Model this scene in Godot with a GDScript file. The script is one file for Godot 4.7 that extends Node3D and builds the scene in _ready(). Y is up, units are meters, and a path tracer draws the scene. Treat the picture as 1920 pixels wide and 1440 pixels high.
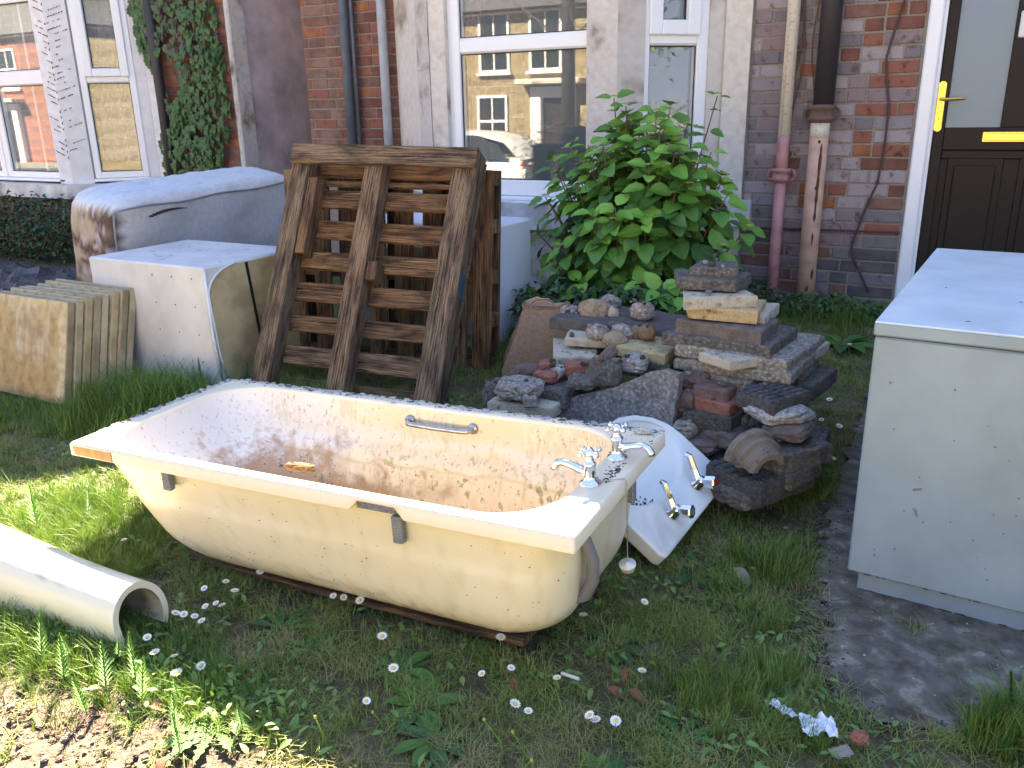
extends Node3D
# A front garden full of cast-off bathroom fittings, pallets and paving stones before a terrace of brick houses.
# x runs along the house fronts, z towards the street, y up; metres.

var rng := RandomNumberGenerator.new()
var M := {}
var T := {}
var taken := {}
var nz := FastNoiseLite.new()
var nf := FastNoiseLite.new()


func _ready() -> void:
	rng.seed = 77
	nz.seed = 5
	nz.frequency = 1.0
	nz.fractal_octaves = 3
	nf.seed = 9
	nf.frequency = 1.0
	nf.fractal_octaves = 1
	view()
	textures()
	materials()
	ground()
	our_house()
	neighbour_house()
	far_side()
	ivy()
	hydrangea()
	shrubs()
	mattress_and_divans()
	pallets()
	leaning_slabs()
	stones()
	paper_bag()
	bath()
	wash_basin()
	pedestal()
	cabinet()
	grass()
	flowers()
	litter()


# ---------------------------------------------------------------- camera, sky, sun
func view() -> void:
	var cam := Camera3D.new()
	cam.name = "camera"
	cam.transform = Transform3D(Basis(Vector3(0.878, -0.019, -0.479), Vector3(-0.133, 0.950, -0.282), Vector3(0.461, 0.311, 0.831)).orthonormalized(), Vector3(0, 1.40, 0))
	cam.fov = 49.0
	cam.near = 0.05
	cam.far = 400.0
	add_child(cam)
	cam.current = true
	var we := WorldEnvironment.new()
	we.name = "world_environment"
	var env := Environment.new()
	env.background_mode = Environment.BG_SKY
	var sm := ProceduralSkyMaterial.new()
	sm.sky_top_color = Color(0.51, 0.615, 0.81)
	sm.sky_horizon_color = Color(0.83, 0.87, 0.93)
	sm.sky_curve = 0.12
	sm.ground_bottom_color = Color(0.25, 0.24, 0.22)
	sm.ground_horizon_color = Color(0.5, 0.5, 0.5)
	sm.sky_energy_multiplier = 0.50
	var sky := Sky.new()
	sky.sky_material = sm
	env.sky = sky
	env.tonemap_mode = Environment.TONE_MAPPER_LINEAR
	env.tonemap_exposure = 12.8
	env.sdfgi_enabled = true
	env.ssao_enabled = true
	env.ssil_enabled = true
	we.environment = env
	add_child(we)
	var sun := DirectionalLight3D.new()
	sun.name = "sun"
	sun.light_energy = 1.6
	sun.light_color = Color(1.0, 0.94, 0.80)
	sun.light_angular_distance = 0.5
	sun.shadow_enabled = true
	sun.transform = Transform3D(Basis.looking_at(Vector3(0.62, -1.05, 1.0), Vector3.UP), Vector3(0, 12, -12))
	add_child(sun)


# ---------------------------------------------------------------- naming
func numbered(called: String, parent: Node) -> String:
	var k := str(parent.get_instance_id()) + "/" + called
	var n: int = taken.get(k, 0)
	taken[k] = n + 1
	return called if n == 0 else "%s_%03d" % [called, n]


func node(called: String, mesh: Mesh, mat: Material, parent: Node = null, xf := Transform3D()) -> MeshInstance3D:
	var p: Node = parent if parent else self
	var o := MeshInstance3D.new()
	o.name = numbered(called, p)
	o.mesh = mesh
	o.material_override = mat
	o.transform = xf
	p.add_child(o, true)
	return o


func put(called: String, st: SurfaceTool, mat: Material, parent: Node = null, xf := Transform3D()) -> MeshInstance3D:
	return node(called, fin(st), mat, parent, xf)


func thing(called: String, label: String, category: String, xf := Transform3D(), group := "") -> Node3D:
	var o := Node3D.new()
	o.name = numbered(called, self)
	o.transform = xf
	add_child(o, true)
	return tag(o, label, category, group)


func tag(o: Node3D, label: String, category: String, group := "") -> Node3D:
	o.set_meta("label", label)
	o.set_meta("category", category)
	if not o.has_meta("kind"):
		o.set_meta("kind", "thing")
	if group:
		o.set_meta("group", group)
	return o


func kind(o: Node3D, k: String) -> Node3D:
	o.set_meta("kind", k)
	return o


func copy(o: Node3D, called: String, parent: Node = null) -> Node3D:
	var p: Node = parent if parent else self
	var c: Node3D = o.duplicate()
	c.name = numbered(called, p)
	p.add_child(c, true)
	return c


# ---------------------------------------------------------------- mesh helpers
func stn(smooth := false) -> SurfaceTool:
	var st := SurfaceTool.new()
	st.begin(Mesh.PRIMITIVE_TRIANGLES)
	st.set_smooth_group(0 if smooth else -1)
	return st


func fin(st: SurfaceTool) -> ArrayMesh:
	st.generate_normals()
	return st.commit()


func tri(st: SurfaceTool, a: Vector3, b: Vector3, c: Vector3, c0: Vector3) -> void:
	# wound so that the face looks away from c0
	if (b - a).cross(c - a).dot((a + b + c) / 3.0 - c0) > 0:
		st.add_vertex(a); st.add_vertex(c); st.add_vertex(b)
	else:
		st.add_vertex(a); st.add_vertex(b); st.add_vertex(c)


func quad(st: SurfaceTool, a: Vector3, b: Vector3, c: Vector3, d: Vector3, c0: Vector3) -> void:
	tri(st, a, b, c, c0)
	tri(st, a, c, d, c0)


# a box with chamfered edges; wood = UV along the longest side
func box(st: SurfaceTool, size: Vector3, xf := Transform3D(), bev := 0.0, jit := 0.0, uvo := Vector2(-1, -1)) -> void:
	var h := size * 0.5
	var P := {}
	for sx in [-1, 1]:
		for sy in [-1, 1]:
			for sz in [-1, 1]:
				var j := Vector3(rng.randf_range(-jit, jit), rng.randf_range(-jit, jit), rng.randf_range(-jit, jit))
				for ax in 3:
					var e := Vector3(h.x - (0.0 if ax == 0 else bev), h.y - (0.0 if ax == 1 else bev), h.z - (0.0 if ax == 2 else bev))
					P[[sx, sy, sz, ax]] = Vector3(sx * e.x, sy * e.y, sz * e.z) + j
	var long := size.max_axis_index()
	var faces := []
	for ax in 3:
		var u := (ax + 1) % 3
		var v := (ax + 2) % 3
		for s in [-1, 1]:
			var q := []
			for k in [[-1, -1], [1, -1], [1, 1], [-1, 1]]:
				var key := [0, 0, 0, ax]
				key[ax] = s; key[u] = k[0]; key[v] = k[1]
				q.append(P[key])
			faces.append([q, ax])
	if bev > 0:
		for ax in 3:
			var u := (ax + 1) % 3
			var v := (ax + 2) % 3
			for su in [-1, 1]:
				for sv in [-1, 1]:
					var q := []
					for k in [[-1, u], [1, u], [1, v], [-1, v]]:
						var key := [0, 0, 0, k[1]]
						key[ax] = k[0]; key[u] = su; key[v] = sv
						q.append(P[key])
					faces.append([q, u])
		for sx in [-1, 1]:
			for sy in [-1, 1]:
				for sz in [-1, 1]:
					faces.append([[P[[sx, sy, sz, 0]], P[[sx, sy, sz, 1]], P[[sx, sy, sz, 2]]], 1])
	for f in faces:
		var q: Array = f[0]
		var flip: bool = (q[1] - q[0]).cross(q[2] - q[0]).dot(q[0] + q[1] + q[2]) > 0
		var order := [0, 2, 1] if flip else [0, 1, 2]
		if q.size() == 4:
			order += ([0, 3, 2] if flip else [0, 2, 3])
		for k in order:
			var p: Vector3 = q[k]
			if uvo.x >= 0:
				var ax: int = f[1]
				var ua := long if long != ax else (ax + 1) % 3
				var va := 3 - ax - ua
				st.set_uv(Vector2(p[ua] / 1.0, p[va] / 0.25) + uvo + Vector2(0, ax * 0.37))
			st.add_vertex(xf * p)


func bx(size: Vector3, at := Vector3.ZERO, bev := 0.0) -> ArrayMesh:
	var st := stn()
	box(st, size, Transform3D(Basis(), at), bev)
	return fin(st)


func span(st: SurfaceTool, lo: Vector3, hi: Vector3, bev := 0.0) -> void:
	box(st, hi - lo, Transform3D(Basis(), (lo + hi) * 0.5), bev)


# a tube along points; one radius each
func tube(st: SurfaceTool, pts: Array, radii: Array, seg := 8, cap := true) -> void:
	var rings := []
	var side := Vector3.ZERO
	for i in pts.size():
		var d: Vector3 = (pts[min(i + 1, pts.size() - 1)] - pts[max(i - 1, 0)]).normalized()
		if side == Vector3.ZERO:
			side = d.cross(Vector3(0.31, 0.9, 0.27)).normalized()
		side = (side - d * side.dot(d)).normalized()
		var up := d.cross(side)
		var ring := []
		var r: float = radii[min(i, radii.size() - 1)]
		for k in seg:
			var a := TAU * k / seg
			ring.append(pts[i] + (side * cos(a) + up * sin(a)) * r)
		rings.append(ring)
	for i in rings.size() - 1:
		var c0: Vector3 = (pts[i] + pts[i + 1]) * 0.5
		for k in seg:
			quad(st, rings[i][k], rings[i][(k + 1) % seg], rings[i + 1][(k + 1) % seg], rings[i + 1][k], c0)
	if cap:
		for e in [[0, 1], [pts.size() - 1, pts.size() - 2]]:
			for k in seg:
				tri(st, pts[e[0]], rings[e[0]][k], rings[e[0]][(k + 1) % seg], pts[e[1]])


# profile: array of Vector2(radius, height) turned about y
func lathe(st: SurfaceTool, prof: Array, seg := 16, xf := Transform3D()) -> void:
	for i in prof.size() - 1:
		var p: Vector2 = prof[i]
		var q: Vector2 = prof[i + 1]
		var c0 := Vector3(0, (p.y + q.y) * 0.5, 0)
		if absf(p.y - q.y) < 1e-5:
			c0.y += 0.05 if q.x > p.x else -0.05
		for k in seg:
			var a := TAU * k / seg
			var b := TAU * (k + 1) / seg
			var pa := Vector3(p.x * cos(a), p.y, p.x * sin(a))
			var pb := Vector3(p.x * cos(b), p.y, p.x * sin(b))
			var qa := Vector3(q.x * cos(a), q.y, q.x * sin(a))
			var qb := Vector3(q.x * cos(b), q.y, q.x * sin(b))
			if q.x > 1e-5:
				tri(st, xf * pa, xf * qb, xf * qa, xf * c0)
			if p.x > 1e-5:
				tri(st, xf * pa, xf * pb, xf * qb, xf * c0)


# a grid of points f(i, j); wound by flip
func sheet(st: SurfaceTool, nu: int, nv: int, f: Callable, flip := false, col = null) -> void:
	var p := []
	var c := []
	for i in nu + 1:
		var row := PackedVector3Array()
		var cr := PackedColorArray()
		for j in nv + 1:
			var v: Vector3 = f.call(i, j)
			row.append(v)
			if col != null:
				cr.append(col.call(v, i, j))
		p.append(row)
		c.append(cr)
	for i in nu:
		for j in nv:
			var ids := [[i, j], [i + 1, j], [i + 1, j + 1], [i, j], [i + 1, j + 1], [i, j + 1]]
			if flip:
				ids = [[i, j], [i + 1, j + 1], [i + 1, j], [i, j], [i, j + 1], [i + 1, j + 1]]
			for k in ids:
				if col != null:
					st.set_color(c[k[0]][k[1]])
				st.set_uv(Vector2(float(k[0]) / nu, float(k[1]) / nv))
				st.add_vertex(p[k[0]][k[1]])


func octa(sub: int) -> Array:
	var tris := []
	for sx in [-1, 1]:
		for sy in [-1, 1]:
			for sz in [-1, 1]:
				tris.append([Vector3(sx, 0, 0), Vector3(0, sy, 0), Vector3(0, 0, sz)])
	for s in sub:
		var nt := []
		for t in tris:
			var ab: Vector3 = (t[0] + t[1]).normalized()
			var bc: Vector3 = (t[1] + t[2]).normalized()
			var ca: Vector3 = (t[2] + t[0]).normalized()
			nt.append([t[0], ab, ca]); nt.append([ab, t[1], bc]); nt.append([ca, bc, t[2]]); nt.append([ab, bc, ca])
		tris = nt
	return tris


# rounded or squarish lump filling the box size; base at y = 0
func lump(st: SurfaceTool, size: Vector3, square: float, rough: float, freq: float, seed_: int, sub := 3, xf := Transform3D()) -> void:
	var o := Vector3(seed_ * 3.17, seed_ * 1.31, seed_ * 7.7)
	var planes := []
	var r := RandomNumberGenerator.new()
	r.seed = seed_
	for k in 5:
		planes.append([Vector3(r.randf_range(-1, 1), r.randf_range(-0.3, 1), r.randf_range(-1, 1)).normalized(), r.randf_range(0.72, 0.95)])
	var f := func(d: Vector3) -> Vector3:
		var q := pow(pow(absf(d.x), square) + pow(absf(d.y), square) + pow(absf(d.z), square), -1.0 / square)
		var v := d * q
		for pl in planes:
			var over: float = v.dot(pl[0]) - pl[1] * (1.0 if square < 3 else 1.25)
			if over > 0:
				v -= pl[0] * over * 0.9
		var n := nz.get_noise_3dv(v * freq + o) * rough + nf.get_noise_3dv(v * freq * 3.1 + o) * rough * 0.35
		v *= 1.0 + n
		return xf * Vector3(v.x * size.x * 0.5, (v.y + 1.0) * size.y * 0.5, v.z * size.z * 0.5)
	var c0 := xf * Vector3(0, size.y * 0.5, 0)
	for t in octa(sub):
		tri(st, f.call(t[0]), f.call(t[1]), f.call(t[2]), c0)


# broken paving slab: top outline w x d, front edge at z = 0 going back, base at y = 0
func slab(st: SurfaceTool, w: float, h: float, d: float, jag: float, seed_: int, cut := 0.0, xf := Transform3D()) -> void:
	var r := RandomNumberGenerator.new()
	r.seed = seed_
	var corners := [Vector2(-w / 2, 0), Vector2(w / 2, 0), Vector2(w / 2, -d), Vector2(-w / 2, -d)]
	for k in 4:
		corners[k] += Vector2(r.randf_range(-cut, cut), r.randf_range(-cut, cut) if k > 1 else 0.0)
	var out := []
	for k in 4:
		var a: Vector2 = corners[k]
		var b: Vector2 = corners[(k + 1) % 4]
		var n: int = max(2, int(a.distance_to(b) / 0.028))
		var nn := (b - a).normalized().orthogonal()
		for i in n:
			var t := float(i) / n
			var j := jag * (nf.get_noise_2d(seed_ * 9.1 + k * 13.0 + t * a.distance_to(b) * 22.0, 3.0) + r.randf_range(-0.3, 0.3))
			if i == 0:
				j *= 0.4
			out.append(a.lerp(b, t) + nn * j)
	var N := out.size()
	var mid := Vector2(0, -d * 0.5)
	var rings := []
	# rings from the top centre outwards and down
	var levels := [[0.55, h, 0.002], [0.93, h, 0.002], [0.985, h - 0.003, 0.001], [1.0, h - 0.009, 0.0], [1.0, h * 0.5, 0.0], [1.0, 0.006, 0.0], [0.985, 0.0, 0.0], [0.5, 0.0, 0.0]]
	for L in levels.size():
		var ring := []
		for i in N:
			var p: Vector2 = mid + (out[i] - mid) * levels[L][0]
			if L == 4:
				p += (out[i] - mid).normalized() * r.randf_range(-0.5, 0.5) * jag
			ring.append(xf * Vector3(p.x, levels[L][1] + r.randf_range(-1, 1) * levels[L][2], p.y))
		rings.append(ring)
	var c0 := xf * Vector3(0, h * 0.5, -d * 0.5)
	for L in levels.size() - 1:
		for i in N:
			quad(st, rings[L][i], rings[L][(i + 1) % N], rings[L + 1][(i + 1) % N], rings[L + 1][i], c0)
	for e in [0, levels.size() - 1]:
		var cc := xf * Vector3(mid.x, levels[e][1], mid.y)
		for i in N:
			tri(st, cc, rings[e][i], rings[e][(i + 1) % N], c0)


# convex or concave outline in the x, y plane pushed to depth along z
func prism(st: SurfaceTool, outline: PackedVector2Array, z0: float, z1: float, xf := Transform3D()) -> void:
	var ids := Geometry2D.triangulate_polygon(outline)
	for k in range(0, ids.size(), 3):
		var a := outline[ids[k]]
		var b := outline[ids[k + 1]]
		var c := outline[ids[k + 2]]
		var m := (a + b + c) / 3.0
		var zc := (z0 + z1) * 0.5
		for z in [z0, z1]:
			tri(st, xf * Vector3(a.x, a.y, z), xf * Vector3(b.x, b.y, z), xf * Vector3(c.x, c.y, z), xf * Vector3(m.x, m.y, zc))
	var ccw := not Geometry2D.is_polygon_clockwise(outline)
	for i in outline.size():
		var a := outline[i]
		var b := outline[(i + 1) % outline.size()]
		var n := (b - a).orthogonal() * (1.0 if ccw else -1.0)
		var inner := (a + b) * 0.5 + n.normalized() * 0.001 * (1.0 if ccw else 1.0)
		if Geometry2D.is_point_in_polygon(inner, outline) == false:
			inner = (a + b) * 0.5 - n.normalized() * 0.001
		quad(st, xf * Vector3(a.x, a.y, z0), xf * Vector3(b.x, b.y, z0), xf * Vector3(b.x, b.y, z1), xf * Vector3(a.x, a.y, z1), xf * Vector3(inner.x, inner.y, (z0 + z1) * 0.5))


func multi(called: String, mesh: Mesh, mat: Material, xfs: Array, cols: Array, parent: Node = null) -> MultiMeshInstance3D:
	var mm := MultiMesh.new()
	mm.transform_format = MultiMesh.TRANSFORM_3D
	mm.use_colors = cols.size() > 0
	mm.mesh = mesh
	mm.instance_count = xfs.size()
	for i in xfs.size():
		mm.set_instance_transform(i, xfs[i])
		if cols.size() > 0:
			mm.set_instance_color(i, cols[i])
	var o := MultiMeshInstance3D.new()
	var p: Node = parent if parent else self
	o.name = numbered(called, p)
	o.multimesh = mm
	o.material_override = mat
	o.set_meta("kind", "stuff")
	p.add_child(o, true)
	return o


func frame(x: Vector3, y: Vector3, o: Vector3) -> Transform3D:
	var xn := x.normalized()
	var yn := (y - xn * y.dot(xn)).normalized()
	return Transform3D(Basis(xn, yn, xn.cross(yn)), o)


func turn(yaw: float, o := Vector3.ZERO, pitch := 0.0, roll := 0.0) -> Transform3D:
	return Transform3D(Basis.from_euler(Vector3(deg_to_rad(pitch), deg_to_rad(yaw), deg_to_rad(roll))), o)


# ---------------------------------------------------------------- textures and materials
func ntex(seed_: int, freq: float, stops: Array, size := 512, oct := 5, type := FastNoiseLite.TYPE_SIMPLEX_SMOOTH) -> NoiseTexture2D:
	var n := FastNoiseLite.new()
	n.seed = seed_
	n.frequency = freq
	n.noise_type = type
	n.fractal_octaves = oct
	n.fractal_gain = 0.55
	if type == FastNoiseLite.TYPE_CELLULAR:
		n.cellular_return_type = FastNoiseLite.RETURN_DISTANCE
		n.fractal_type = FastNoiseLite.FRACTAL_NONE
		n.domain_warp_enabled = true
		n.domain_warp_amplitude = 12.0
	var t := NoiseTexture2D.new()
	t.width = size
	t.height = size
	t.seamless = true
	t.noise = n
	var g := Gradient.new()
	g.offsets = PackedFloat32Array()
	g.colors = PackedColorArray()
	var off := PackedFloat32Array()
	var cl := PackedColorArray()
	for s in stops:
		off.append(s[0])
		var c = s[1]
		cl.append(c if c is Color else Color(c, c, c))
	g.offsets = off
	g.colors = cl
	t.color_ramp = g
	return t


func textures() -> void:
	T.grain = ntex(1, 0.05, [[0.2, 0.80], [0.5, 0.92], [0.8, 1.0]])
	T.blotch = ntex(2, 0.008, [[0.2, 0.80], [0.5, 0.92], [0.8, 1.0]])
	T.soft = ntex(14, 0.012, [[0.2, 0.93], [0.5, 0.97], [0.8, 1.0]])
	T.dirt = ntex(3, 0.01, [[0.10, Color(0.58, 0.52, 0.45)], [0.25, Color(0.86, 0.83, 0.80)], [0.38, Color(0.98, 0.975, 0.97)], [1.0, Color(1, 1, 1)]])
	T.bump = ntex(4, 0.02, [[0.1, 0.0], [0.9, 1.0]], 512, 6)
	T.fine = ntex(6, 0.06, [[0.15, 0.0], [0.85, 1.0]], 512, 4)
	T.speck = ntex(7, 0.05, [[0.0, Color(0.35, 0.3, 0.25)], [0.02, Color(0.6, 0.55, 0.5)], [0.035, Color(1, 1, 1)], [1.0, Color(1, 1, 1)]], 1024, 1, FastNoiseLite.TYPE_CELLULAR)
	T.lichen = ntex(8, 0.02, [[0.15, Color(0.58, 0.56, 0.53)], [0.42, Color(0.74, 0.73, 0.71)], [0.62, Color(0.82, 0.81, 0.80)], [0.74, Color(1, 1, 1)]], 512, 6)
	T.flake = ntex(10, 0.022, [[0.0, 0.0], [0.52, 0.1], [0.56, 1.0], [1.0, 1.0]], 512, 5)
	T.mould = ntex(12, 0.007, [[0.12, Color(0.52, 0.49, 0.47)], [0.38, Color(0.80, 0.78, 0.77)], [0.70, Color(1, 0.99, 0.98)], [1.0, Color(1, 1, 1)]], 512, 6)
	T.net = net_texture()
	wood_texture()


func net_texture() -> ImageTexture:
	var im := Image.create(256, 256, false, Image.FORMAT_RGBA8)
	for y in 256:
		for x in 256:
			var a := 0.62 + 0.2 * sin(x * 0.9) * sin(y * 0.9)
			var fl := Vector2(fmod(x, 64.0) - 32.0, fmod(y, 64.0) - 32.0)
			if fl.length() < 8.0 + 3.0 * sin(atan2(fl.y, fl.x) * 5.0):
				a = 0.95
			im.set_pixel(x, y, Color(0.85, 0.86, 0.88, clampf(a, 0, 1)))
	return ImageTexture.create_from_image(im)


func wood_texture() -> void:
	var n := FastNoiseLite.new()
	n.seed = 21
	n.frequency = 1.0
	n.fractal_octaves = 4
	var S := 512
	var im := Image.create(S, S, false, Image.FORMAT_RGB8)
	var hm := Image.create(S, S, false, Image.FORMAT_L8)
	for y in S:
		for x in S:
			# seamless by wrapping both ways onto circles would be costly; fade the seam instead
			var u := float(x) / S
			var v := float(y) / S
			var s := 0.0
			var ck := 0.0
			for w in 2:
				var uu := u - w
				var wt := (1.0 - u) if w == 0 else u
				s += n.get_noise_3d(uu * 3.0, v * 40.0, 0.0) * wt
				ck += n.get_noise_3d(uu * 2.2, v * 70.0 + n.get_noise_2d(uu * 4.0, v * 5.0) * 2.0, 7.0) * wt
			var crack := smoothstep(0.13, 0.24, absf(ck)) if ck < 0 else 1.0
			crack = 1.0 - (1.0 - crack) * 0.0 if ck > -0.13 else 1.0 - smoothstep(0.13, 0.26, -ck)
			var t := clampf(0.5 + s * 0.9, 0, 1)
			var c := Color(0.50, 0.42, 0.33).lerp(Color(0.95, 0.86, 0.73), t)
			c = c * lerpf(0.28, 1.0, crack)
			im.set_pixel(x, y, Color(c.r, c.g, c.b))
			var hh := t * 0.5 * crack + 0.5 * crack
			hm.set_pixel(x, y, Color(hh, hh, hh))
	T.wood = ImageTexture.create_from_image(im)
	T.wood_h = ImageTexture.create_from_image(hm)


func mk(key: String, r: float, g: float, b: float, rough := 0.9, tex := "", sc := 1.0, bump := "", bs := 0.0, det := "", dsc := 0.5) -> StandardMaterial3D:
	var m := StandardMaterial3D.new()
	m.resource_name = key
	m.albedo_color = Color(r, g, b).linear_to_srgb()
	m.roughness = rough
	if tex or bump:
		m.uv1_triplanar = true
		m.uv1_world_triplanar = true
		m.uv1_scale = Vector3(sc, sc, sc)
	if tex:
		m.albedo_texture = T[tex]
	if bump:
		m.heightmap_enabled = true
		m.heightmap_texture = T[bump]
		m.heightmap_scale = bs
	if det:
		m.detail_enabled = true
		m.detail_blend_mode = BaseMaterial3D.BLEND_MODE_MUL
		m.detail_uv_layer = BaseMaterial3D.DETAIL_UV_2
		m.detail_albedo = T[det]
		m.uv2_triplanar = true
		m.uv2_world_triplanar = true
		m.uv2_scale = Vector3(dsc, dsc, dsc)
	M[key] = m
	return m


func vtint(m: StandardMaterial3D) -> StandardMaterial3D:
	m.vertex_color_use_as_albedo = true
	return m


func leafy(m: StandardMaterial3D, k := 0.45) -> StandardMaterial3D:
	m.backlight_enabled = true
	m.backlight = Color(k * 0.95, k, k * 0.3)
	return m


func materials() -> void:
	# walls
	mk("mortar", 0.33, 0.285, 0.235, 0.95, "grain", 3.0, "fine", 0.3)
	mk("mortar_dark", 0.20, 0.17, 0.16, 0.95, "grain", 3.0, "fine", 0.3)
	var bk := {"red": [0.307, 0.124, 0.083], "red2": [0.248, 0.100, 0.071], "orange": [0.401, 0.153, 0.071], "brown": [0.283, 0.147, 0.106], "brown2": [0.330, 0.189, 0.142], "purple": [0.30, 0.225, 0.23], "grey": [0.31, 0.27, 0.285], "grey2": [0.23, 0.20, 0.21], "pale": [0.41, 0.345, 0.35], "sooty": [0.15, 0.13, 0.13], "yellow": [0.44, 0.35, 0.20], "yellow2": [0.38, 0.29, 0.16], "yellow3": [0.50, 0.41, 0.25]}
	for k in bk:
		mk("brick_" + k, bk[k][0], bk[k][1], bk[k][2], 0.92, "grain", 5.0, "fine", 0.12, "dirt" if k in ["grey", "grey2", "purple", "pale", "red"] else "blotch", 1.7)
	mk("cement", 0.60, 0.56, 0.52, 0.92, "soft", 2.3, "bump", 0.08, "dirt", 0.5)
	mk("cement_pale", 0.68, 0.63, 0.56, 0.9, "soft", 2.1, "bump", 0.08, "dirt", 0.33)
	mk("white_render", 0.74, 0.72, 0.73, 0.85, "soft", 1.1, "bump", 0.06)
	mk("pink_render", 0.74, 0.61, 0.63, 0.9, "soft", 0.9, "bump", 0.06, "blotch", 0.35)
	mk("white_paint", 0.72, 0.72, 0.74, 0.55, "blotch", 0.7, "", 0, "dirt", 0.45)
	mk("upvc", 0.80, 0.80, 0.82, 0.3)
	mk("gasket", 0.02, 0.02, 0.02, 0.6)
	mk("crack", 0.05, 0.045, 0.045, 0.95)
	mk("door_brown", 0.018, 0.013, 0.011, 0.5, "", 4.0, "fine", 0.03).metallic_specular = 0.35
	mk("brass", 0.85, 0.55, 0.12, 0.22).metallic = 1.0
	mk("slate_roof", 0.09, 0.09, 0.10, 0.7, "grain", 2.0)
	mk("inside", 0.06, 0.055, 0.05, 0.9)
	mk("curtain_red", 0.10, 0.012, 0.012, 0.9)
	var gl := mk("glass", 0.9, 0.95, 0.95, 0.0)
	gl.albedo_color = Color(0.9, 0.95, 0.95, 0.04)
	gl.transparency = BaseMaterial3D.TRANSPARENCY_ALPHA
	gl.metallic_specular = 1.0
	var fg := mk("frosted", 0.16, 0.22, 0.27, 0.35)
	fg.metallic_specular = 0.6
	var nt := mk("net", 0.5, 0.5, 0.52, 0.95)
	nt.albedo_texture = T.net
	nt.transparency = BaseMaterial3D.TRANSPARENCY_ALPHA
	nt.uv1_triplanar = true
	nt.uv1_world_triplanar = true
	nt.uv1_scale = Vector3(3, 3, 3)
	# pipes
	mk("pipe_black", 0.035, 0.03, 0.035, 0.5, "grain", 3.0, "fine", 0.1)
	mk("pipe_blue", 0.10, 0.12, 0.15, 0.5, "blotch", 1.0)
	mk("pipe_grey", 0.45, 0.48, 0.54, 0.45, "blotch", 1.0)
	mk("pipe_pink", 0.50, 0.24, 0.22, 0.6, "blotch", 2.0, "fine", 0.1)
	mk("pipe_buff", 0.60, 0.37, 0.26, 0.6, "blotch", 1.5, "fine", 0.12)
	mk("pipe_flaky", 0.70, 0.62, 0.52, 0.75, "dirt", 6.0, "flake", 0.25)
	mk("rust", 0.12, 0.05, 0.03, 0.9, "grain", 6.0, "fine", 0.3)
	mk("collar_pink", 0.45, 0.22, 0.2, 0.7, "dirt", 5.0, "fine", 0.4)
	mk("collar_brown", 0.16, 0.10, 0.075, 0.8, "dirt", 5.0, "fine", 0.5)
	mk("wire", 0.06, 0.035, 0.035, 0.7)
	# wood
	for w in [["wood_grey", 0.43, 0.36, 0.30], ["wood_brown", 0.37, 0.265, 0.18], ["wood_dark", 0.27, 0.205, 0.155], ["wood_pale", 0.47, 0.34, 0.21], ["wood_silver", 0.40, 0.36, 0.325], ["wood_orange", 0.42, 0.275, 0.15]]:
		var m := mk(w[0], w[1], w[2], w[3], 0.9)
		m.albedo_texture = T.wood
		m.heightmap_enabled = true
		m.heightmap_texture = T.wood_h
		m.heightmap_scale = 0.25
		m.detail_enabled = true
		m.detail_blend_mode = BaseMaterial3D.BLEND_MODE_MUL
		m.detail_uv_layer = BaseMaterial3D.DETAIL_UV_1
		m.detail_albedo = T.mould
	mk("blue_paint", 0.04, 0.09, 0.12, 0.7, "grain", 4.0)
	# stone
	var sk := {"dark": [0.215, 0.20, 0.185], "grey": [0.44, 0.41, 0.36], "pale": [0.560, 0.504, 0.392], "buff": [0.560, 0.426, 0.224], "yellow": [0.627, 0.515, 0.280], "brown": [0.20, 0.165, 0.145], "slate": [0.135, 0.13, 0.13], "slatebrown": [0.145, 0.125, 0.115], "mossy": [0.123, 0.118, 0.095], "crust": [0.60, 0.58, 0.56], "biggrey": [0.38, 0.365, 0.35], "moulded": [0.246, 0.207, 0.157], "brickred": [0.31, 0.13, 0.09], "brickbrown": [0.215, 0.135, 0.115], "flint": [0.50, 0.46, 0.41], "flint2": [0.358, 0.280, 0.179], "cobble": [0.280, 0.190, 0.112]}
	for k in sk:
		mk("stone_" + k, sk[k][0], sk[k][1], sk[k][2], 0.93, "lichen" if k in ["dark", "grey", "biggrey", "crust", "flint", "mossy", "slate"] else "grain", 5.0, "bump", 0.16, "dirt" if k in ["pale", "buff", "grey", "crust", "flint", "flint2", "brickred", "moulded"] else "blotch", 3.0)
	vtint(mk("paving", 1, 1, 1, 0.85, "blotch", 3.0, "fine", 0.03))
	mk("paving_edge", 0.54, 0.43, 0.26, 0.9, "blotch", 1.0, "", 0, "blotch", 0.4)
	mk("paving_edge2", 0.52, 0.405, 0.235, 0.9, "blotch", 1.0)
	mk("paving_edge3", 0.53, 0.44, 0.285, 0.9, "blotch", 1.0)
	# cloth, plastic, ceramic
	mk("divan_white", 0.64, 0.62, 0.60, 0.8, "soft", 0.6, "fine", 0.03)
	mk("divan_cream", 0.56, 0.45, 0.25, 0.85, "blotch", 0.8, "fine", 0.03)
	mk("sag_white", 0.62, 0.64, 0.70, 0.5)
	mk("strap", 0.01, 0.02, 0.015, 0.5)
	mk("tack", 0.05, 0.05, 0.05, 0.5)
	vtint(mk("mattress_cloth", 1, 1, 1, 0.95, "soft", 3.0, "bump", 0.05))
	vtint(mk("bath_cream", 1, 1, 1, 0.28, "", 1.0, "", 0, "speck", 3.5)).metallic_specular = 0.5
	M.basin_stain = StandardMaterial3D.new()
	M.basin_stain.roughness = 0.45
	mk("rim_cream", 0.76, 0.67, 0.50, 0.25, "speck", 4.0)
	vtint(mk("basin_white", 1, 1, 1, 0.16))
	vtint(mk("pedestal_cream", 1, 1, 1, 0.22))
	mk("chrome", 0.78, 0.78, 0.80, 0.10).metallic = 1.0
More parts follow.
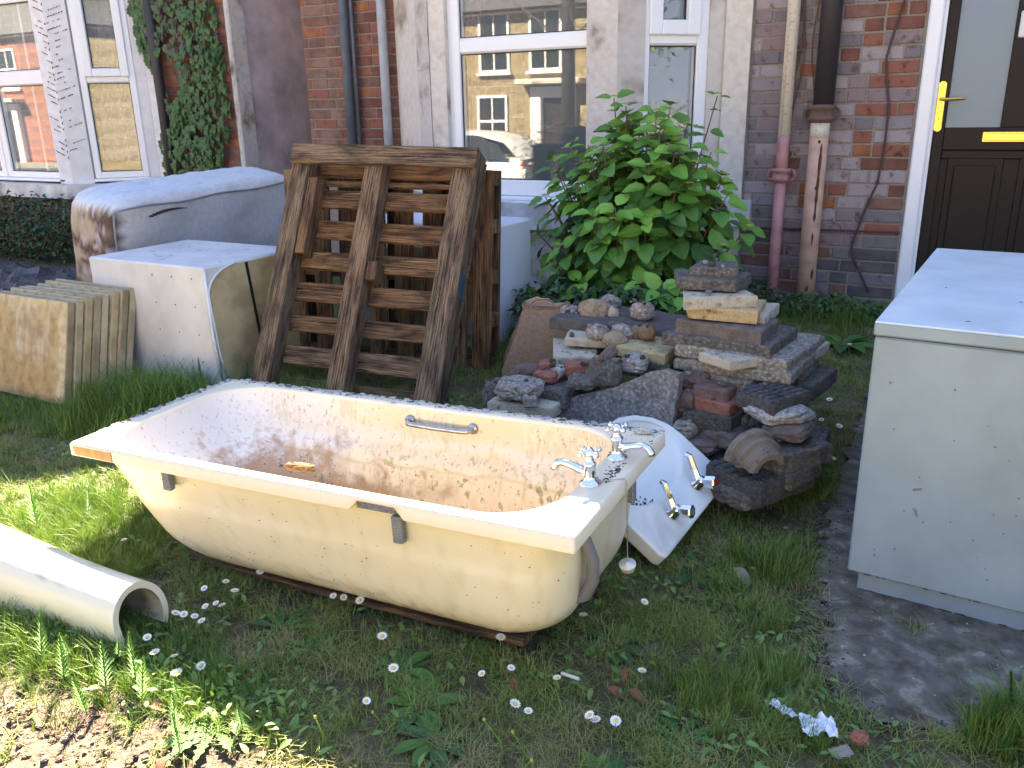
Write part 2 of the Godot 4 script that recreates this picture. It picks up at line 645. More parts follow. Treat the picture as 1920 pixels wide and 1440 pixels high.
	mk("chrome_dull", 0.55, 0.54, 0.52, 0.35, "blotch", 8.0).metallic = 1.0
	mk("fibre_grey", 0.30, 0.30, 0.30, 0.95, "grain", 6.0, "fine", 0.4)
	mk("resin_brown", 0.40, 0.22, 0.07, 0.6, "blotch", 4.0)
	mk("hose_grey", 0.16, 0.16, 0.18, 0.6)
	mk("plug_white", 0.68, 0.66, 0.60, 0.5)
	mk("plaster", 0.62, 0.60, 0.55, 0.95, "grain", 5.0, "bump", 1.2)
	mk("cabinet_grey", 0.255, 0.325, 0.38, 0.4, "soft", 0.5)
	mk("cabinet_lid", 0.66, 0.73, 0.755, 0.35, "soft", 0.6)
	mk("paper", 0.30, 0.195, 0.12, 0.85, "grain", 2.0, "fine", 0.15)
	mk("paper_in", 0.38, 0.27, 0.18, 0.85)
	var pw := mk("plastic_litter", 0.72, 0.76, 0.84, 0.25)
	pw.metallic_specular = 0.8
	# ground
	vtint(mk("earth", 1, 1, 1, 0.97, "grain", 2.0, "bump", 1.2, "blotch", 1.2))
	mk("concrete", 0.27, 0.245, 0.205, 0.92, "lichen", 1.1, "bump", 0.5, "blotch", 0.8)
	mk("tarmac", 0.055, 0.055, 0.058, 0.9, "grain", 3.0, "fine", 0.4)
	mk("pavement", 0.22, 0.21, 0.20, 0.9, "blotch", 0.6)
	mk("tarp", 0.06, 0.05, 0.06, 0.45, "blotch", 2.0, "bump", 1.0)
	vtint(mk("clod", 1, 1, 1, 0.97, "grain", 6.0, "fine", 0.4))
	# plants
	leafy(vtint(mk("grass", 1, 1, 1, 0.6)), 0.6)
	leafy(vtint(mk("weed", 1, 1, 1, 0.6)), 0.55)
	for k in [["leaf_a", 0.085, 0.220, 0.033], ["leaf_b", 0.126, 0.297, 0.033], ["leaf_c", 0.050, 0.149, 0.039], ["leaf_d", 0.179, 0.358, 0.044]]:
		leafy(mk(k[0], k[1], k[2], k[3], 0.45, "grain", 12.0, "fine", 0.15), 0.55)
	for k in [["ivy_a", 0.035, 0.095, 0.028], ["ivy_b", 0.055, 0.13, 0.035], ["ivy_c", 0.06, 0.085, 0.045]]:
		leafy(mk(k[0], k[1], k[2], k[3], 0.4, "grain", 14.0, "fine", 0.1), 0.25)
	leafy(mk("flower_head", 0.30, 0.36, 0.06, 0.7), 0.4)
	mk("stem_green", 0.10, 0.14, 0.04, 0.7)
	mk("stem_brown", 0.13, 0.075, 0.045, 0.85)
	leafy(vtint(mk("shrub", 1, 1, 1, 0.6)), 0.3)
	mk("petal", 0.85, 0.85, 0.85, 0.6)
	mk("daisy_heart", 0.75, 0.48, 0.03, 0.7)
	mk("dry_leaf", 0.22, 0.085, 0.045, 0.8, "grain", 8.0)
	mk("dry_leaf_pale", 0.32, 0.27, 0.22, 0.8, "grain", 8.0)
	mk("bark", 0.09, 0.07, 0.055, 0.95, "grain", 2.0, "bump", 1.5)
	mk("car_white", 0.80, 0.80, 0.80, 0.15)
	mk("car_glass", 0.015, 0.02, 0.022, 0.03)
	mk("rubber", 0.02, 0.02, 0.02, 0.8)
	mk("lamp_red", 0.35, 0.01, 0.01, 0.2)
	mk("grey_lead", 0.22, 0.22, 0.22, 0.7)


# ---------------------------------------------------------------- ground
func gy(x: float, z: float) -> float:
	if z > 0.9:
		return lerpf(0.03, -0.42, smoothstep(0.9, 2.2, z))
	var d := maxf(0.0, -2.25 - z)
	return 0.03 + 0.06 * minf(d, 6.0) + 0.04 * smoothstep(1.6, 2.5, -x) * minf(1.0, d / 0.9)


func soil_amount(x: float, z: float) -> float:
	# bare earth in the near left corner
	var edge := -1.10 + 0.05 * nf.get_noise_2d(x * 5.0, 3.0) + maxf(0.0, (x + 1.45) * 0.16)
	return smoothstep(edge - 0.05, edge + 0.04, z) * (1.0 - smoothstep(-1.22, -1.05, x))


var path_line := PackedVector2Array([Vector2(-0.33, -5.40), Vector2(-0.33, -2.87), Vector2(-0.31, -2.66), Vector2(-0.27, -2.29), Vector2(-0.215, -2.06), Vector2(-0.165, -1.90), Vector2(-0.07, -1.815), Vector2(0.06, -1.80), Vector2(0.15, -1.86), Vector2(0.2, -2.0), Vector2(0.3, -2.1), Vector2(0.9, -2.12), Vector2(1.6, -2.2), Vector2(1.6, -5.40)])


func on_path(x: float, z: float) -> bool:
	return Geometry2D.is_point_in_polygon(Vector2(x + 0.03 * nf.get_noise_2d(x * 9.0, z * 9.0) + 0.014 * nf.get_noise_2d(x * 40.0, z * 40.0), z + 0.03 * nf.get_noise_2d(x * 9.0 + 40.0, z * 9.0) + 0.014 * nf.get_noise_2d(x * 40.0 + 9.0, z * 40.0)), path_line)


func ground() -> void:
	var xs := [-120.0, -60.0, -30.0, -18.0, -12.0, -9.0, -7.0]
	var x := -6.0
	while x < 1.6:
		xs.append(x)
		x += 0.035 if x > -3.4 else 0.1
	xs.append_array([1.6, 2.5, 4.0, 8.0, 14.0, 30.0, 60.0, 120.0])
	var zs := [-120.0, -60.0, -30.0, -14.0, -8.0]
	var z := -6.0
	while z < -0.3:
		zs.append(z)
		z += 0.035 if z > -3.0 else 0.1
	zs.append_array([-0.3, 0.2, 0.6, 0.9, 1.1, 1.3, 1.5, 1.7, 1.9, 2.1, 2.3, 2.35])
	var st := stn(true)
	sheet(st, xs.size() - 1, zs.size() - 1, func(i: int, j: int):
		var px: float = xs[i]
		var pz: float = zs[j]
		var near := 1.0 if px > -6.1 and px < 1.7 and pz > -6.1 and pz < -0.2 else 0.0
		var s := soil_amount(px, pz)
		var n := nz.get_noise_2d(px * 3.0, pz * 3.0) * 0.018 + nz.get_noise_2d(px * 14.0, pz * 14.0) * (0.006 + 0.014 * s)
		if on_path(px, pz):
			n = -0.02
		return Vector3(px, gy(px, pz) + n * near, pz), false,
		func(v: Vector3, _i: int, _j: int):
			var s := soil_amount(v.x, v.z)
			var c := Color(0.115, 0.11, 0.045).lerp(Color(0.18, 0.14, 0.08), clampf(0.5 + nz.get_noise_2d(v.x * 2.0, v.z * 2.0) * 1.4, 0, 1))
			var dry := smoothstep(-1.32, -1.15, v.z) * (1.0 - s)
			c = c.lerp(Color(0.26, 0.20, 0.10), dry * 0.6)
			return c.lerp(Color(0.15, 0.105, 0.075), s))
	kind(put("garden_ground", st, M.earth), "structure")
	# pebbles and clods on the bare earth
	var cl := stn()
	lump(cl, Vector3(1, 0.8, 1), 2.3, 0.35, 1.3, 4, 2)
	var clod := fin(cl)
	var xf := []
	var co := []
	for k in 2600:
		var px := rng.randf_range(-2.6, -1.05)
		var pz := rng.randf_range(-1.2, -0.7)
		if rng.randf() > soil_amount(px, pz):
			continue
		var s := 0.003 + 0.016 * pow(rng.randf(), 3.0)
		xf.append(Transform3D(Basis.from_euler(Vector3(rng.randf() * 0.5, rng.randf() * TAU, rng.randf() * 0.5)).scaled(Vector3(s, s * 0.7, s)), Vector3(px, gy(px, pz) + nz.get_noise_2d(px * 3.0, pz * 3.0) * 0.018, pz)))
		co.append([Color(0.17, 0.12, 0.085), Color(0.12, 0.085, 0.06), Color(0.24, 0.19, 0.15), Color(0.15, 0.10, 0.075)][rng.randi() % 4])
	multi("soil_clods", clod, M.clod, xf, co)
	# concrete path, its edge crumbling away
	var ps := stn(true)
	var cell := 0.024
	var ph := func(px: float, pz: float) -> Vector3: return Vector3(px + 0.013 * nf.get_noise_2d(px * 50.0, pz * 50.0), gy(px, pz) + 0.010 + 0.0025 * nz.get_noise_2d(px * 7.0, pz * 7.0), pz + 0.013 * nf.get_noise_2d(px * 50.0 + 30.0, pz * 50.0))
	for i in 82:
		for j in 152:
			var px := -0.37 + i * cell
			var pz := -5.40 + j * cell
			if on_path(px + cell / 2, pz + cell / 2):
				quad(ps, ph.call(px, pz), ph.call(px + cell, pz), ph.call(px + cell, pz + cell), ph.call(px, pz + cell), Vector3(px, -20, pz))
	kind(put("concrete_path", ps, M.concrete), "structure")
	xf = []
	co = []
	for k in 5200:
		var e := rng.randi_range(1, 9)
		var p := path_line[e].lerp(path_line[e + 1], rng.randf()) + Vector2(rng.randfn(), rng.randfn()) * 0.03
		var s := 0.002 + 0.009 * pow(rng.randf(), 3.0)
		xf.append(Transform3D(Basis(Vector3.UP, rng.randf() * TAU).scaled(Vector3(s, s * 0.6, s)), Vector3(p.x, gy(p.x, p.y) + 0.007, p.y)))
		co.append([Color(0.13, 0.10, 0.07), Color(0.09, 0.07, 0.05), Color(0.24, 0.21, 0.18), Color(0.16, 0.14, 0.09)][rng.randi() % 4])
	multi("path_edge_crumbs", clod, M.clod, xf, co)
	# street
	kind(node("near_pavement", bx(Vector3(240, 0.12, 1.5), Vector3(0, -0.40, 2.95)), M.pavement), "structure")
	kind(node("road", bx(Vector3(240, 0.1, 7.0), Vector3(0, -0.49, 7.1)), M.tarmac), "structure")
	kind(node("far_pavement", bx(Vector3(240, 0.12, 2.0), Vector3(0, -0.40, 11.5)), M.pavement), "structure")
	kind(node("far_ground", bx(Vector3(240, 0.1, 110), Vector3(0, -0.45, 67.4)), M.pavement), "structure")


# ---------------------------------------------------------------- houses
var brick_meshes := {}


func brick_mesh(len_: float) -> ArrayMesh:
	var k := int(round(len_ / 0.012))
	var key := Vector2i(k, rng.randi() % 3)
	if not brick_meshes.has(key):
		var st := stn()
		box(st, Vector3(k * 0.012, 0.0655, 0.055), Transform3D(), 0.004, 0.0018)
		brick_meshes[key] = fin(st)
	return brick_meshes[key]


func bricks(parent: Node3D, x0: float, x1: float, y0: float, y1: float, z: float, pick: Callable) -> void:
	var row := 0
	var y := y0
	while y < y1 - 0.03:
		var x := x0 - (0.055 if row % 2 else 0.0)
		var k := row % 2
		while x < x1 - 0.012:
			var l := 0.213 if k % 2 == 0 else 0.102
			if rng.randf() < 0.12:
				l = 0.157
			var a := maxf(x, x0 + 0.002)
			var b := minf(x + l, x1 - 0.002)
			if x1 - b < 0.05:
				b = x1 - 0.002
				l = b - x + 0.01
			if b - a > 0.03:
				var c: String = pick.call((a + b) * 0.5, y)
				node("brick", brick_mesh(b - a), M["brick_" + c], parent, turn(rng.randf_range(-0.4, 0.4), Vector3((a + b) * 0.5, y + 0.032, z - 0.0275 + rng.randf_range(-0.0025, 0.002)), 0, rng.randf_range(-0.25, 0.25)))
			x += l + 0.009
			k += 1
		y += 0.075
		row += 1


# a glazed window in its own x, y plane, outside at +z; y measured in world height
func window(parent: Node3D, xf: Transform3D, w: float, y0: float, t0: float, t1: float, y1: float, fl: float, fr: float, fb: float, sash := 0.0) -> Node3D:
	var st := stn()
	var d := 0.035
	span(st, Vector3(0, y0, -d), Vector3(fl, y1, d), 0.006)
	span(st, Vector3(w - fr, y0, -d), Vector3(w, y1, d), 0.006)
	span(st, Vector3(fl - 0.004, y0, -d + 0.001), Vector3(w - fr + 0.004, y0 + fb, d - 0.001), 0.006)
	span(st, Vector3(fl - 0.004, t0, -d + 0.002), Vector3(w - fr + 0.004, t1, d - 0.002), 0.012)
	span(st, Vector3(fl - 0.004, y1 - 0.07, -d + 0.001), Vector3(w - fr + 0.004, y1, d - 0.001), 0.006)
	# sill nosing
	span(st, Vector3(-0.01, y0 - 0.028, -d), Vector3(w + 0.01, y0 - 0.002, d + 0.03), 0.006)
	var o := put("window", st, M.upvc, parent, xf)
	if sash > 0:
		var ss := stn()
		span(ss, Vector3(fl - 0.01, t1 - 0.01, 0.0), Vector3(fl + sash, y1 - 0.06, d + 0.02), 0.008)
		span(ss, Vector3(w - fr - sash, t1 - 0.01, 0.0), Vector3(w - fr + 0.01, y1 - 0.06, d + 0.02), 0.008)
		span(ss, Vector3(fl + sash - 0.004, t1 - 0.01, 0.001), Vector3(w - fr - sash + 0.004, t1 + sash, d + 0.019), 0.008)
		put("opening_sash", ss, M.upvc, o)
	var gk := stn()
	for pr in [[y0 + fb, t0], [t1 + sash, y1 - 0.07]]:
		var a := fl + (sash if pr[0] > t0 else 0.0)
		var b := w - fr - (sash if pr[0] > t0 else 0.0)
		for dz in [0.010, -0.014]:
			node("pane", bx(Vector3(b - a, pr[1] - pr[0], 0.004), Vector3((a + b) / 2, (pr[0] + pr[1]) / 2, dz)), M.glass, o)
		var e := 0.007
		span(gk, Vector3(a - 0.001, pr[0], 0.013), Vector3(a + e, pr[1], 0.017))
		span(gk, Vector3(b - e, pr[0], 0.013), Vector3(b + 0.001, pr[1], 0.017))
		span(gk, Vector3(a + e, pr[0], 0.0125), Vector3(b - e, pr[0] + e, 0.0165))
		span(gk, Vector3(a + e, pr[1] - e, 0.0125), Vector3(b - e, pr[1], 0.0165))
	put("gasket", gk, M.gasket, o)
	return o


func plan(outline: Array, y0: float, y1: float) -> SurfaceTool:
	var st := stn()
	var p := PackedVector2Array()
	for v in outline:
		p.append(v)
	prism(st, p, y0, y1, Transform3D(Basis(Vector3(1, 0, 0), Vector3(0, 0, 1), Vector3(0, 1, 0)), Vector3.ZERO))
	return st


func roof(parent: Node3D, x0: float, x1: float, eave: float, ridge_z: float, pitch: float) -> void:
	var rise := (-5.22 - ridge_z) * tan(deg_to_rad(pitch))
	var st := stn()
	var o := PackedVector2Array([Vector2(-5.22, eave - 0.12), Vector2(-5.22, eave), Vector2(ridge_z, eave + rise), Vector2(2.0 * ridge_z + 5.22, eave), Vector2(2.0 * ridge_z + 5.22, eave - 0.12)])
	prism(st, o, x0, x1, Transform3D(Basis(Vector3(0, 0, 1), Vector3(0, 1, 0), Vector3(1, 0, 0)), Vector3.ZERO))
	put("roof", st, M.slate_roof, parent)


func our_house() -> void:
	var h := thing("brick_house", "red and grey brick house with rendered bay window and dark brown front door", "house", Transform3D(Basis(), Vector3.ZERO))
	var Z := -5.42
	# walls: mortar backing, then the bricks
	var st := stn()
	span(st, Vector3(-1.34, -0.2, -5.66), Vector3(-0.385, 2.62, Z - 0.006))
	var rw := put("brick_wall", st, M.mortar, h)
	rw.set_meta("label", "weathered grey and red brick wall beside the brown door")
	bricks(rw, -1.315, -0.395, 0.12, 2.55, Z, func(x, y):
		var r := rng.randf()
		var red := clampf((x + 1.05) / 0.5, 0, 1) * clampf((y - 0.55) / 0.35, 0, 1)
		if r < red * 0.58:
			return ["red", "red2", "orange", "brown", "red"][rng.randi() % 5]
		if y < 0.7:
			return ["grey2", "sooty", "brown", "grey2", "purple"][rng.randi() % 5]
		return ["grey", "purple", "pale", "grey2", "pale", "purple"][rng.randi() % 6])
	st = stn()
	span(st, Vector3(-4.80, -0.2, -5.66), Vector3(-3.88, 2.62, Z - 0.006))
	var lw := put("brick_wall", st, M.mortar, h)
	lw.set_meta("label", "red brick wall behind the two straight drainpipes")
	bricks(lw, -4.80, -3.89, 0.90, 2.55, Z, func(x, _y):
		if x < -4.36:
			return ["brown2", "brown", "brown2", "brown", "orange"][rng.randi() % 5] if rng.randf() < 0.9 else "red"
		return ["red", "red2", "red2", "red", "orange", "brown"][rng.randi() % 6])
	# unseen bulk of the house
	st = stn()
	span(st, Vector3(-4.80, 2.63, -5.66), Vector3(9.0, 4.06, Z))
	span(st, Vector3(0.64, -0.2, -5.66), Vector3(9.0, 2.62, Z))
	span(st, Vector3(-4.80, -0.2, -12.6), Vector3(-4.56, 4.12, -5.67))
	span(st, Vector3(8.76, -0.2, -12.6), Vector3(9.0, 4.12, -5.67))
	span(st, Vector3(-4.55, -0.2, -12.84), Vector3(8.75, 4.12, -12.6))
	put("outer_wall", st, M.brick_red2, h)
	st = stn()
	span(st, Vector3(-4.55, 0.2, -12.5), Vector3(8.7, 0.28, -5.68))
	span(st, Vector3(-4.55, 2.62, -12.5), Vector3(8.7, 2.74, -5.68))
	span(st, Vector3(-4.5, 0.29, -8.6), Vector3(8.7, 2.61, -8.5))
	span(st, Vector3(-1.3, 0.29, -8.4), Vector3(-1.2, 2.61, -5.68))
	put("room_lining", st, M.inside, h)
	roof(h, -4.80, 9.2, 4.19, -9.0, 30)
	# bay
	var fl := Vector2(-3.274, -4.9)
	var fr := Vector2(-1.97, -4.9)
	put("bay_base", plan([Vector2(-3.918, -5.6), Vector2(-3.918, Z), fl, fr, Vector2(-1.48, Z), Vector2(-1.48, -5.6)], -0.1, 0.655), M.cement, h)
	var sill := put("bay_sill", plan([Vector2(-3.99, -5.52), Vector2(-3.99, Z + 0.03), Vector2(-3.31, -4.80), Vector2(-1.93, -4.80), Vector2(-1.36, Z + 0.05), Vector2(-1.26, Z + 0.05), Vector2(-1.26, -5.6)], 0.66, 0.825), M.white_paint, h)
	sill.set_meta("label", "chipped white painted stone sill of the bay")
	put("bay_lintel", plan([Vector2(-3.93, -5.6), Vector2(-3.93, Z), Vector2(-3.28, -4.88), Vector2(-1.96, -4.88), Vector2(-1.47, Z), Vector2(-1.47, -5.6)], 2.42, 2.78), M.cement, h)
	put("bay_pillar", plan([Vector2(-3.918, Z), Vector2(-3.50, -5.082), Vector2(-3.53, -5.14), Vector2(-3.9, -5.55)], 0.83, 2.42), M.cement_pale, h)
	put("bay_pillar", plan([Vector2(-3.495, -5.072), Vector2(-3.285, -4.902), Vector2(-3.30, -5.06), Vector2(-3.52, -5.14)], 0.83, 2.42), M.cement, h)
	put("bay_pillar", plan([Vector2(-3.282, -4.908), Vector2(-3.16, -4.908), Vector2(-3.16, -5.06), Vector2(-3.295, -5.06)], 0.83, 2.42), M.cement_pale, h)
	put("bay_pillar", plan([Vector2(-2.165, -4.9), fr, Vector2(-1.849, -5.029), Vector2(-1.92, -5.10), Vector2(-2.1, -5.06), Vector2(-2.165, -5.06)], 0.83, 2.42), M.cement, h)
	put("bay_jamb", plan([Vector2(-1.556, -5.338), Vector2(-1.485, -5.412), Vector2(-1.34, -5.402), Vector2(-1.34, -5.6), Vector2(-1.62, -5.41)], 0.83, 2.42), M.cement_pale, h)
	put("bay_jamb", plan([Vector2(-1.48, -5.394), Vector2(-1.325, -5.394), Vector2(-1.325, -5.41), Vector2(-1.48, -5.41)], 0.1, 2.6), M.cement_pale, h)
	# chalky marks on the left pillar
	var mk_ := stn()
	for k in 16:
		var t := k / 15.0
		var p := Vector3(-3.49, 1.665, -5.066).lerp(Vector3(-3.29, 1.675, -4.902), t) + Vector3(0.004, rng.randf_range(-0.012, 0.012), 0.004)
		box(mk_, Vector3(0.024, rng.randf_range(0.01, 0.03), 0.003), Transform3D(Basis(Vector3.UP, -0.68), p))
	for k in 7:
		box(mk_, Vector3(0.012, 0.022, 0.003), Transform3D(Basis(Vector3.UP, -0.68), Vector3(-3.462 + k * 0.004, 1.44 - k * 0.011, -5.038 + k * 0.003)))
	put("chalk_mark", mk_, M.white_paint, h)
	var w1 := window(h, turn(0, Vector3(-3.185, 0, -4.985)), 1.09, 0.853, 1.735, 1.83, 2.42, 0.105, 0.08, 0.10)
	w1.set_meta("label", "front bay window reflecting a yellow brick house and a white car")
	var e2 := Vector3(0.686, 0, -0.728)
	var n2 := Vector3(0.728, 0, 0.686)
	var w2 := window(h, Transform3D(Basis(e2, Vector3.UP, n2), Vector3(-1.865, 0, -5.045) - n2 * 0.03), 0.43, 0.853, 1.735, 1.80, 2.42, 0.04, 0.075, 0.10, 0.075)
	w2.set_meta("label", "narrow angled bay window reflecting blue sky and leaves")
	# red curtain edge inside
	st = stn(true)
	sheet(st, 24, 2, func(i: int, j: int): return Vector3(-3.11 + i * 0.006, 0.95 + j * 0.72, -5.10 + 0.018 * sin(i * 1.1)))
	put("curtain", st, M.curtain_red, h)
	# door
	var ds := stn()
	span(ds, Vector3(-0.383, 0.24, -5.56), Vector3(-0.31, 2.45, -5.405), 0.008)
	span(ds, Vector3(0.56, 0.24, -5.56), Vector3(0.635, 2.45, -5.405), 0.008)
	span(ds, Vector3(-0.31, 2.37, -5.56), Vector3(0.56, 2.45, -5.406), 0.008)
	span(ds, Vector3(-0.312, 0.24, -5.545), Vector3(-0.292, 2.37, -5.44), 0.004)
	put("door_frame", ds, M.upvc, h)
	var dr := stn()
	span(dr, Vector3(-0.29, 0.30, -5.53), Vector3(-0.235, 2.36, -5.462), 0.004)
	span(dr, Vector3(0.50, 0.30, -5.53), Vector3(0.555, 2.36, -5.462), 0.004)
	span(dr, Vector3(-0.235, 0.30, -5.53), Vector3(0.50, 0.42, -5.463), 0.004)
	span(dr, Vector3(-0.235, 1.13, -5.53), Vector3(0.50, 1.25, -5.463), 0.004)
	span(dr, Vector3(0.035, 1.25, -5.53), Vector3(0.205, 2.2, -5.464), 0.004)
	span(dr, Vector3(-0.235, 2.2, -5.53), Vector3(0.50, 2.36, -5.463), 0.004)
	span(dr, Vector3(-0.236, 0.42, -5.53), Vector3(0.501, 1.13, -5.478))
	for px in [[-0.20, 0.08], [0.15, 0.45]]:
		span(dr, Vector3(px[0], 0.46, -5.49), Vector3(px[1], 1.09, -5.470), 0.006)
		span(dr, Vector3(px[0] + 0.035, 0.50, -5.475), Vector3(px[1] - 0.035, 1.05, -5.461), 0.008)
	span(dr, Vector3(-0.238, 1.08, -5.48), Vector3(0.5, 1.132, -5.468), 0.008)
	var door := put("front_door", dr, M.door_brown, h)
	door.set_meta("label", "dark brown panelled door with brass handle and letterbox")
	node("door_glass", bx(Vector3(0.268, 0.95, 0.02), Vector3(-0.100, 1.725, -5.49)), M.frosted, door)
	node("door_glass", bx(Vector3(0.295, 0.95, 0.02), Vector3(0.3525, 1.725, -5.49)), M.frosted, door)
	var hp := stn()
	span(hp, Vector3(-0.292, 1.25, -5.463), Vector3(-0.252, 1.475, -5.455), 0.003)
	for yy in [1.25, 1.475]:
		lathe(hp, [Vector2(0, 0.0), Vector2(0.0198, 0.0), Vector2(0.0198, 0.0075), Vector2(0, 0.0076)], 16, Transform3D(Basis(Vector3(1, 0, 0), PI / 2), Vector3(-0.272, yy, -5.4628)))
	span(hp, Vector3(-0.284, 1.322, -5.456), Vector3(-0.26, 1.336, -5.447), 0.003)
	lathe(hp, [Vector2(0, 0), Vector2(0.008, 0.0), Vector2(0.008, 0.006), Vector2(0, 0.007)], 12, Transform3D(Basis(Vector3(1, 0, 0), PI / 2), Vector3(-0.272, 1.30, -5.456)))
	tube(hp, [Vector3(-0.272, 1.40, -5.458), Vector3(-0.272, 1.40, -5.425), Vector3(-0.262, 1.40, -5.415), Vector3(-0.21, 1.401, -5.413), Vector3(-0.16, 1.402, -5.416), Vector3(-0.15, 1.402, -5.417)], [0.010, 0.010, 0.010, 0.0095, 0.008, 0.004], 10)
	put("door_handle", hp, M.brass, door)
	var lb := stn()
	span(lb, Vector3(-0.045, 1.172, -5.463), Vector3(0.235, 1.228, -5.455), 0.004)
	span(lb, Vector3(-0.032, 1.180, -5.456), Vector3(0.222, 1.220, -5.450), 0.003)
	put("letterbox", lb, M.brass, door)
	var db := stn()
	span(db, Vector3(0.052, 1.70, -5.465), Vector3(0.115, 1.83, -5.452), 0.006)
	put("number_plate", db, M.plug_white, door)
	put("door_step", plan([Vector2(-0.42, -5.10), Vector2(0.7, -5.10), Vector2(0.7, -5.5), Vector2(-0.42, -5.5)], 0.0, 0.24), M.concrete, h)
	# pipes: right
	var p1 := stn(true)
	tube(p1, [Vector3(-1.083, 0.98, -5.355), Vector3(-1.083, 1.20, -5.355)], [0.036], 14)
	var pp := put("waste_pipe", p1, M.pipe_pink, h)
	pp.set_meta("label", "thin pipe, pink below and flaking cream above")
	var q := stn(true)
	tube(q, [Vector3(-1.083, 1.20, -5.355), Vector3(-1.083, 3.2, -5.355)], [0.0362], 14)
	put("flaking_pipe_top", q, M.pipe_flaky, pp)
	q = stn(true)
	tube(q, [Vector3(-1.083, 0.10, -5.355), Vector3(-1.083, 0.97, -5.355)], [0.034], 14)
	put("pink_pipe_foot", q, M.pipe_pink, pp)
	q = stn(true)
	lathe(q, [Vector2(0.036, 0), Vector2(0.045, 0.005), Vector2(0.052, 0.02), Vector2(0.054, 0.028), Vector2(0.049, 0.034), Vector2(0.049, 0.062), Vector2(0.056, 0.066), Vector2(0.056, 0.078), Vector2(0.046, 0.085), Vector2(0.036, 0.086)], 18, Transform3D(Basis(), Vector3(-1.083, 0.94, -5.355)))
	ears(q, Vector3(-1.083, 0.985, -5.36), 0.056)
	put("pipe_collar", q, M.collar_pink, pp)
	var p2 := stn(true)
	tube(p2, [Vector3(-0.882, 0.05, -5.35), Vector3(-0.882, 1.20, -5.35)], [0.0535], 18)
	var sp := put("soil_pipe", p2, M.pipe_buff, h)
	sp.set_meta("label", "thick pipe, peeling salmon pink below and black above")
	q = stn(true)
	tube(q, [Vector3(-0.882, 1.20, -5.35), Vector3(-0.882, 1.285, -5.35)], [0.0538], 18)
	put("flaking_pipe_band", q, M.pipe_flaky, sp)
	q = stn(true)
	tube(q, [Vector3(-0.875, 1.36, -5.35), Vector3(-0.875, 3.2, -5.35)], [0.058], 18)
	put("black_pipe_top", q, M.pipe_black, sp)
	q = stn(true)
	lathe(q, [Vector2(0.054, 0), Vector2(0.066, 0.005), Vector2(0.07, 0.012), Vector2(0.078, 0.02), Vector2(0.076, 0.028), Vector2(0.068, 0.034), Vector2(0.068, 0.07), Vector2(0.078, 0.076), Vector2(0.078, 0.09), Vector2(0.06, 0.1)], 20, Transform3D(Basis(), Vector3(-0.880, 1.285, -5.35)))
	ears(q, Vector3(-0.880, 1.335, -5.355), 0.075)
	put("pipe_collar", q, M.collar_brown, sp)
	# bare rusty metal where the paint has peeled off the thick pipe
	for sc in [[1.17, 0.72, 0.008, 0.02], [0.66, 0.58, 0.006, 0.024], [0.44, 0.37, 0.012, -0.35], [0.335, 0.30, 0.011, 0.1], [0.93, 0.905, 0.006, 0.2], [1.19, 1.17, 0.014, 0.3], [0.16, 0.10, 0.004, 0.0]]:
		q = stn(true)
		var ns: int = max(3, int((sc[0] - sc[1]) / 0.025))
		var a0: float = PI / 2 - 0.45 + sc[3]
		var wid := []
		for k in ns + 1:
			wid.append(sc[2] * (0.5 + 0.8 * rng.randf()) * (0.2 if k == 0 or k == ns else 1.0))
		for k in ns:
			var ya: float = lerpf(sc[0], sc[1], float(k) / ns)
			var yb: float = lerpf(sc[0], sc[1], float(k + 1) / ns)
			var v := []
			for e in [[ya, -1, k], [ya, 1, k], [yb, 1, k + 1], [yb, -1, k + 1]]:
				var an: float = a0 - e[0] * 0.16 + 0.12 + e[1] * wid[e[2]] / 0.054
				v.append(Vector3(-0.882 + cos(an) * 0.0543, e[0], -5.35 + sin(an) * 0.0543))
			quad(q, v[0], v[1], v[2], v[3], Vector3(-0.882, (ya + yb) / 2, -5.35))
		put("rust_patch", q, M.rust, sp)
	# pipes: left
	q = stn(true)
	tube(q, [Vector3(-4.33, 0.5, -5.35), Vector3(-4.32, 3.6, -5.35)], [0.038], 12)
	put("drainpipe", q, M.pipe_blue, h).set_meta("label", "dark blue grey drainpipe")
	q = stn(true)
	tube(q, [Vector3(-4.272, 0.5, -5.372), Vector3(-4.262, 3.6, -5.372)], [0.016], 8)
	put("drainpipe", q, M.pipe_blue, h).set_meta("label", "thin dark pipe beside the blue grey drainpipe")
	q = stn(true)
	tube(q, [Vector3(-3.99, 0.5, -5.355), Vector3(-3.975, 3.6, -5.355)], [0.034], 12)
	put("drainpipe", q, M.pipe_grey, h).set_meta("label", "pale grey plastic drainpipe")
	# cables
	q = stn(true)
	var wp := []
	for v in [Vector2(-0.48, 2.6), Vector2(-0.50, 2.1), Vector2(-0.513, 1.91), Vector2(-0.555, 1.72), Vector2(-0.572, 1.62), Vector2(-0.556, 1.50), Vector2(-0.53, 1.36), Vector2(-0.53, 1.15), Vector2(-0.545, 0.95), Vector2(-0.60, 0.78), Vector2(-0.645, 0.60), Vector2(-0.65, 0.53), Vector2(-0.60, 0.45), Vector2(-0.555, 0.36), Vector2(-0.53, 0.31)]:
		wp.append(Vector3(v.x, v.y, -5.408))
	tube(q, wp, [0.0065], 6)
	for k in [5, 8, 10]:
		lump(q, Vector3(0.024, 0.02, 0.012), 3, 0.1, 1, k, 1, Transform3D(Basis(), wp[k] - Vector3(0, 0.01, 0)))
	put("cable", q, M.wire, h)
	q = stn(true)
	tube(q, [Vector3(-1.26, 0.655, -5.408), Vector3(-0.95, 0.66, -5.41), Vector3(-0.7, 0.665, -5.408), Vector3(-0.395, 0.668, -5.41)], [0.006], 6)
	put("cable", q, M.wire, h)
	# stems of a dead climber between the pipes
	q = stn(true)
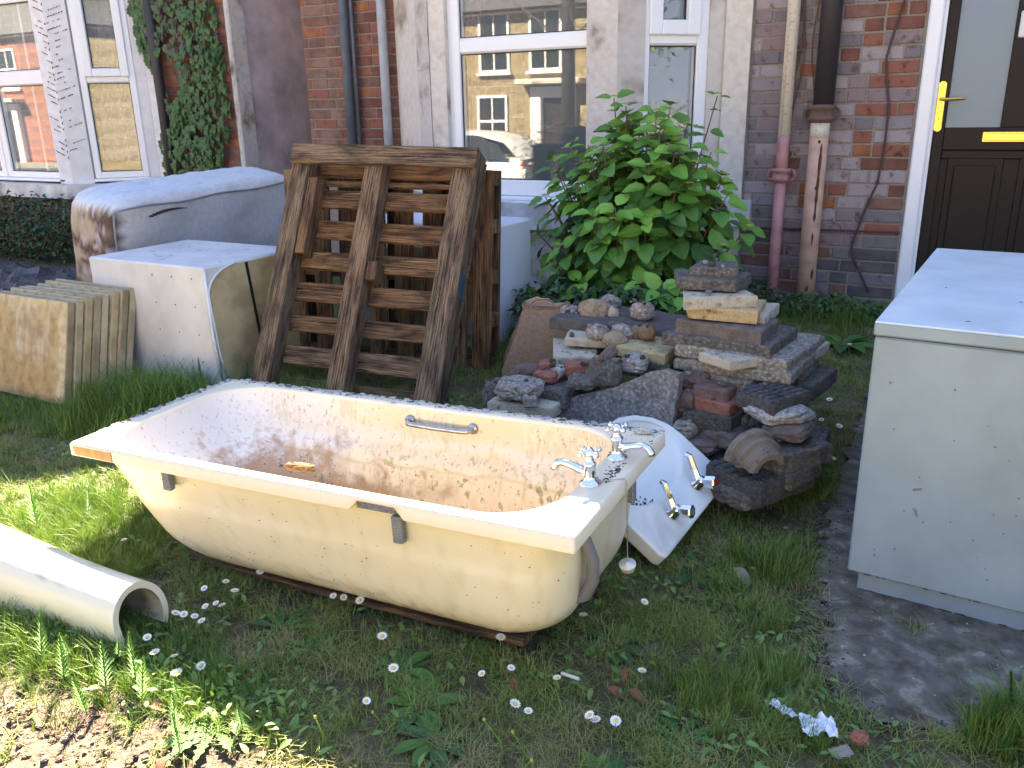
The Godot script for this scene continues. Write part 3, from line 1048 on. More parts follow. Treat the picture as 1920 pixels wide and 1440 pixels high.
	for s in [[-1.00, 0.01], [-0.985, -0.02], [-1.02, 0.02]]:
		var v := []
		for k in 14:
			v.append(Vector3(s[0] + 0.018 * sin(k * 0.9 + s[1] * 90) - k * 0.004 * signf(s[1]), 2.45 - k * 0.105, -5.40))
		tube(q, v, [0.006, 0.005, 0.004], 5)
	put("dead_climber_stem", q, M.stem_brown, h)


func ears(q: SurfaceTool, c: Vector3, r: float) -> void:
	for s in [-1, 1]:
		var v := []
		for k in 9:
			var a := -PI / 2 + PI * k / 8.0
			v.append(c + Vector3(s * (r - 0.012 + 0.034 * cos(a)), 0.032 * sin(a), -0.01))
		tube(q, v, [0.010], 6)


func neighbour_house() -> void:
	var h := thing("bay_house", "white painted bay window house on the left with net curtains", "house")
	var Z := -5.42
	var st := stn()
	span(st, Vector3(-6.46, -0.2, -5.66), Vector3(-5.615, 2.62, Z - 0.006))
	var bw := put("brick_wall", st, M.mortar_dark, h)
	bricks(bw, -6.46, -5.615, 0.75, 2.55, Z, func(_x, _y): return ["red", "orange", "red", "red2", "brown"][rng.randi() % 5])
	st = stn()
	span(st, Vector3(-6.64, -0.2, -5.60), Vector3(-6.425, 2.62, -5.405), 0.01)
	put("white_wall_strip", st, M.white_render, h)
	st = stn()
	span(st, Vector3(-14.0, 2.63, -5.66), Vector3(-5.615, 3.75, Z))
	span(st, Vector3(-14.0, -0.2, -5.66), Vector3(-9.6, 2.62, Z))
	span(st, Vector3(-5.85, -0.2, -12.6), Vector3(-5.70, 3.75, -5.67))
	span(st, Vector3(-14.0, -0.2, -12.6), Vector3(-13.8, 3.75, -5.67))
	span(st, Vector3(-13.8, -0.2, -12.8), Vector3(-4.81, 3.75, -12.6))
	put("outer_wall", st, M.brick_red2, h)
	# pink rendered side of the passage
	st = stn()
	span(st, Vector3(-5.69, -0.2, -12.0), Vector3(-5.612, 3.74, Z - 0.01), 0.01)
	put("passage_wall", st, M.pink_render, h).set_meta("label", "stained pinkish rendered passage wall")
	st = stn()
	span(st, Vector3(-5.614, 0.1, -5.60), Vector3(-5.56, 2.62, Z + 0.004), 0.012)
	put("passage_jamb", st, M.cement, h)
	st = stn()
	span(st, Vector3(-13.7, 0.2, -12.5), Vector3(-5.9, 0.28, -5.68))
	span(st, Vector3(-13.7, 2.62, -12.5), Vector3(-5.9, 2.74, -5.68))
	span(st, Vector3(-13.7, 0.29, -8.6), Vector3(-5.9, 2.61, -8.5))
	put("room_lining", st, M.inside, h)
	roof(h, -14.2, -5.58, 3.95, -9.0, 30)
	var fr := Vector2(-7.16, -4.9)
	put("bay_base", plan([Vector2(-9.6, -5.6), Vector2(-9.6, -5.4), Vector2(-9.1, -4.9), fr, Vector2(-6.62, Z), Vector2(-6.62, -5.6)], -0.1, 0.70), M.brick_red2, h)
	put("bay_sill", plan([Vector2(-9.7, -5.5), Vector2(-9.15, -4.80), Vector2(-7.12, -4.80), Vector2(-6.60, -5.33), Vector2(-6.60, -5.6)], 0.705, 0.825), M.white_paint, h)
	put("bay_lintel", plan([Vector2(-9.6, -5.6), Vector2(-9.1, -4.88), Vector2(-7.15, -4.88), Vector2(-6.62, Z), Vector2(-6.62, -5.6)], 2.42, 2.7), M.white_render, h)
	var pl := put("bay_pillar", plan([Vector2(-7.34, -4.9), fr, Vector2(-7.03, -5.022), Vector2(-7.09, -5.09), Vector2(-7.34, -5.03)], 0.80, 2.42), M.white_render, h)
	pl.set_meta("label", "white pillar with herringbone cracks in its paint")
	# cracks: herringbone marks left by a climber
	var cr := stn()
	for k in 27:
		var y := 1.05 + k * 0.05 + rng.randf_range(-0.008, 0.008)
		for s in [-1, 1]:
			if rng.randf() < 0.25:
				continue
			var n := 2 + rng.randi() % 5
			var t := rng.randf_range(0.05, 0.4)
			for i in n:
				var u: float = t + i * 0.13
				if u > 0.95 or rng.randf() < 0.2:
					continue
				var p: Vector3
				var b: Basis
				if s < 0:
					p = Vector3(-7.16 - u * 0.16, y + u * 0.06, -4.897)
					b = Basis(Vector3(0, 0, 1), -0.42 + rng.randf_range(-0.25, 0.25))
				else:
					p = Vector3(-7.16 + u * 0.125, y + u * 0.06, -4.897 - u * 0.118)
					b = Basis(Vector3.UP, 0.757) * Basis(Vector3(0, 0, 1), 0.42 + rng.randf_range(-0.25, 0.25))
				box(cr, Vector3(rng.randf_range(0.012, 0.026), rng.randf_range(0.003, 0.0075), 0.004), Transform3D(b, p))
		if rng.randf() < 0.7:
			box(cr, Vector3(0.006, 0.018, 0.004), Transform3D(Basis(Vector3(0, 0, 1), rng.randf_range(-0.5, 0.5)), Vector3(-7.162, y, -4.896)))
	put("paint_crack", cr, M.crack, pl)
	put("bay_jamb", plan([Vector2(-6.69, -5.345), Vector2(-6.62, -5.40), Vector2(-6.62, -5.58), Vector2(-6.75, -5.43)], 0.80, 2.42), M.white_render, h)
	var seam := stn()
	tube(seam, [Vector3(-7.022, 0.83, -5.028), Vector3(-7.022, 2.42, -5.028)], [0.011], 6)
	put("old_sealant", seam, M.grey_lead, h)
	var w1 := window(h, turn(0, Vector3(-8.16, 0, -4.965)), 0.88, 0.868, 1.675, 1.80, 2.42, 0.075, 0.075, 0.055)
	w1.set_meta("label", "front bay window with lace net curtain and red brick reflection")
	window(h, turn(0, Vector3(-9.04, 0, -4.965)), 0.87, 0.868, 1.675, 1.80, 2.42, 0.075, 0.075, 0.055)
	var e2 := Vector3(fr.x, 0, fr.y).direction_to(Vector3(-6.62, 0, -5.42))
	var n2 := e2.cross(Vector3.UP).normalized() * -1.0
	if n2.z < 0:
		n2 = -n2
	var w2 := window(h, Transform3D(Basis(e2, Vector3.UP, n2), Vector3(-7.02, 0, -5.035) - n2 * 0.02), 0.455, 0.868, 1.675, 1.735, 2.42, 0.055, 0.055, 0.055, 0.06)
	w2.set_meta("label", "narrow side window of the bay with lace curtain")
	# net curtains
	st = stn(true)
	sheet(st, 90, 30, func(i: int, j: int): return Vector3(-9.0 + i * 0.0185, lerpf(1.0 + 0.02 * absf(sin(i * 0.55)), 2.4, j / 30.0), -5.13 + 0.02 * sin(i * 0.8) + 0.01 * sin(i * 0.31)))
	put("net_curtain", st, M.net, h)
	st = stn(true)
	sheet(st, 40, 30, func(i: int, j: int):
		var p: Vector3 = Vector3(-7.06, 0, -5.10) + e2 * (i * 0.0125) - n2 * (0.12 + 0.018 * sin(i * 0.8))
		return Vector3(p.x, lerpf(1.0 + 0.02 * absf(sin(i * 0.6)), 2.4, j / 30.0), p.z))
	put("net_curtain", st, M.net, h)
	node("curtain_pole_edge", bx(Vector3(0.02, 1.5, 0.01), Vector3(-7.72, 1.63, -5.05)), M.upvc, h)
	var q := stn(true)
	tube(q, [Vector3(-6.385, 0.2, -5.335), Vector3(-6.38, 3.4, -5.335)], [0.042], 12)
	put("drainpipe", q, M.pipe_black, h).set_meta("label", "black drainpipe running through the ivy")


# ---------------------------------------------------------------- across the street (seen in the window panes)
func far_house(called: String, label: String, x0: float, x1: float, top: float, mats: Array, lintel: StandardMaterial3D, wins: Array, door_x: float) -> void:
	var h := thing(called, label, "house", Transform3D(Basis(), Vector3(x0, -0.4, 12.0)))
	var W := x1 - x0
	var H := top + 0.4
	var st := stn()
	span(st, Vector3(0, 0, 0), Vector3(W, H, 6))
	put("wall", st, mats[0], h)
	# courses of brick, one long row each with uneven ends of light and dark
	for k in 3:
		st = stn()
		var y := 0.0
		var row := 0
		while y < H - 0.1:
			var x := fmod(row * 0.113, 0.228)
			while x < W - 0.25:
				var inside := false
				for w in wins:
					if x + 0.22 > w[0] - 0.08 and x < w[0] + w[2] + 0.08 and y + 0.075 > w[1] - 0.12 and y < w[1] + w[3] + 0.05:
						inside = true
				if x + 0.22 > door_x - 0.5 and x < door_x + 1.1 and y < 2.6:
					inside = true
				if (int(x * 13.7) + row * 7) % 3 == k and not inside:
					quad(st, Vector3(x, y, -0.008), Vector3(x + 0.215, y, -0.008), Vector3(x + 0.215, y + 0.065, -0.008), Vector3(x, y + 0.065, -0.008), Vector3(x, y, 1))
				x += 0.228
			y += 0.076
			row += 1
		kind(put("brickwork", st, mats[k], h), "stuff")
	st = stn()
	prism(st, PackedVector2Array([Vector2(-0.3, H - 0.1), Vector2(3, H + 1.9), Vector2(6.3, H - 0.1)]), -0.1, W + 0.1, Transform3D(Basis(Vector3(0, 0, 1), Vector3(0, 1, 0), Vector3(1, 0, 0)), Vector3.ZERO))
	put("roof", st, M.slate_roof, h)
	node("gutter", bx(Vector3(W, 0.16, 0.14), Vector3(W / 2, H - 0.14, -0.16)), M.wood_dark, h)
	for w in wins:
		var f := stn()
		var e := 0.07
		span(f, Vector3(w[0], w[1], -0.05), Vector3(w[0] + e, w[1] + w[3], 0.05))
		span(f, Vector3(w[0] + w[2] - e, w[1], -0.05), Vector3(w[0] + w[2], w[1] + w[3], 0.05))
		for yy in [0.0, 0.5 * (w[3] - e), w[3] - e]:
			span(f, Vector3(w[0] + e, w[1] + yy, -0.055), Vector3(w[0] + w[2] - e, w[1] + yy + e, 0.05))
		span(f, Vector3(w[0] + w[2] / 2 - 0.02, w[1] + e, -0.045), Vector3(w[0] + w[2] / 2 + 0.02, w[1] + w[3] - e, 0.04))
		span(f, Vector3(w[0] - 0.06, w[1] - 0.07, -0.12), Vector3(w[0] + w[2] + 0.06, w[1] - 0.005, 0.04))
		var wn := put("window", f, M.upvc, h)
		node("pane", bx(Vector3(w[2] - 0.1, w[3] - 0.1, 0.02), Vector3(w[0] + w[2] / 2, w[1] + w[3] / 2, -0.015)), M.car_glass, wn)
	if door_x >= 0:
		st = stn()
		span(st, Vector3(door_x - 0.35, 0, -0.22), Vector3(door_x - 0.02, 2.33, 0.02), 0.02)
		span(st, Vector3(door_x + 0.62, 0, -0.22), Vector3(door_x + 0.95, 2.33, 0.02), 0.02)
		span(st, Vector3(door_x - 0.35, 2.05, -0.21), Vector3(door_x + 0.95, 2.34, 0.015), 0.02)
		put("porch_surround", st, M.upvc, h)
		node("porch_canopy", bx(Vector3(1.95, 0.16, 0.55), Vector3(door_x + 0.3, 2.46, -0.27), 0.03), lintel, h)
		node("door", bx(Vector3(0.62, 2.04, 0.06), Vector3(door_x + 0.3, 1.02, -0.04)), M.door_brown, h)


func far_side() -> void:
	far_house("yellow_brick_house", "sunlit yellow brick house across the street, mirrored in the front bay pane", -19.0, -7.0, 4.05, [M.brick_yellow, M.brick_yellow2, M.brick_yellow3], M.cement, [[7.6, 2.75, 0.98, 1.55], [6.0, 2.75, 0.98, 1.55], [3.2, 2.75, 0.98, 1.55], [5.9, 0.75, 0.98, 1.4], [3.0, 0.75, 0.98, 1.4], [10.4, 2.75, 0.98, 1.55]], 8.05)
	far_house("yellow_brick_house", "yellow brick terrace house across the street, mirrored in the left side window", -6.9, 9.0, 4.05, [M.brick_yellow2, M.brick_yellow3, M.brick_yellow], M.cement, [[2.0, 2.75, 0.98, 1.55], [5.5, 2.75, 0.98, 1.55], [10.2, 2.3, 0.85, 1.5], [13.0, 2.75, 0.98, 1.55], [2.0, 0.75, 0.98, 1.4], [13.0, 0.75, 0.98, 1.4]], 6.5)
	far_house("red_brick_house", "red brick house across the street, mirrored in the far left pane", -44.0, -24.0, 4.6, [M.brick_red, M.brick_orange, M.brick_red2], M.cement, [[4.5, 2.9, 1.1, 1.5], [8.6, 2.9, 1.1, 1.5], [12.5, 2.9, 1.1, 1.5], [4.5, 0.8, 1.1, 1.5], [12.5, 0.8, 1.1, 1.5], [16.5, 2.9, 1.1, 1.5]], 8.5)
	car()
	# utility pole with its coils of wire
	var p := thing("utility_pole", "dark wooden utility pole in the street, mirrored in the front bay pane", "pole", Transform3D(Basis(), Vector3(-7.72, -0.42, 6.6)))
	var st := stn(true)
	tube(st, [Vector3.ZERO, Vector3(0, 8.5, 0)], [0.15, 0.11], 14)
	put("pole", st, M.pipe_black, p)
	st = stn(true)
	for s in [-1, 1]:
		var v := []
		for k in 17:
			v.append(Vector3(s * 0.36 + 0.26 * cos(TAU * k / 16), 3.55 + 0.26 * sin(TAU * k / 16), -0.12))
		tube(st, v, [0.012], 5, false)
	tube(st, [Vector3(-1.2, 3.9, -0.1), Vector3(-0.1, 3.1, -0.12)], [0.02], 5)
	tube(st, [Vector3(0.9, 3.7, -0.1), Vector3(0.1, 3.1, -0.12)], [0.02], 5)
	put("wire_coil", st, M.wire, p)
	# dark red shrub at the front of the garden, behind the viewer
	leaf_cloud("red_leaved_shrub", "dark red leaved shrub at the street edge, mirrored in the front bay pane", "shrub", Vector3(-5.25, -0.1, 1.25), Vector3(0.75, 0.72, 0.6), 2600, [Color(0.05, 0.018, 0.012), Color(0.07, 0.03, 0.015), Color(0.035, 0.03, 0.012)], 0.045, 31)
	tree("broadleaf_tree", "leafy tree to the right of the garden, mirrored in the angled bay pane", Vector3(13.5, -0.2, 1.7), 6.5, 2.9, 41)
	tree("broadleaf_tree", "leafy tree across the street behind the yellow terrace", Vector3(2.0, -0.4, 20.0), 7.5, 3.2, 42)
	leaf_cloud("garden_hedge", "dark hedge to the right of the garden, mirrored low in the angled bay pane", "hedge", Vector3(10.5, 0.0, -1.6), Vector3(0.7, 0.75, 1.6), 2600, [Color(0.03, 0.06, 0.02), Color(0.045, 0.08, 0.03)], 0.06, 33)


func leaf_mesh(w: float, l: float, fold: float, droop: float, seg := 3, serr := 0.0) -> ArrayMesh:
	# a leaf lying in x, z from the origin towards +z, face up
	var st := stn(true)
	var f := func(i: int, j: int):
		var t := float(i) / seg
		var s := (float(j) / 4.0) * 2.0 - 1.0
		var ww := w * 0.5 * pow(sin(PI * pow(clampf(t * 0.97 + 0.015, 0, 1), 0.8)), 0.85) * (1.0 + (serr if i % 2 else -serr))
		return Vector3(s * ww, absf(s) * ww * fold - droop * t * t * l, t * l)
	sheet(st, seg, 4, f, true)
	return fin(st)


func leaf_cloud(called: String, label: String, cat: String, at: Vector3, rad: Vector3, n: int, cols: Array, leaf: float, seed_: int) -> Node3D:
	var o := thing(called, label, cat, Transform3D(Basis(), at))
	var r := RandomNumberGenerator.new()
	r.seed = seed_
	var m := leaf_mesh(leaf * 0.6, leaf, 0.3, 0.2)
	var xf := []
	var co := []
	while xf.size() < n:
		var d := Vector3(r.randfn(), r.randfn(), r.randfn()).normalized()
		var q := pow(r.randf(), 0.28)
		var lum := 1.0 + 0.28 * nz.get_noise_3d(d.x * 2.2 + seed_, d.y * 2.2, d.z * 2.2)
		var p := Vector3(d.x * rad.x, d.y * rad.y, d.z * rad.z) * q * lum + Vector3(0, rad.y, 0)
		if p.y < 0.02:
			continue
		var b := Basis.from_euler(Vector3(r.randf_range(-0.6, 0.9), atan2(d.x, d.z) + r.randf_range(-1.2, 1.2), r.randf_range(-0.7, 0.7)))
		xf.append(Transform3D(b.scaled(Vector3.ONE * r.randf_range(0.7, 1.3)), p))
		var c: Color = cols[r.randi() % cols.size()]
		co.append(c * r.randf_range(0.75, 1.3))
	multi("foliage", m, M.shrub, xf, co, o)
	var st := stn(true)
	for k in 9:
		var a := TAU * k / 9.0
		var e := Vector3(cos(a) * rad.x * 0.7, rad.y * r.randf_range(0.9, 1.6), sin(a) * rad.z * 0.7)
		tube(st, [Vector3(cos(a) * 0.05, 0, sin(a) * 0.05), e * 0.5 + Vector3(0, 0.06, 0), e], [0.014, 0.01, 0.004], 5)
	put("stem", st, M.stem_brown, o)
	return o


func tree(called: String, label: String, at: Vector3, hgt: float, rad: float, seed_: int) -> void:
	var o := thing(called, label, "tree", Transform3D(Basis(), at))
	var r := RandomNumberGenerator.new()
	r.seed = seed_
	var st := stn(true)
	tube(st, [Vector3(0, -0.3, 0), Vector3(0.05, hgt * 0.3, 0), Vector3(-0.05, hgt * 0.6, 0.05), Vector3(0, hgt * 0.9, 0)], [0.22, 0.17, 0.11, 0.03], 10)
	var tips := []
	for k in 22:
		var a := r.randf() * TAU
		var y0 := r.randf_range(0.3, 0.8) * hgt
		var e := Vector3(cos(a), r.randf_range(0.1, 0.8), sin(a)) * rad * r.randf_range(0.5, 1.0) + Vector3(0, y0, 0)
		tube(st, [Vector3(0, y0, 0), (Vector3(0, y0, 0) + e) * 0.5 + Vector3(0, 0.15, 0), e], [0.07, 0.045, 0.012], 6)
		tips.append(e)
	put("trunk", st, M.bark, o)
	var m := leaf_mesh(0.11, 0.18, 0.25, 0.2)
	var xf := []
	var co := []
	for t in tips:
		for k in 260:
			var p: Vector3 = t + Vector3(r.randfn(), r.randfn() * 0.7, r.randfn()) * 0.42
			xf.append(Transform3D(Basis.from_euler(Vector3(r.randf_range(-0.4, 1.2), r.randf() * TAU, r.randf_range(-0.6, 0.6))), p))
			co.append(Color(0.06, 0.12, 0.03) * r.randf_range(0.7, 1.5))
	multi("crown", m, M.shrub, xf, co, o)


func car() -> void:
	var o := thing("parked_car", "white hatchback parked in the street, mirrored in the front bay pane", "car", Transform3D(Basis(), Vector3(-9.3, -0.44, 4.5)))
	# x: nose at -2.1, tail at +2.05; z is the width
	var keys := [[-2.10, 0.42, 0.62, 0.70], [-1.9, 0.30, 0.74, 0.80], [-1.0, 0.26, 0.90, 0.86], [-0.85, 0.26, 0.94, 0.87], [0.3, 0.25, 0.96, 0.88], [1.4, 0.26, 0.98, 0.88], [1.85, 0.32, 0.98, 0.84], [2.05, 0.42, 0.88, 0.74]]
	var st := stn(true)
	sheet(st, keys.size() - 1, 16, func(i: int, j: int):
		var k: Array = keys[i]
		var a := TAU * j / 16.0
		var cx := signf(cos(a)) * pow(absf(cos(a)), 0.35)
		var sy := signf(sin(a)) * pow(absf(sin(a)), 0.35)
		return Vector3(k[0], (k[1] + k[2]) / 2 + sy * (k[2] - k[1]) / 2, cx * k[3]))
	for e in [0, keys.size() - 1]:
		var k: Array = keys[e]
		var c0 := Vector3(k[0] * 0.9, 0.6, 0)
		for j in 16:
			var v := []
			for jj in [j, j + 1]:
				var a: float = TAU * jj / 16.0
				v.append(Vector3(k[0], (k[1] + k[2]) / 2 + signf(sin(a)) * pow(absf(sin(a)), 0.35) * (k[2] - k[1]) / 2, signf(cos(a)) * pow(absf(cos(a)), 0.35) * k[3]))
			tri(st, Vector3(k[0], (k[1] + k[2]) / 2, 0), v[0], v[1], c0)
	put("body", st, M.car_white, o)
	# cabin: roof line over side glass
	var rk := [[-1.05, 0.93, 0.80], [-0.35, 1.38, 0.64], [0.2, 1.46, 0.62], [1.0, 1.43, 0.61], [1.55, 1.30, 0.60], [1.98, 0.97, 0.74]]
	st = stn(true)
	sheet(st, rk.size() - 1, 8, func(i: int, j: int):
		var k: Array = rk[i]
		var s := j / 4.0 - 1.0
		return Vector3(k[0], k[1] - 0.06 * s * s * s * s, k[2] * s))
	put("roof_panel", st, M.car_white, o)
	for s in [-1, 1]:
		st = stn()
		var g := [Vector2(-0.82, 0.95), Vector2(-0.3, 1.33), Vector2(0.2, 1.40), Vector2(1.0, 1.36), Vector2(1.5, 1.22), Vector2(1.75, 0.97)]
		for i in range(1, g.size() - 1):
			var v := []
			for m in [0, i, i + 1]:
				v.append(Vector3(g[m].x, g[m].y, s * lerpf(0.865, 0.655, clampf((g[m].y - 0.95) / 0.48, 0, 1))))
			tri(st, v[0], v[1], v[2], Vector3(0.4, 1.1, 0))
		put("side_window", st, M.car_glass, o)
		st = stn(true)
		lump(st, Vector3(0.12, 0.12, 0.2), 3, 0.0, 1, 2, 2, Transform3D(Basis(), Vector3(-0.65, 0.98, s * 0.98)))
		put("door_mirror", st, M.car_white, o)
		node("tail_lamp", bx(Vector3(0.10, 0.22, 0.18), Vector3(1.99, 0.80, s * 0.66), 0.03), M.lamp_red, o)
		node("headlamp", bx(Vector3(0.16, 0.12, 0.28), Vector3(-2.0, 0.66, s * 0.55), 0.03), M.car_glass, o)
		for x in [-1.28, 1.25]:
			st = stn(true)
			lathe(st, [Vector2(0.0, -0.09), Vector2(0.21, -0.09), Vector2(0.29, -0.10), Vector2(0.315, -0.06), Vector2(0.315, 0.06), Vector2(0.29, 0.10), Vector2(0.21, 0.09), Vector2(0, 0.09)], 24, Transform3D(Basis(Vector3(1, 0, 0), PI / 2), Vector3(x, 0.32, s * 0.78)))
			var wh := put("wheel", st, M.rubber, o)
			st = stn(true)
			lathe(st, [Vector2(0, -0.115), Vector2(0.19, -0.105), Vector2(0.205, 0.0), Vector2(0.19, 0.105), Vector2(0, 0.115)], 24, Transform3D(Basis(Vector3(1, 0, 0), PI / 2), Vector3(x, 0.32, s * 0.78)))
			put("wheel_rim", st, M.chrome_dull, wh)


# ---------------------------------------------------------------- plants
func leaf_at(p: Vector3, tip: Vector3, face: Vector3, s: float) -> Transform3D:
	var z := tip.normalized()
	var y := (face - z * face.dot(z)).normalized()
	return Transform3D(Basis(y.cross(z), y, z).scaled_local(Vector3(s, s, s)), p)


func ivy_leaf() -> ArrayMesh:
	var st := stn()
	var o := [[0.0, 0.0], [0.26, -0.16], [0.5, 0.08], [0.33, 0.3], [0.44, 0.56], [0.2, 0.6], [0.0, 1.0]]
	var pts := []
	for k in o:
		pts.append(Vector3(k[0], absf(k[0]) * 0.32 - k[1] * k[1] * 0.18, k[1]))
	for k in range(o.size() - 2, 0, -1):
		pts.append(Vector3(-o[k][0], absf(o[k][0]) * 0.32 - o[k][1] * o[k][1] * 0.18, o[k][1]))
	var c := Vector3(0, 0.02, 0.3)
	for k in pts.size():
		tri(st, c, pts[k], pts[(k + 1) % pts.size()], Vector3(0, -3, 0.3))
	return fin(st)


func lerp_table(t: Array, y: float) -> float:
	for k in t.size() - 1:
		if y >= t[k + 1][0]:
			return lerpf(t[k][1], t[k + 1][1], clampf((y - t[k][0]) / (t[k + 1][0] - t[k][0]), 0, 1))
	return t[t.size() - 1][1]


func ivy() -> void:
	var o := thing("ivy", "dark green ivy climbing round the black drainpipe on the left house", "ivy")
	var right := [[2.6, -5.68], [2.0, -5.66], [1.6, -5.64], [1.3, -5.63], [1.15, -5.70], [1.0, -5.78], [0.7, -5.80]]
	var left := [[2.6, -6.68], [2.1, -6.66], [1.95, -6.60], [1.75, -6.50], [1.55, -6.45], [1.4, -6.43], [1.25, -6.49], [1.0, -6.48], [0.7, -6.50]]
	var m := ivy_leaf()
	var r := RandomNumberGenerator.new()
	r.seed = 12
	var n := 0
	var xf := []
	var co := []
	var more := []
	var tries := 0
	while n < 1150 and tries < 9000:
		tries += 1
		var y := r.randf_range(0.72, 2.6)
		var l := lerp_table(left, y)
		var rr := lerp_table(right, y)
		var x := r.randf_range(l, rr)
		if x > -6.34 and x < -6.12 and y > 1.55 and y < 1.86 and r.randf() < 0.93:
			continue
		if absf(x + 6.38) < 0.045 and r.randf() < 0.93:
			continue
		if x < -6.42 and y < 1.6 and y > 1.27 and r.randf() < 0.6:
			continue
		n += 1
		var edge := minf(x - l, rr - x)
		var bulge := 0.05 * smoothstep(0.0, 0.15, edge) + 0.03 * nz.get_noise_2d(x * 4.0, y * 4.0)
		var p := Vector3(x, y, -5.395 + bulge + r.randf() * 0.03 + (0.02 if y < 1.2 else 0.0))
		var t := leaf_at(p, Vector3(r.randf_range(-0.5, 0.5), -1.0, r.randf_range(0.0, 0.35)), Vector3(r.randf_range(-0.35, 0.35), 0.45, 1.0), r.randf_range(0.042, 0.075))
		if n <= 300 and y < 2.35 and y > 0.9:
			var c: String = ["ivy_a", "ivy_a", "ivy_b", "ivy_b", "ivy_c"][r.randi() % 5]
			if x > -6.34 and x < -5.98 and y > 1.85:
				c = "ivy_c"
			node("leaf", m, M[c], o, t)
		else:
			xf.append(t)
			var c := Color(0.04, 0.105, 0.032).lerp(Color(0.07, 0.14, 0.04), r.randf())
			if x > -6.34 and x < -5.98 and y > 1.85 and r.randf() < 0.6:
				c = Color(0.075, 0.09, 0.055)
			co.append(c)
	multi("foliage", m, M.shrub, xf, co, o)
	var st := stn(true)
	for k in 9:
		var x0 := r.randf_range(-6.3, -5.8)
		var v := []
		for i in 9:
			v.append(Vector3(x0 + 0.05 * sin(i * 1.3 + k) + (i * 0.02 * (k % 3 - 1)), 0.3 + i * 0.27, -5.40))
		tube(st, v, [0.008, 0.004], 5)
	put("stem", st, M.stem_brown, o)


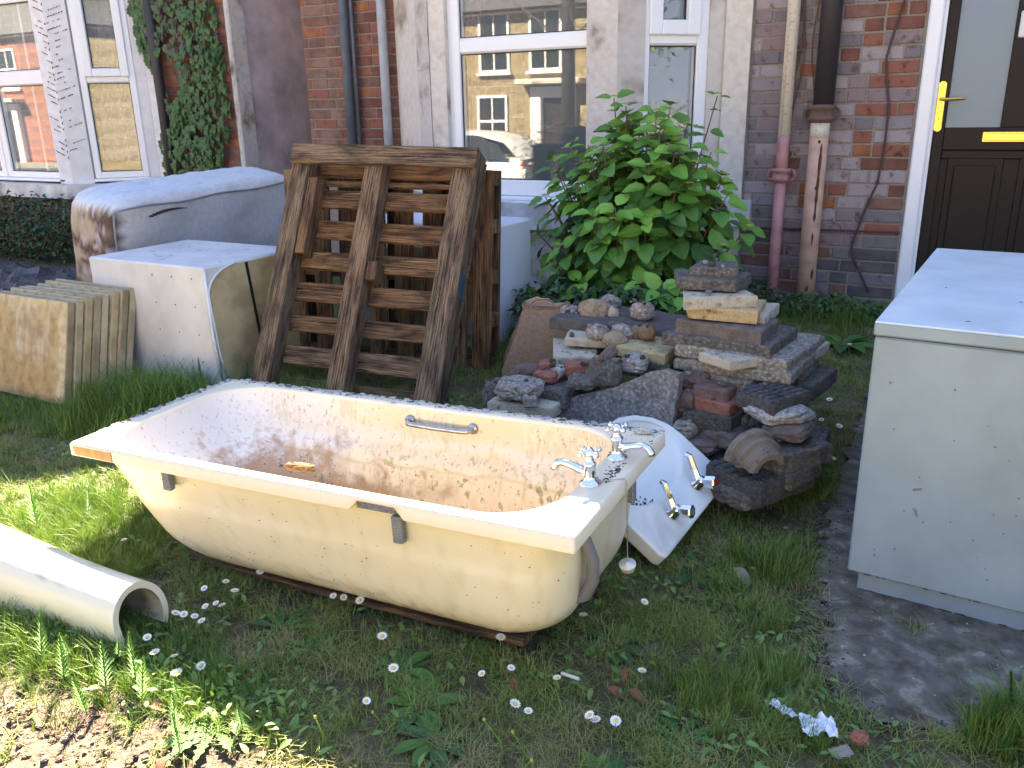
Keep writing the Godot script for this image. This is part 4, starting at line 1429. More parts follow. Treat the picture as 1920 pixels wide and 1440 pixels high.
func hydrangea() -> void:
	var o := thing("hydrangea_bush", "large bright green hydrangea bush with broad leaves in front of the bay", "bush")
	var base := Vector3(-1.62, 0.16, -4.42)
	var r := RandomNumberGenerator.new()
	r.seed = 8
	var meshes := []
	for k in 4:
		var st := stn(true)
		var fold: float = [0.22, 0.32, 0.15, 0.28][k]
		var droop: float = [0.10, 0.22, 0.3, 0.04][k]
		sheet(st, 8, 6, func(i: int, j: int):
			var t := i / 8.0
			var s := j / 3.0 - 1.0
			var w := 0.37 * pow(sin(PI * pow(clampf(t * 0.96 + 0.02, 0, 1), 0.78)), 0.8) * (1.0 + (0.03 if i % 2 else -0.03) * absf(s))
			return Vector3(s * w, absf(s) * w * fold - droop * t * t + 0.02 * sin(t * 20.0) * absf(s), t), true)
		meshes.append(fin(st))
	var tips := [Vector3(-1.80, 1.44, -4.44), Vector3(-1.70, 1.40, -4.36), Vector3(-1.48, 1.40, -4.42), Vector3(-1.36, 1.30, -4.34), Vector3(-1.235, 1.44, -4.42), Vector3(-1.02, 0.80, -4.36), Vector3(-1.10, 0.72, -4.2), Vector3(-2.16, 1.12, -4.42), Vector3(-2.22, 0.72, -4.34), Vector3(-2.12, 0.93, -4.25), Vector3(-1.28, 1.12, -4.25), Vector3(-1.20, 1.05, -4.45)]
	for k in 16:
		var a := r.randf() * TAU
		var q := sqrt(r.randf())
		tips.append(Vector3(-1.60 + cos(a) * q * 0.40, 1.36 - 0.32 * q * q + r.randf_range(-0.06, 0.03), -4.40 + sin(a) * q * 0.28))
	for k in 16:
		var u := k / 15.0
		tips.append(Vector3(lerpf(-2.16, -1.10, u) + r.randf_range(-0.04, 0.04), 0.98 + 0.34 * sin(PI * u) + r.randf_range(-0.12, 0.08), -4.38 + r.randf_range(-0.12, 0.16)))
	for k in 10:
		tips.append(Vector3(lerpf(-2.14, -1.14, k / 9.0), r.randf_range(0.36, 0.62), -4.10 + r.randf_range(-0.08, 0.08)))
	while tips.size() < 78:
		var a := r.randf() * TAU
		var e := r.randf_range(0.05, 1.35)
		var d := Vector3(cos(a) * cos(e) * 0.56, 0.18 + sin(e) * 0.95, sin(a) * cos(e) * 0.42)
		var p := base + Vector3(0, 0.08, 0) + d * r.randf_range(0.85, 1.03)
		if p.z < -4.72 or (d.z < -0.15 and r.randf() < 0.6):
			continue
		tips.append(p)
	var stems := stn(true)
	var heads := []
	var nleaf := 0
	for ti in tips.size():
		var tip: Vector3 = tips[ti]
		var mid := base.lerp(tip, 0.5) + Vector3(0, 0.06, 0) + Vector3(tip.x - base.x, 0, tip.z - base.z) * 0.12
		var start := base + Vector3((tip.x - base.x) * 0.15, -0.04, (tip.z - base.z) * 0.15)
		var pts := []
		for k in 9:
			var t := k / 8.0
			pts.append(start.lerp(mid, t).lerp(mid.lerp(tip, t), t))
		tube(stems, pts, [0.009, 0.008, 0.007, 0.006, 0.005, 0.005, 0.004, 0.0035, 0.003], 5)
		var lone := ti == 4
		var nodes := 6 if not lone else 4
		for k in nodes:
			var t: float = [1.0, 0.95, 0.87, 0.77, 0.65, 0.52][k] if not lone else [1.0, 0.94, 0.86, 0.76][k]
			if nleaf >= 900:
				continue
			var p := start.lerp(mid, t).lerp(mid.lerp(tip, t), t)
			var ax := (start.lerp(mid, minf(t + 0.02, 1)).lerp(mid.lerp(tip, minf(t + 0.02, 1)), minf(t + 0.02, 1)) - start.lerp(mid, t - 0.02).lerp(mid.lerp(tip, t - 0.02), t - 0.02)).normalized()
			var ph := k * PI / 2.0 + ti * 0.7
			var s1 := ax.cross(Vector3(0.3, 0.2, 1.0)).normalized()
			var s2 := ax.cross(s1)
			for side in [0.0, PI]:
				var d := s1 * cos(ph + side) + s2 * sin(ph + side)
				var size := lerpf(0.085, 0.150, k / 4.0) * r.randf_range(0.85, 1.15)
				if lone:
					size = lerpf(0.05, 0.085, k / 3.0)
				var dir := d + ax * lerpf(0.5, 0.15, k / 4.0) + Vector3(0, -0.15 - 0.1 * k, 0)
				var q := p + d * 0.018
				if q.z + dir.z * size < -4.79:
					continue
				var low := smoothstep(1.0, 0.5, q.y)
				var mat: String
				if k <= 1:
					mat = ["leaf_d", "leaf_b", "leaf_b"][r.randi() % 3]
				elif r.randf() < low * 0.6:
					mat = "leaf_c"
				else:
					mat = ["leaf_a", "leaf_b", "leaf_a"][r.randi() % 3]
				var up := (Vector3(0, 1, 0) + Vector3(tip.x - base.x, 0, tip.z - base.z) * 0.8 + Vector3(0, 0, 0.45) + Vector3(r.randf_range(-0.3, 0.3), 0, r.randf_range(-0.3, 0.3))).normalized()
				nleaf += 1
				if nleaf <= 300:
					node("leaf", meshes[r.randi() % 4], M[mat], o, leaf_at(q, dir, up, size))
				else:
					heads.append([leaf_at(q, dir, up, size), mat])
		if ti < 12 or r.randf() < 0.4:
			var fh := stn()
			for k in 22:
				var a := k * 2.4
				var rad := 0.0045 * sqrt(k)
				lump(fh, Vector3(0.008, 0.007, 0.008), 2, 0.0, 1, k, 1, Transform3D(Basis(), tip + Vector3(cos(a) * rad, 0.012 - rad * 0.25, sin(a) * rad)))
			put("flower_head", fh, M.flower_head, o)
	put("stem", stems, M.stem_brown, o)
	# the smaller rest of the leaves
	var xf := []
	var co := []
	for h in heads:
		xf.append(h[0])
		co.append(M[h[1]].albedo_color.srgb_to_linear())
	# inner dark leaves that close the crown
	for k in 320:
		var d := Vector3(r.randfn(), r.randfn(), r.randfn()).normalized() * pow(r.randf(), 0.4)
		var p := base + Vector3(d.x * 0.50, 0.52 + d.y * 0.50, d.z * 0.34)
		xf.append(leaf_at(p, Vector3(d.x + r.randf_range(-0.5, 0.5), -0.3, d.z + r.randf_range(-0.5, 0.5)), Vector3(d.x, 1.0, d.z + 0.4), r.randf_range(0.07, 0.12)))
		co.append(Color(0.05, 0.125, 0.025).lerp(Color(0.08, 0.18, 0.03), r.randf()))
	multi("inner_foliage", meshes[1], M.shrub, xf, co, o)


func shrubs() -> void:
	leaf_cloud("evergreen_shrub", "dark low shrub growing under the left house's bay sill", "shrub", Vector3(-7.35, 0.16, -4.55), Vector3(1.15, 0.30, 0.24), 5200, [Color(0.02, 0.05, 0.018), Color(0.03, 0.068, 0.022), Color(0.04, 0.085, 0.028)], 0.035, 61)
	leaf_cloud("undergrowth", "dark leafy undergrowth behind the long stone slab, under the hydrangea", "plant", Vector3(-1.70, 0.12, -4.05), Vector3(0.55, 0.21, 0.26), 2400, [Color(0.025, 0.06, 0.018), Color(0.035, 0.08, 0.022), Color(0.05, 0.10, 0.03)], 0.04, 62)
	leaf_cloud("ferny_weed", "ferny green weed at the foot of the thick pipe", "plant", Vector3(-0.72, 0.15, -5.12), Vector3(0.34, 0.09, 0.16), 900, [Color(0.03, 0.075, 0.02), Color(0.05, 0.11, 0.03)], 0.03, 63)
	leaf_cloud("ferny_weed", "dark feathery weed between the two pipes at ground level", "plant", Vector3(-1.16, 0.14, -5.1), Vector3(0.2, 0.12, 0.16), 600, [Color(0.02, 0.055, 0.018), Color(0.035, 0.08, 0.022)], 0.03, 64)
	var st := stn()
	sheet(st, 26, 16, func(i: int, j: int):
		var x := -7.6 + i * 0.09
		var z := -4.25 + j * 0.075
		return Vector3(x, gy(x, z) + 0.035 + 0.05 * nz.get_noise_2d(x * 5.0, z * 7.0) + 0.02 * nf.get_noise_2d(x * 16.0, z * 16.0), z), true)
	tag(put("plastic_sheet", st, M.tarp), "crumpled dark plastic sheet on the ground before the left house", "plastic sheet")


# ---------------------------------------------------------------- discarded things
func mattress_and_divans() -> void:
	# mattress standing on its long edge, running towards the passage
	var Zl := Vector3(0.145, 0, 0.989)
	var Yl := Vector3(0.10, 1.0, 0.0).normalized()
	var Xl := Yl.cross(Zl).normalized()
	Zl = Xl.cross(Yl)
	var th := 0.36
	var hh := 0.84
	var ln := 1.75
	var corner := Vector3(-4.11, 0.955, -3.02)
	var c := corner - Xl * th / 2 - Zl * ln / 2 - Yl * hh
	var t := thing("mattress", "dirty white mattress standing on its long edge behind the white divan", "mattress", Transform3D(Basis(Xl, Yl, Zl), c))
	var st := stn(true)
	var f := func(d: Vector3) -> Vector3:
		var p := 9.0
		var q := pow(pow(absf(d.x), p) + pow(absf(d.y), p) + pow(absf(d.z), p), -1.0 / p)
		var v := d * q
		var o := Vector3(v.x * th / 2, v.y * hh / 2 + hh / 2, v.z * ln / 2)
		o += d * 0.012 * nz.get_noise_3dv(o * 5.0)
		o.y += 0.05 * (0.5 - v.x * 0.5) * smoothstep(0.4, 0.9, v.y)
		o.x += 0.012 * sin(o.z * 9.0 + o.y * 3.0) * smoothstep(0.2, 0.8, v.x) * smoothstep(0.95, 0.5, v.y)
		return o
	for tr in octa(5):
		# pull the directions towards the corners so that the faces get enough points
		var pts := []
		for d in tr:
			pts.append(f.call(Vector3(d.x * 1.0, d.y * 1.0, d.z * 1.0)))
		var mid: Vector3 = (pts[0] + pts[1] + pts[2]) / 3.0
		if (pts[1] - pts[0]).cross(pts[2] - pts[0]).dot(mid - Vector3(0, hh / 2, 0)) > 0:
			pts = [pts[0], pts[2], pts[1]]
		for p in pts:
			var col := Color(0.60, 0.60, 0.62)
			var n := nz.get_noise_3dv(p * 6.0)
			var n2 := nz.get_noise_3dv(p * 19.0)
			if p.y > hh - 0.05:
				col = Color(0.66, 0.66, 0.67).lerp(Color(0.56, 0.54, 0.51), smoothstep(0.15, 0.7, n))
			else:
				col = Color(0.52, 0.52, 0.53).lerp(Color(0.50, 0.44, 0.36), smoothstep(0.2, 0.85, (p.z + 0.2) / ln + n * 0.3))
			if p.z > ln / 2 - 0.06 and p.y < hh - 0.05 + n2 * 0.03:
				col = Color(0.11, 0.07, 0.055).lerp(Color(0.42, 0.34, 0.26), smoothstep(-0.12, 0.2, n * 0.5 + n2 * 0.3 - p.x * 1.1 - (0.5 - p.y) * 0.2))
				col = col.lerp(Color(0.48, 0.40, 0.42), smoothstep(0.30, 0.42, nz.get_noise_3dv(p * 11.0 + Vector3(7, 0, 0))))
			st.set_color(col)
			st.add_vertex(p)
	put("cover", st, M.mattress_cloth, t)
	st = stn(true)
	var v := []
	for k in 30:
		v.append(Vector3(th / 2 + 0.001 + 0.003 * sin(k * 0.8), hh - 0.05 + 0.006 * sin(k * 0.5), ln / 2 - 0.03 - k * 0.056))
	tube(st, v, [0.006], 5)
	v = []
	for k in 12:
		v.append(Vector3(th / 2 - 0.006, hh - 0.06 - k * 0.065, ln / 2 - 0.006 + 0.004 * sin(k * 1.1)))
	tube(st, v, [0.006], 5)
	put("piping", st, M.grey_lead, t)
	st = stn()
	for k in 14:
		var a := k / 14.0
		var w := 0.016 * sin(PI * clampf(a * 0.9 + 0.12, 0, 1))
		box(st, Vector3(0.004, w, 0.034), Transform3D(Basis(), Vector3(th / 2 + 0.001, hh - 0.125 + 0.035 * sin(a * 2.4), ln / 2 - 0.19 - k * 0.028)))
	put("tear", st, M.crack, t)
	# divan base 1
	var d1 := thing("divan_base", "white divan bed base on its side with a cream end panel and dark strap", "divan base", turn(0, Vector3(-3.645, 0.10, -3.12)))
	st = stn()
	box(st, Vector3(0.85, 0.60, 0.66), Transform3D(Basis(), Vector3(0, 0.30, 0)), 0.008, 0.003)
	put("frame_cover", st, M.divan_white, d1)
	var out := PackedVector2Array()
	for k in 13:
		var a := PI / 2 + PI / 2 * k / 12.0
		out.append(Vector2(0.12 + 0.19 * cos(a) * 1.0, 0.46 + 0.13 * sin(a)))
	out.append_array([Vector2(-0.058, 0.30), Vector2(-0.045, 0.15), Vector2(-0.02, 0.04), Vector2(0.02, 0.012), Vector2(0.60, 0.012), Vector2(0.60, 0.585)])
	st = stn()
	prism(st, out, 0.0, 0.008, Transform3D(Basis(Vector3(0, 0, -1), Vector3(0, 1, 0), Vector3(1, 0, 0)), Vector3(0.4235, 0.0, 0.245)))
	put("cream_panel", st, M.divan_cream, d1)
	st = stn(true)
	var hem := []
	for k in 13:
		var a := PI / 2 + PI / 2 * k / 12.0
		hem.append(Vector3(0.432, 0.46 + 0.135 * sin(a), 0.245 - (0.12 + 0.195 * cos(a))))
	hem.append_array([Vector3(0.432, 0.30, 0.308), Vector3(0.432, 0.15, 0.296), Vector3(0.432, 0.04, 0.27)])
	tube(st, hem, [0.006], 6)
	tube(st, [Vector3(0.427, 0.585, 0.325), Vector3(0.429, 0.3, 0.322), Vector3(0.427, 0.02, 0.30)], [0.007], 6)
	put("hem", st, M.sag_white, d1)
	st = stn()
	box(st, Vector3(0.004, 0.60, 0.016), Transform3D(Basis(Vector3(1, 0, 0), 0.10), Vector3(0.4345, 0.29, 0.03)))
	put("strap", st, M.strap, d1)
	st = stn()
	for k in 4:
		for i in 3:
			lump(st, Vector3(0.008, 0.008, 0.006), 2, 0, 1, 1, 1, Transform3D(Basis(), Vector3(0.06 + i * 0.14, 0.54 - k * 0.14, 0.331)))
	put("tack", st, M.tack, d1)
	st = stn()
	for k in 16:
		box(st, Vector3(0.03, 0.002, 0.004), Transform3D(Basis(Vector3.UP, rng.randf() * 3), Vector3(rng.randf_range(-0.3, 0.38), 0.602, rng.randf_range(-0.25, 0.25))))
	put("dry_scrap", st, M.dry_leaf_pale, d1)
	# divan base 2, behind the pallets
	var d2 := thing("divan_base", "second divan bed base half hidden behind the pallets, oval cream panel", "divan base", turn(-2, Vector3(-2.65, 0.13, -4.0)))
	st = stn()
	box(st, Vector3(0.90, 0.69, 0.46), Transform3D(Basis(), Vector3(0, 0.345, 0)), 0.012, 0.003)
	put("frame_cover", st, M.sag_white, d2)
	out = PackedVector2Array()
	for k in 28:
		var a := TAU * k / 28.0
		out.append(Vector2(signf(cos(a)) * pow(absf(cos(a)), 0.7) * 0.36, 0.33 + signf(sin(a)) * pow(absf(sin(a)), 0.7) * 0.23))
	st = stn()
	prism(st, out, 0.0, 0.008, Transform3D(Basis(), Vector3(-0.01, 0, 0.228)))
	put("cream_panel", st, M.divan_cream, d2)
	st = stn(true)
	for k in 5:
		tube(st, [Vector3(0.30 + k * 0.012, 0.10 - k * 0.014, 0.234), Vector3(0.40, 0.14 + k * 0.012, 0.236), Vector3(0.446, 0.24 + k * 0.05, 0.232)], [0.005, 0.007, 0.003], 5)
	put("hem", st, M.sag_white, d2)


func board(o: Node3D, called: String, size: Vector3, at: Vector3, mat: String, tilt := 0.0) -> MeshInstance3D:
	var st := stn()
	box(st, size, Transform3D(Basis(Vector3(0, 0, 1), tilt), Vector3.ZERO), 0.004, 0.0025, Vector2(rng.randf(), rng.randf()))
	return put(called, st, M[mat], o, Transform3D(Basis(), at))


func pallets() -> void:
	var X := Vector3(0.985, -0.022, -0.171).normalized()
	var Y := Vector3(-0.124, 0.897, -0.45)
	Y = (Y - X * Y.dot(X)).normalized()
	var Z := X.cross(Y)
	var o := thing("wooden_pallet", "weathered grey wooden pallet leaning in front, its thick runners showing", "pallet", Transform3D(Basis(X, Y, Z), Vector3(-3.086, 1.253, -3.345)))
	var L := 1.245
	board(o, "lead_board", Vector3(1.0, 0.098, 0.026), Vector3(0.5, -0.049, -0.013), "wood_grey")
	for k in 3:
		var x: float = [0.05, 0.462, 0.935][k]
		var w: float = [0.10, 0.10, 0.125][k]
		board(o, "runner", Vector3(w, L - 0.012, 0.095), Vector3(x, -L / 2 + 0.0, -0.075), ["wood_silver", "wood_grey", "wood_silver"][k], [0.0, 0.004, -0.003][k])
		# inner block nailed beside the runner
	board(o, "block", Vector3(0.055, 0.40, 0.085), Vector3(0.128, -0.36, -0.078), "wood_brown")
	board(o, "block", Vector3(0.05, 0.09, 0.085), Vector3(0.54, -0.62, -0.078), "wood_dark")
	for k in 8:
		var y := -0.075 - k * 0.163
		board(o, "slat", Vector3(1.0, rng.randf_range(0.085, 0.10), 0.02), Vector3(0.5, y, -0.1345), ["wood_orange", "wood_brown", "wood_orange", "wood_pale", "wood_brown", "wood_brown", "wood_grey", "wood_dark"][k], rng.randf_range(-0.006, 0.006))
	board(o, "slat", Vector3(0.98, 0.03, 0.018), Vector3(0.5, -0.155, -0.133), "wood_brown", 0.004)
	var nl := stn()
	for k in 8:
		for x in [0.04, 0.07, 0.44, 0.48, 0.92, 0.96]:
			lump(nl, Vector3(0.008, 0.008, 0.004), 2, 0, 1, 1, 1, Transform3D(Basis(), Vector3(x + rng.randf_range(-0.01, 0.01), -0.08 - k * 0.163, -0.029)))
			if k == 0:
				lump(nl, Vector3(0.008, 0.008, 0.004), 2, 0, 1, 1, 1, Transform3D(Basis(), Vector3(x, -0.05 + rng.randf_range(-0.02, 0.02), -0.001)))
	kind(put("nail_heads", nl, M.rust, o), "stuff")
	node("blue_mark", bx(Vector3(0.003, 0.12, 0.07), Vector3(1.000, -0.66, -0.075)), M.blue_paint, o)
	# second pallet, upright behind, slats vertical
	var X2 := Vector3(0.99, 0.0, -0.14).normalized()
	var Y2 := Vector3(0.02, 1.0, -0.10)
	Y2 = (Y2 - X2 * Y2.dot(X2)).normalized()
	var o2 := thing("wooden_pallet", "brown wooden pallet standing upright behind, its slats running up and down", "pallet", Transform3D(Basis(X2, Y2, X2.cross(Y2)), Vector3(-3.27, 0.10, -3.37)))
	for k in 3:
		board(o2, "runner", Vector3(1.20, 0.075, 0.095), Vector3(0.60, [0.04, 0.50, 0.985][k], -0.07), ["wood_dark", "wood_brown", "wood_dark"][k])
	for k in 8:
		var x: float = [0.05, 0.22, 0.38, 0.55, 0.71, 0.87, 1.01, 1.145][k]
		board(o2, "slat", Vector3(0.105, 1.02, 0.02), Vector3(x, 0.51, -0.011), ["wood_grey", "wood_brown", "wood_dark"][k % 3], rng.randf_range(-0.006, 0.006))
	for k in 5:
		board(o2, "slat", Vector3(0.095, 1.02, 0.02), Vector3([0.05, 0.32, 0.60, 0.88, 1.145][k], 0.51, -0.129), "wood_dark")
	for y in [0.28, 0.75]:
		board(o2, "block", Vector3(0.10, 0.07, 0.09), Vector3(1.15, y, -0.07), "wood_pale")


func leaning_slabs() -> void:
	var cols := func(p: Vector3, first: bool, k: int) -> Color:
		# p in the slab's own plane: x from the right edge leftwards (0..0.62), y up (0..0.5)
		var pale := Color(0.58, 0.47, 0.28)
		var ochre := Color(0.47, 0.33, 0.15)
		var n := nz.get_noise_2d(p.x * 5.0 + k * 11.0, p.y * 5.0)
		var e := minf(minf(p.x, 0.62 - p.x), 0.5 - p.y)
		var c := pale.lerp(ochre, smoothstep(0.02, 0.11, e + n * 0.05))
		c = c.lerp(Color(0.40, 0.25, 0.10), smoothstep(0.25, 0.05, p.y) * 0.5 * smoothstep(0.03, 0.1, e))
		if first:
			var s := nz.get_noise_2d(p.x * 42.0, p.y * 2.2)
			var zone := smoothstep(0.10, 0.16, p.x) * smoothstep(0.46, 0.36, p.x) * smoothstep(0.17, 0.24, p.y) * smoothstep(0.46, 0.40, p.y)
			c = c.lerp(Color(0.60, 0.50, 0.36), zone * smoothstep(0.05, 0.3, s))
			c = c.lerp(Color(0.47, 0.37, 0.24), zone * 0.4)
		return c
	var mesh_of := func(first: bool, k: int) -> ArrayMesh:
		var st := stn()
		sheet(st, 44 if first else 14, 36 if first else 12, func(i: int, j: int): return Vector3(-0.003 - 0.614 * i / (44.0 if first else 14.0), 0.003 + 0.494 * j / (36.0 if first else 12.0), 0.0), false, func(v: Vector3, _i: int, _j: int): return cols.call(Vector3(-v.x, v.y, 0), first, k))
		return fin(st)
	var edge := stn()
	box(edge, Vector3(0.62, 0.5, 0.037), Transform3D(Basis(), Vector3(-0.31, 0.25, -0.0195)), 0.003, 0.001)
	var em := fin(edge)
	var plain: ArrayMesh = mesh_of.call(false, 3)
	var names := ["frontmost buff paving slab of the leaning row, stained ochre with pale drips", "second leaning buff slab, directly behind the drip stained front slab", "third buff slab from the front of the leaning row", "fourth buff slab from the front of the leaning row", "fifth buff slab from the front, in the middle back of the leaning row", "third buff slab from the back of the leaning row", "last but one leaning buff slab, just before the rearmost", "rearmost buff slab of the leaning row, touching the white divan"]
	for k in 8:
		var o := thing("paving_slab", names[k], "paving slab", Transform3D(Basis.from_euler(Vector3(deg_to_rad(-13.8 + rng.randf_range(-0.5, 0.5)), rng.randf_range(-0.012, 0.012), rng.randf_range(-0.012, 0.012))), Vector3(-3.745 + rng.randf_range(-0.009, 0.009), 0.075 + k * 0.001, -2.312 - k * 0.0485)), "buff paving slabs leaning in a row")
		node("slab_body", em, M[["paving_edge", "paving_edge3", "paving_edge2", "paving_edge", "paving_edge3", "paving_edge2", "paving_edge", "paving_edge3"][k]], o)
		node("stained_face", mesh_of.call(true, 0) if k == 0 else plain, M.paving, o)


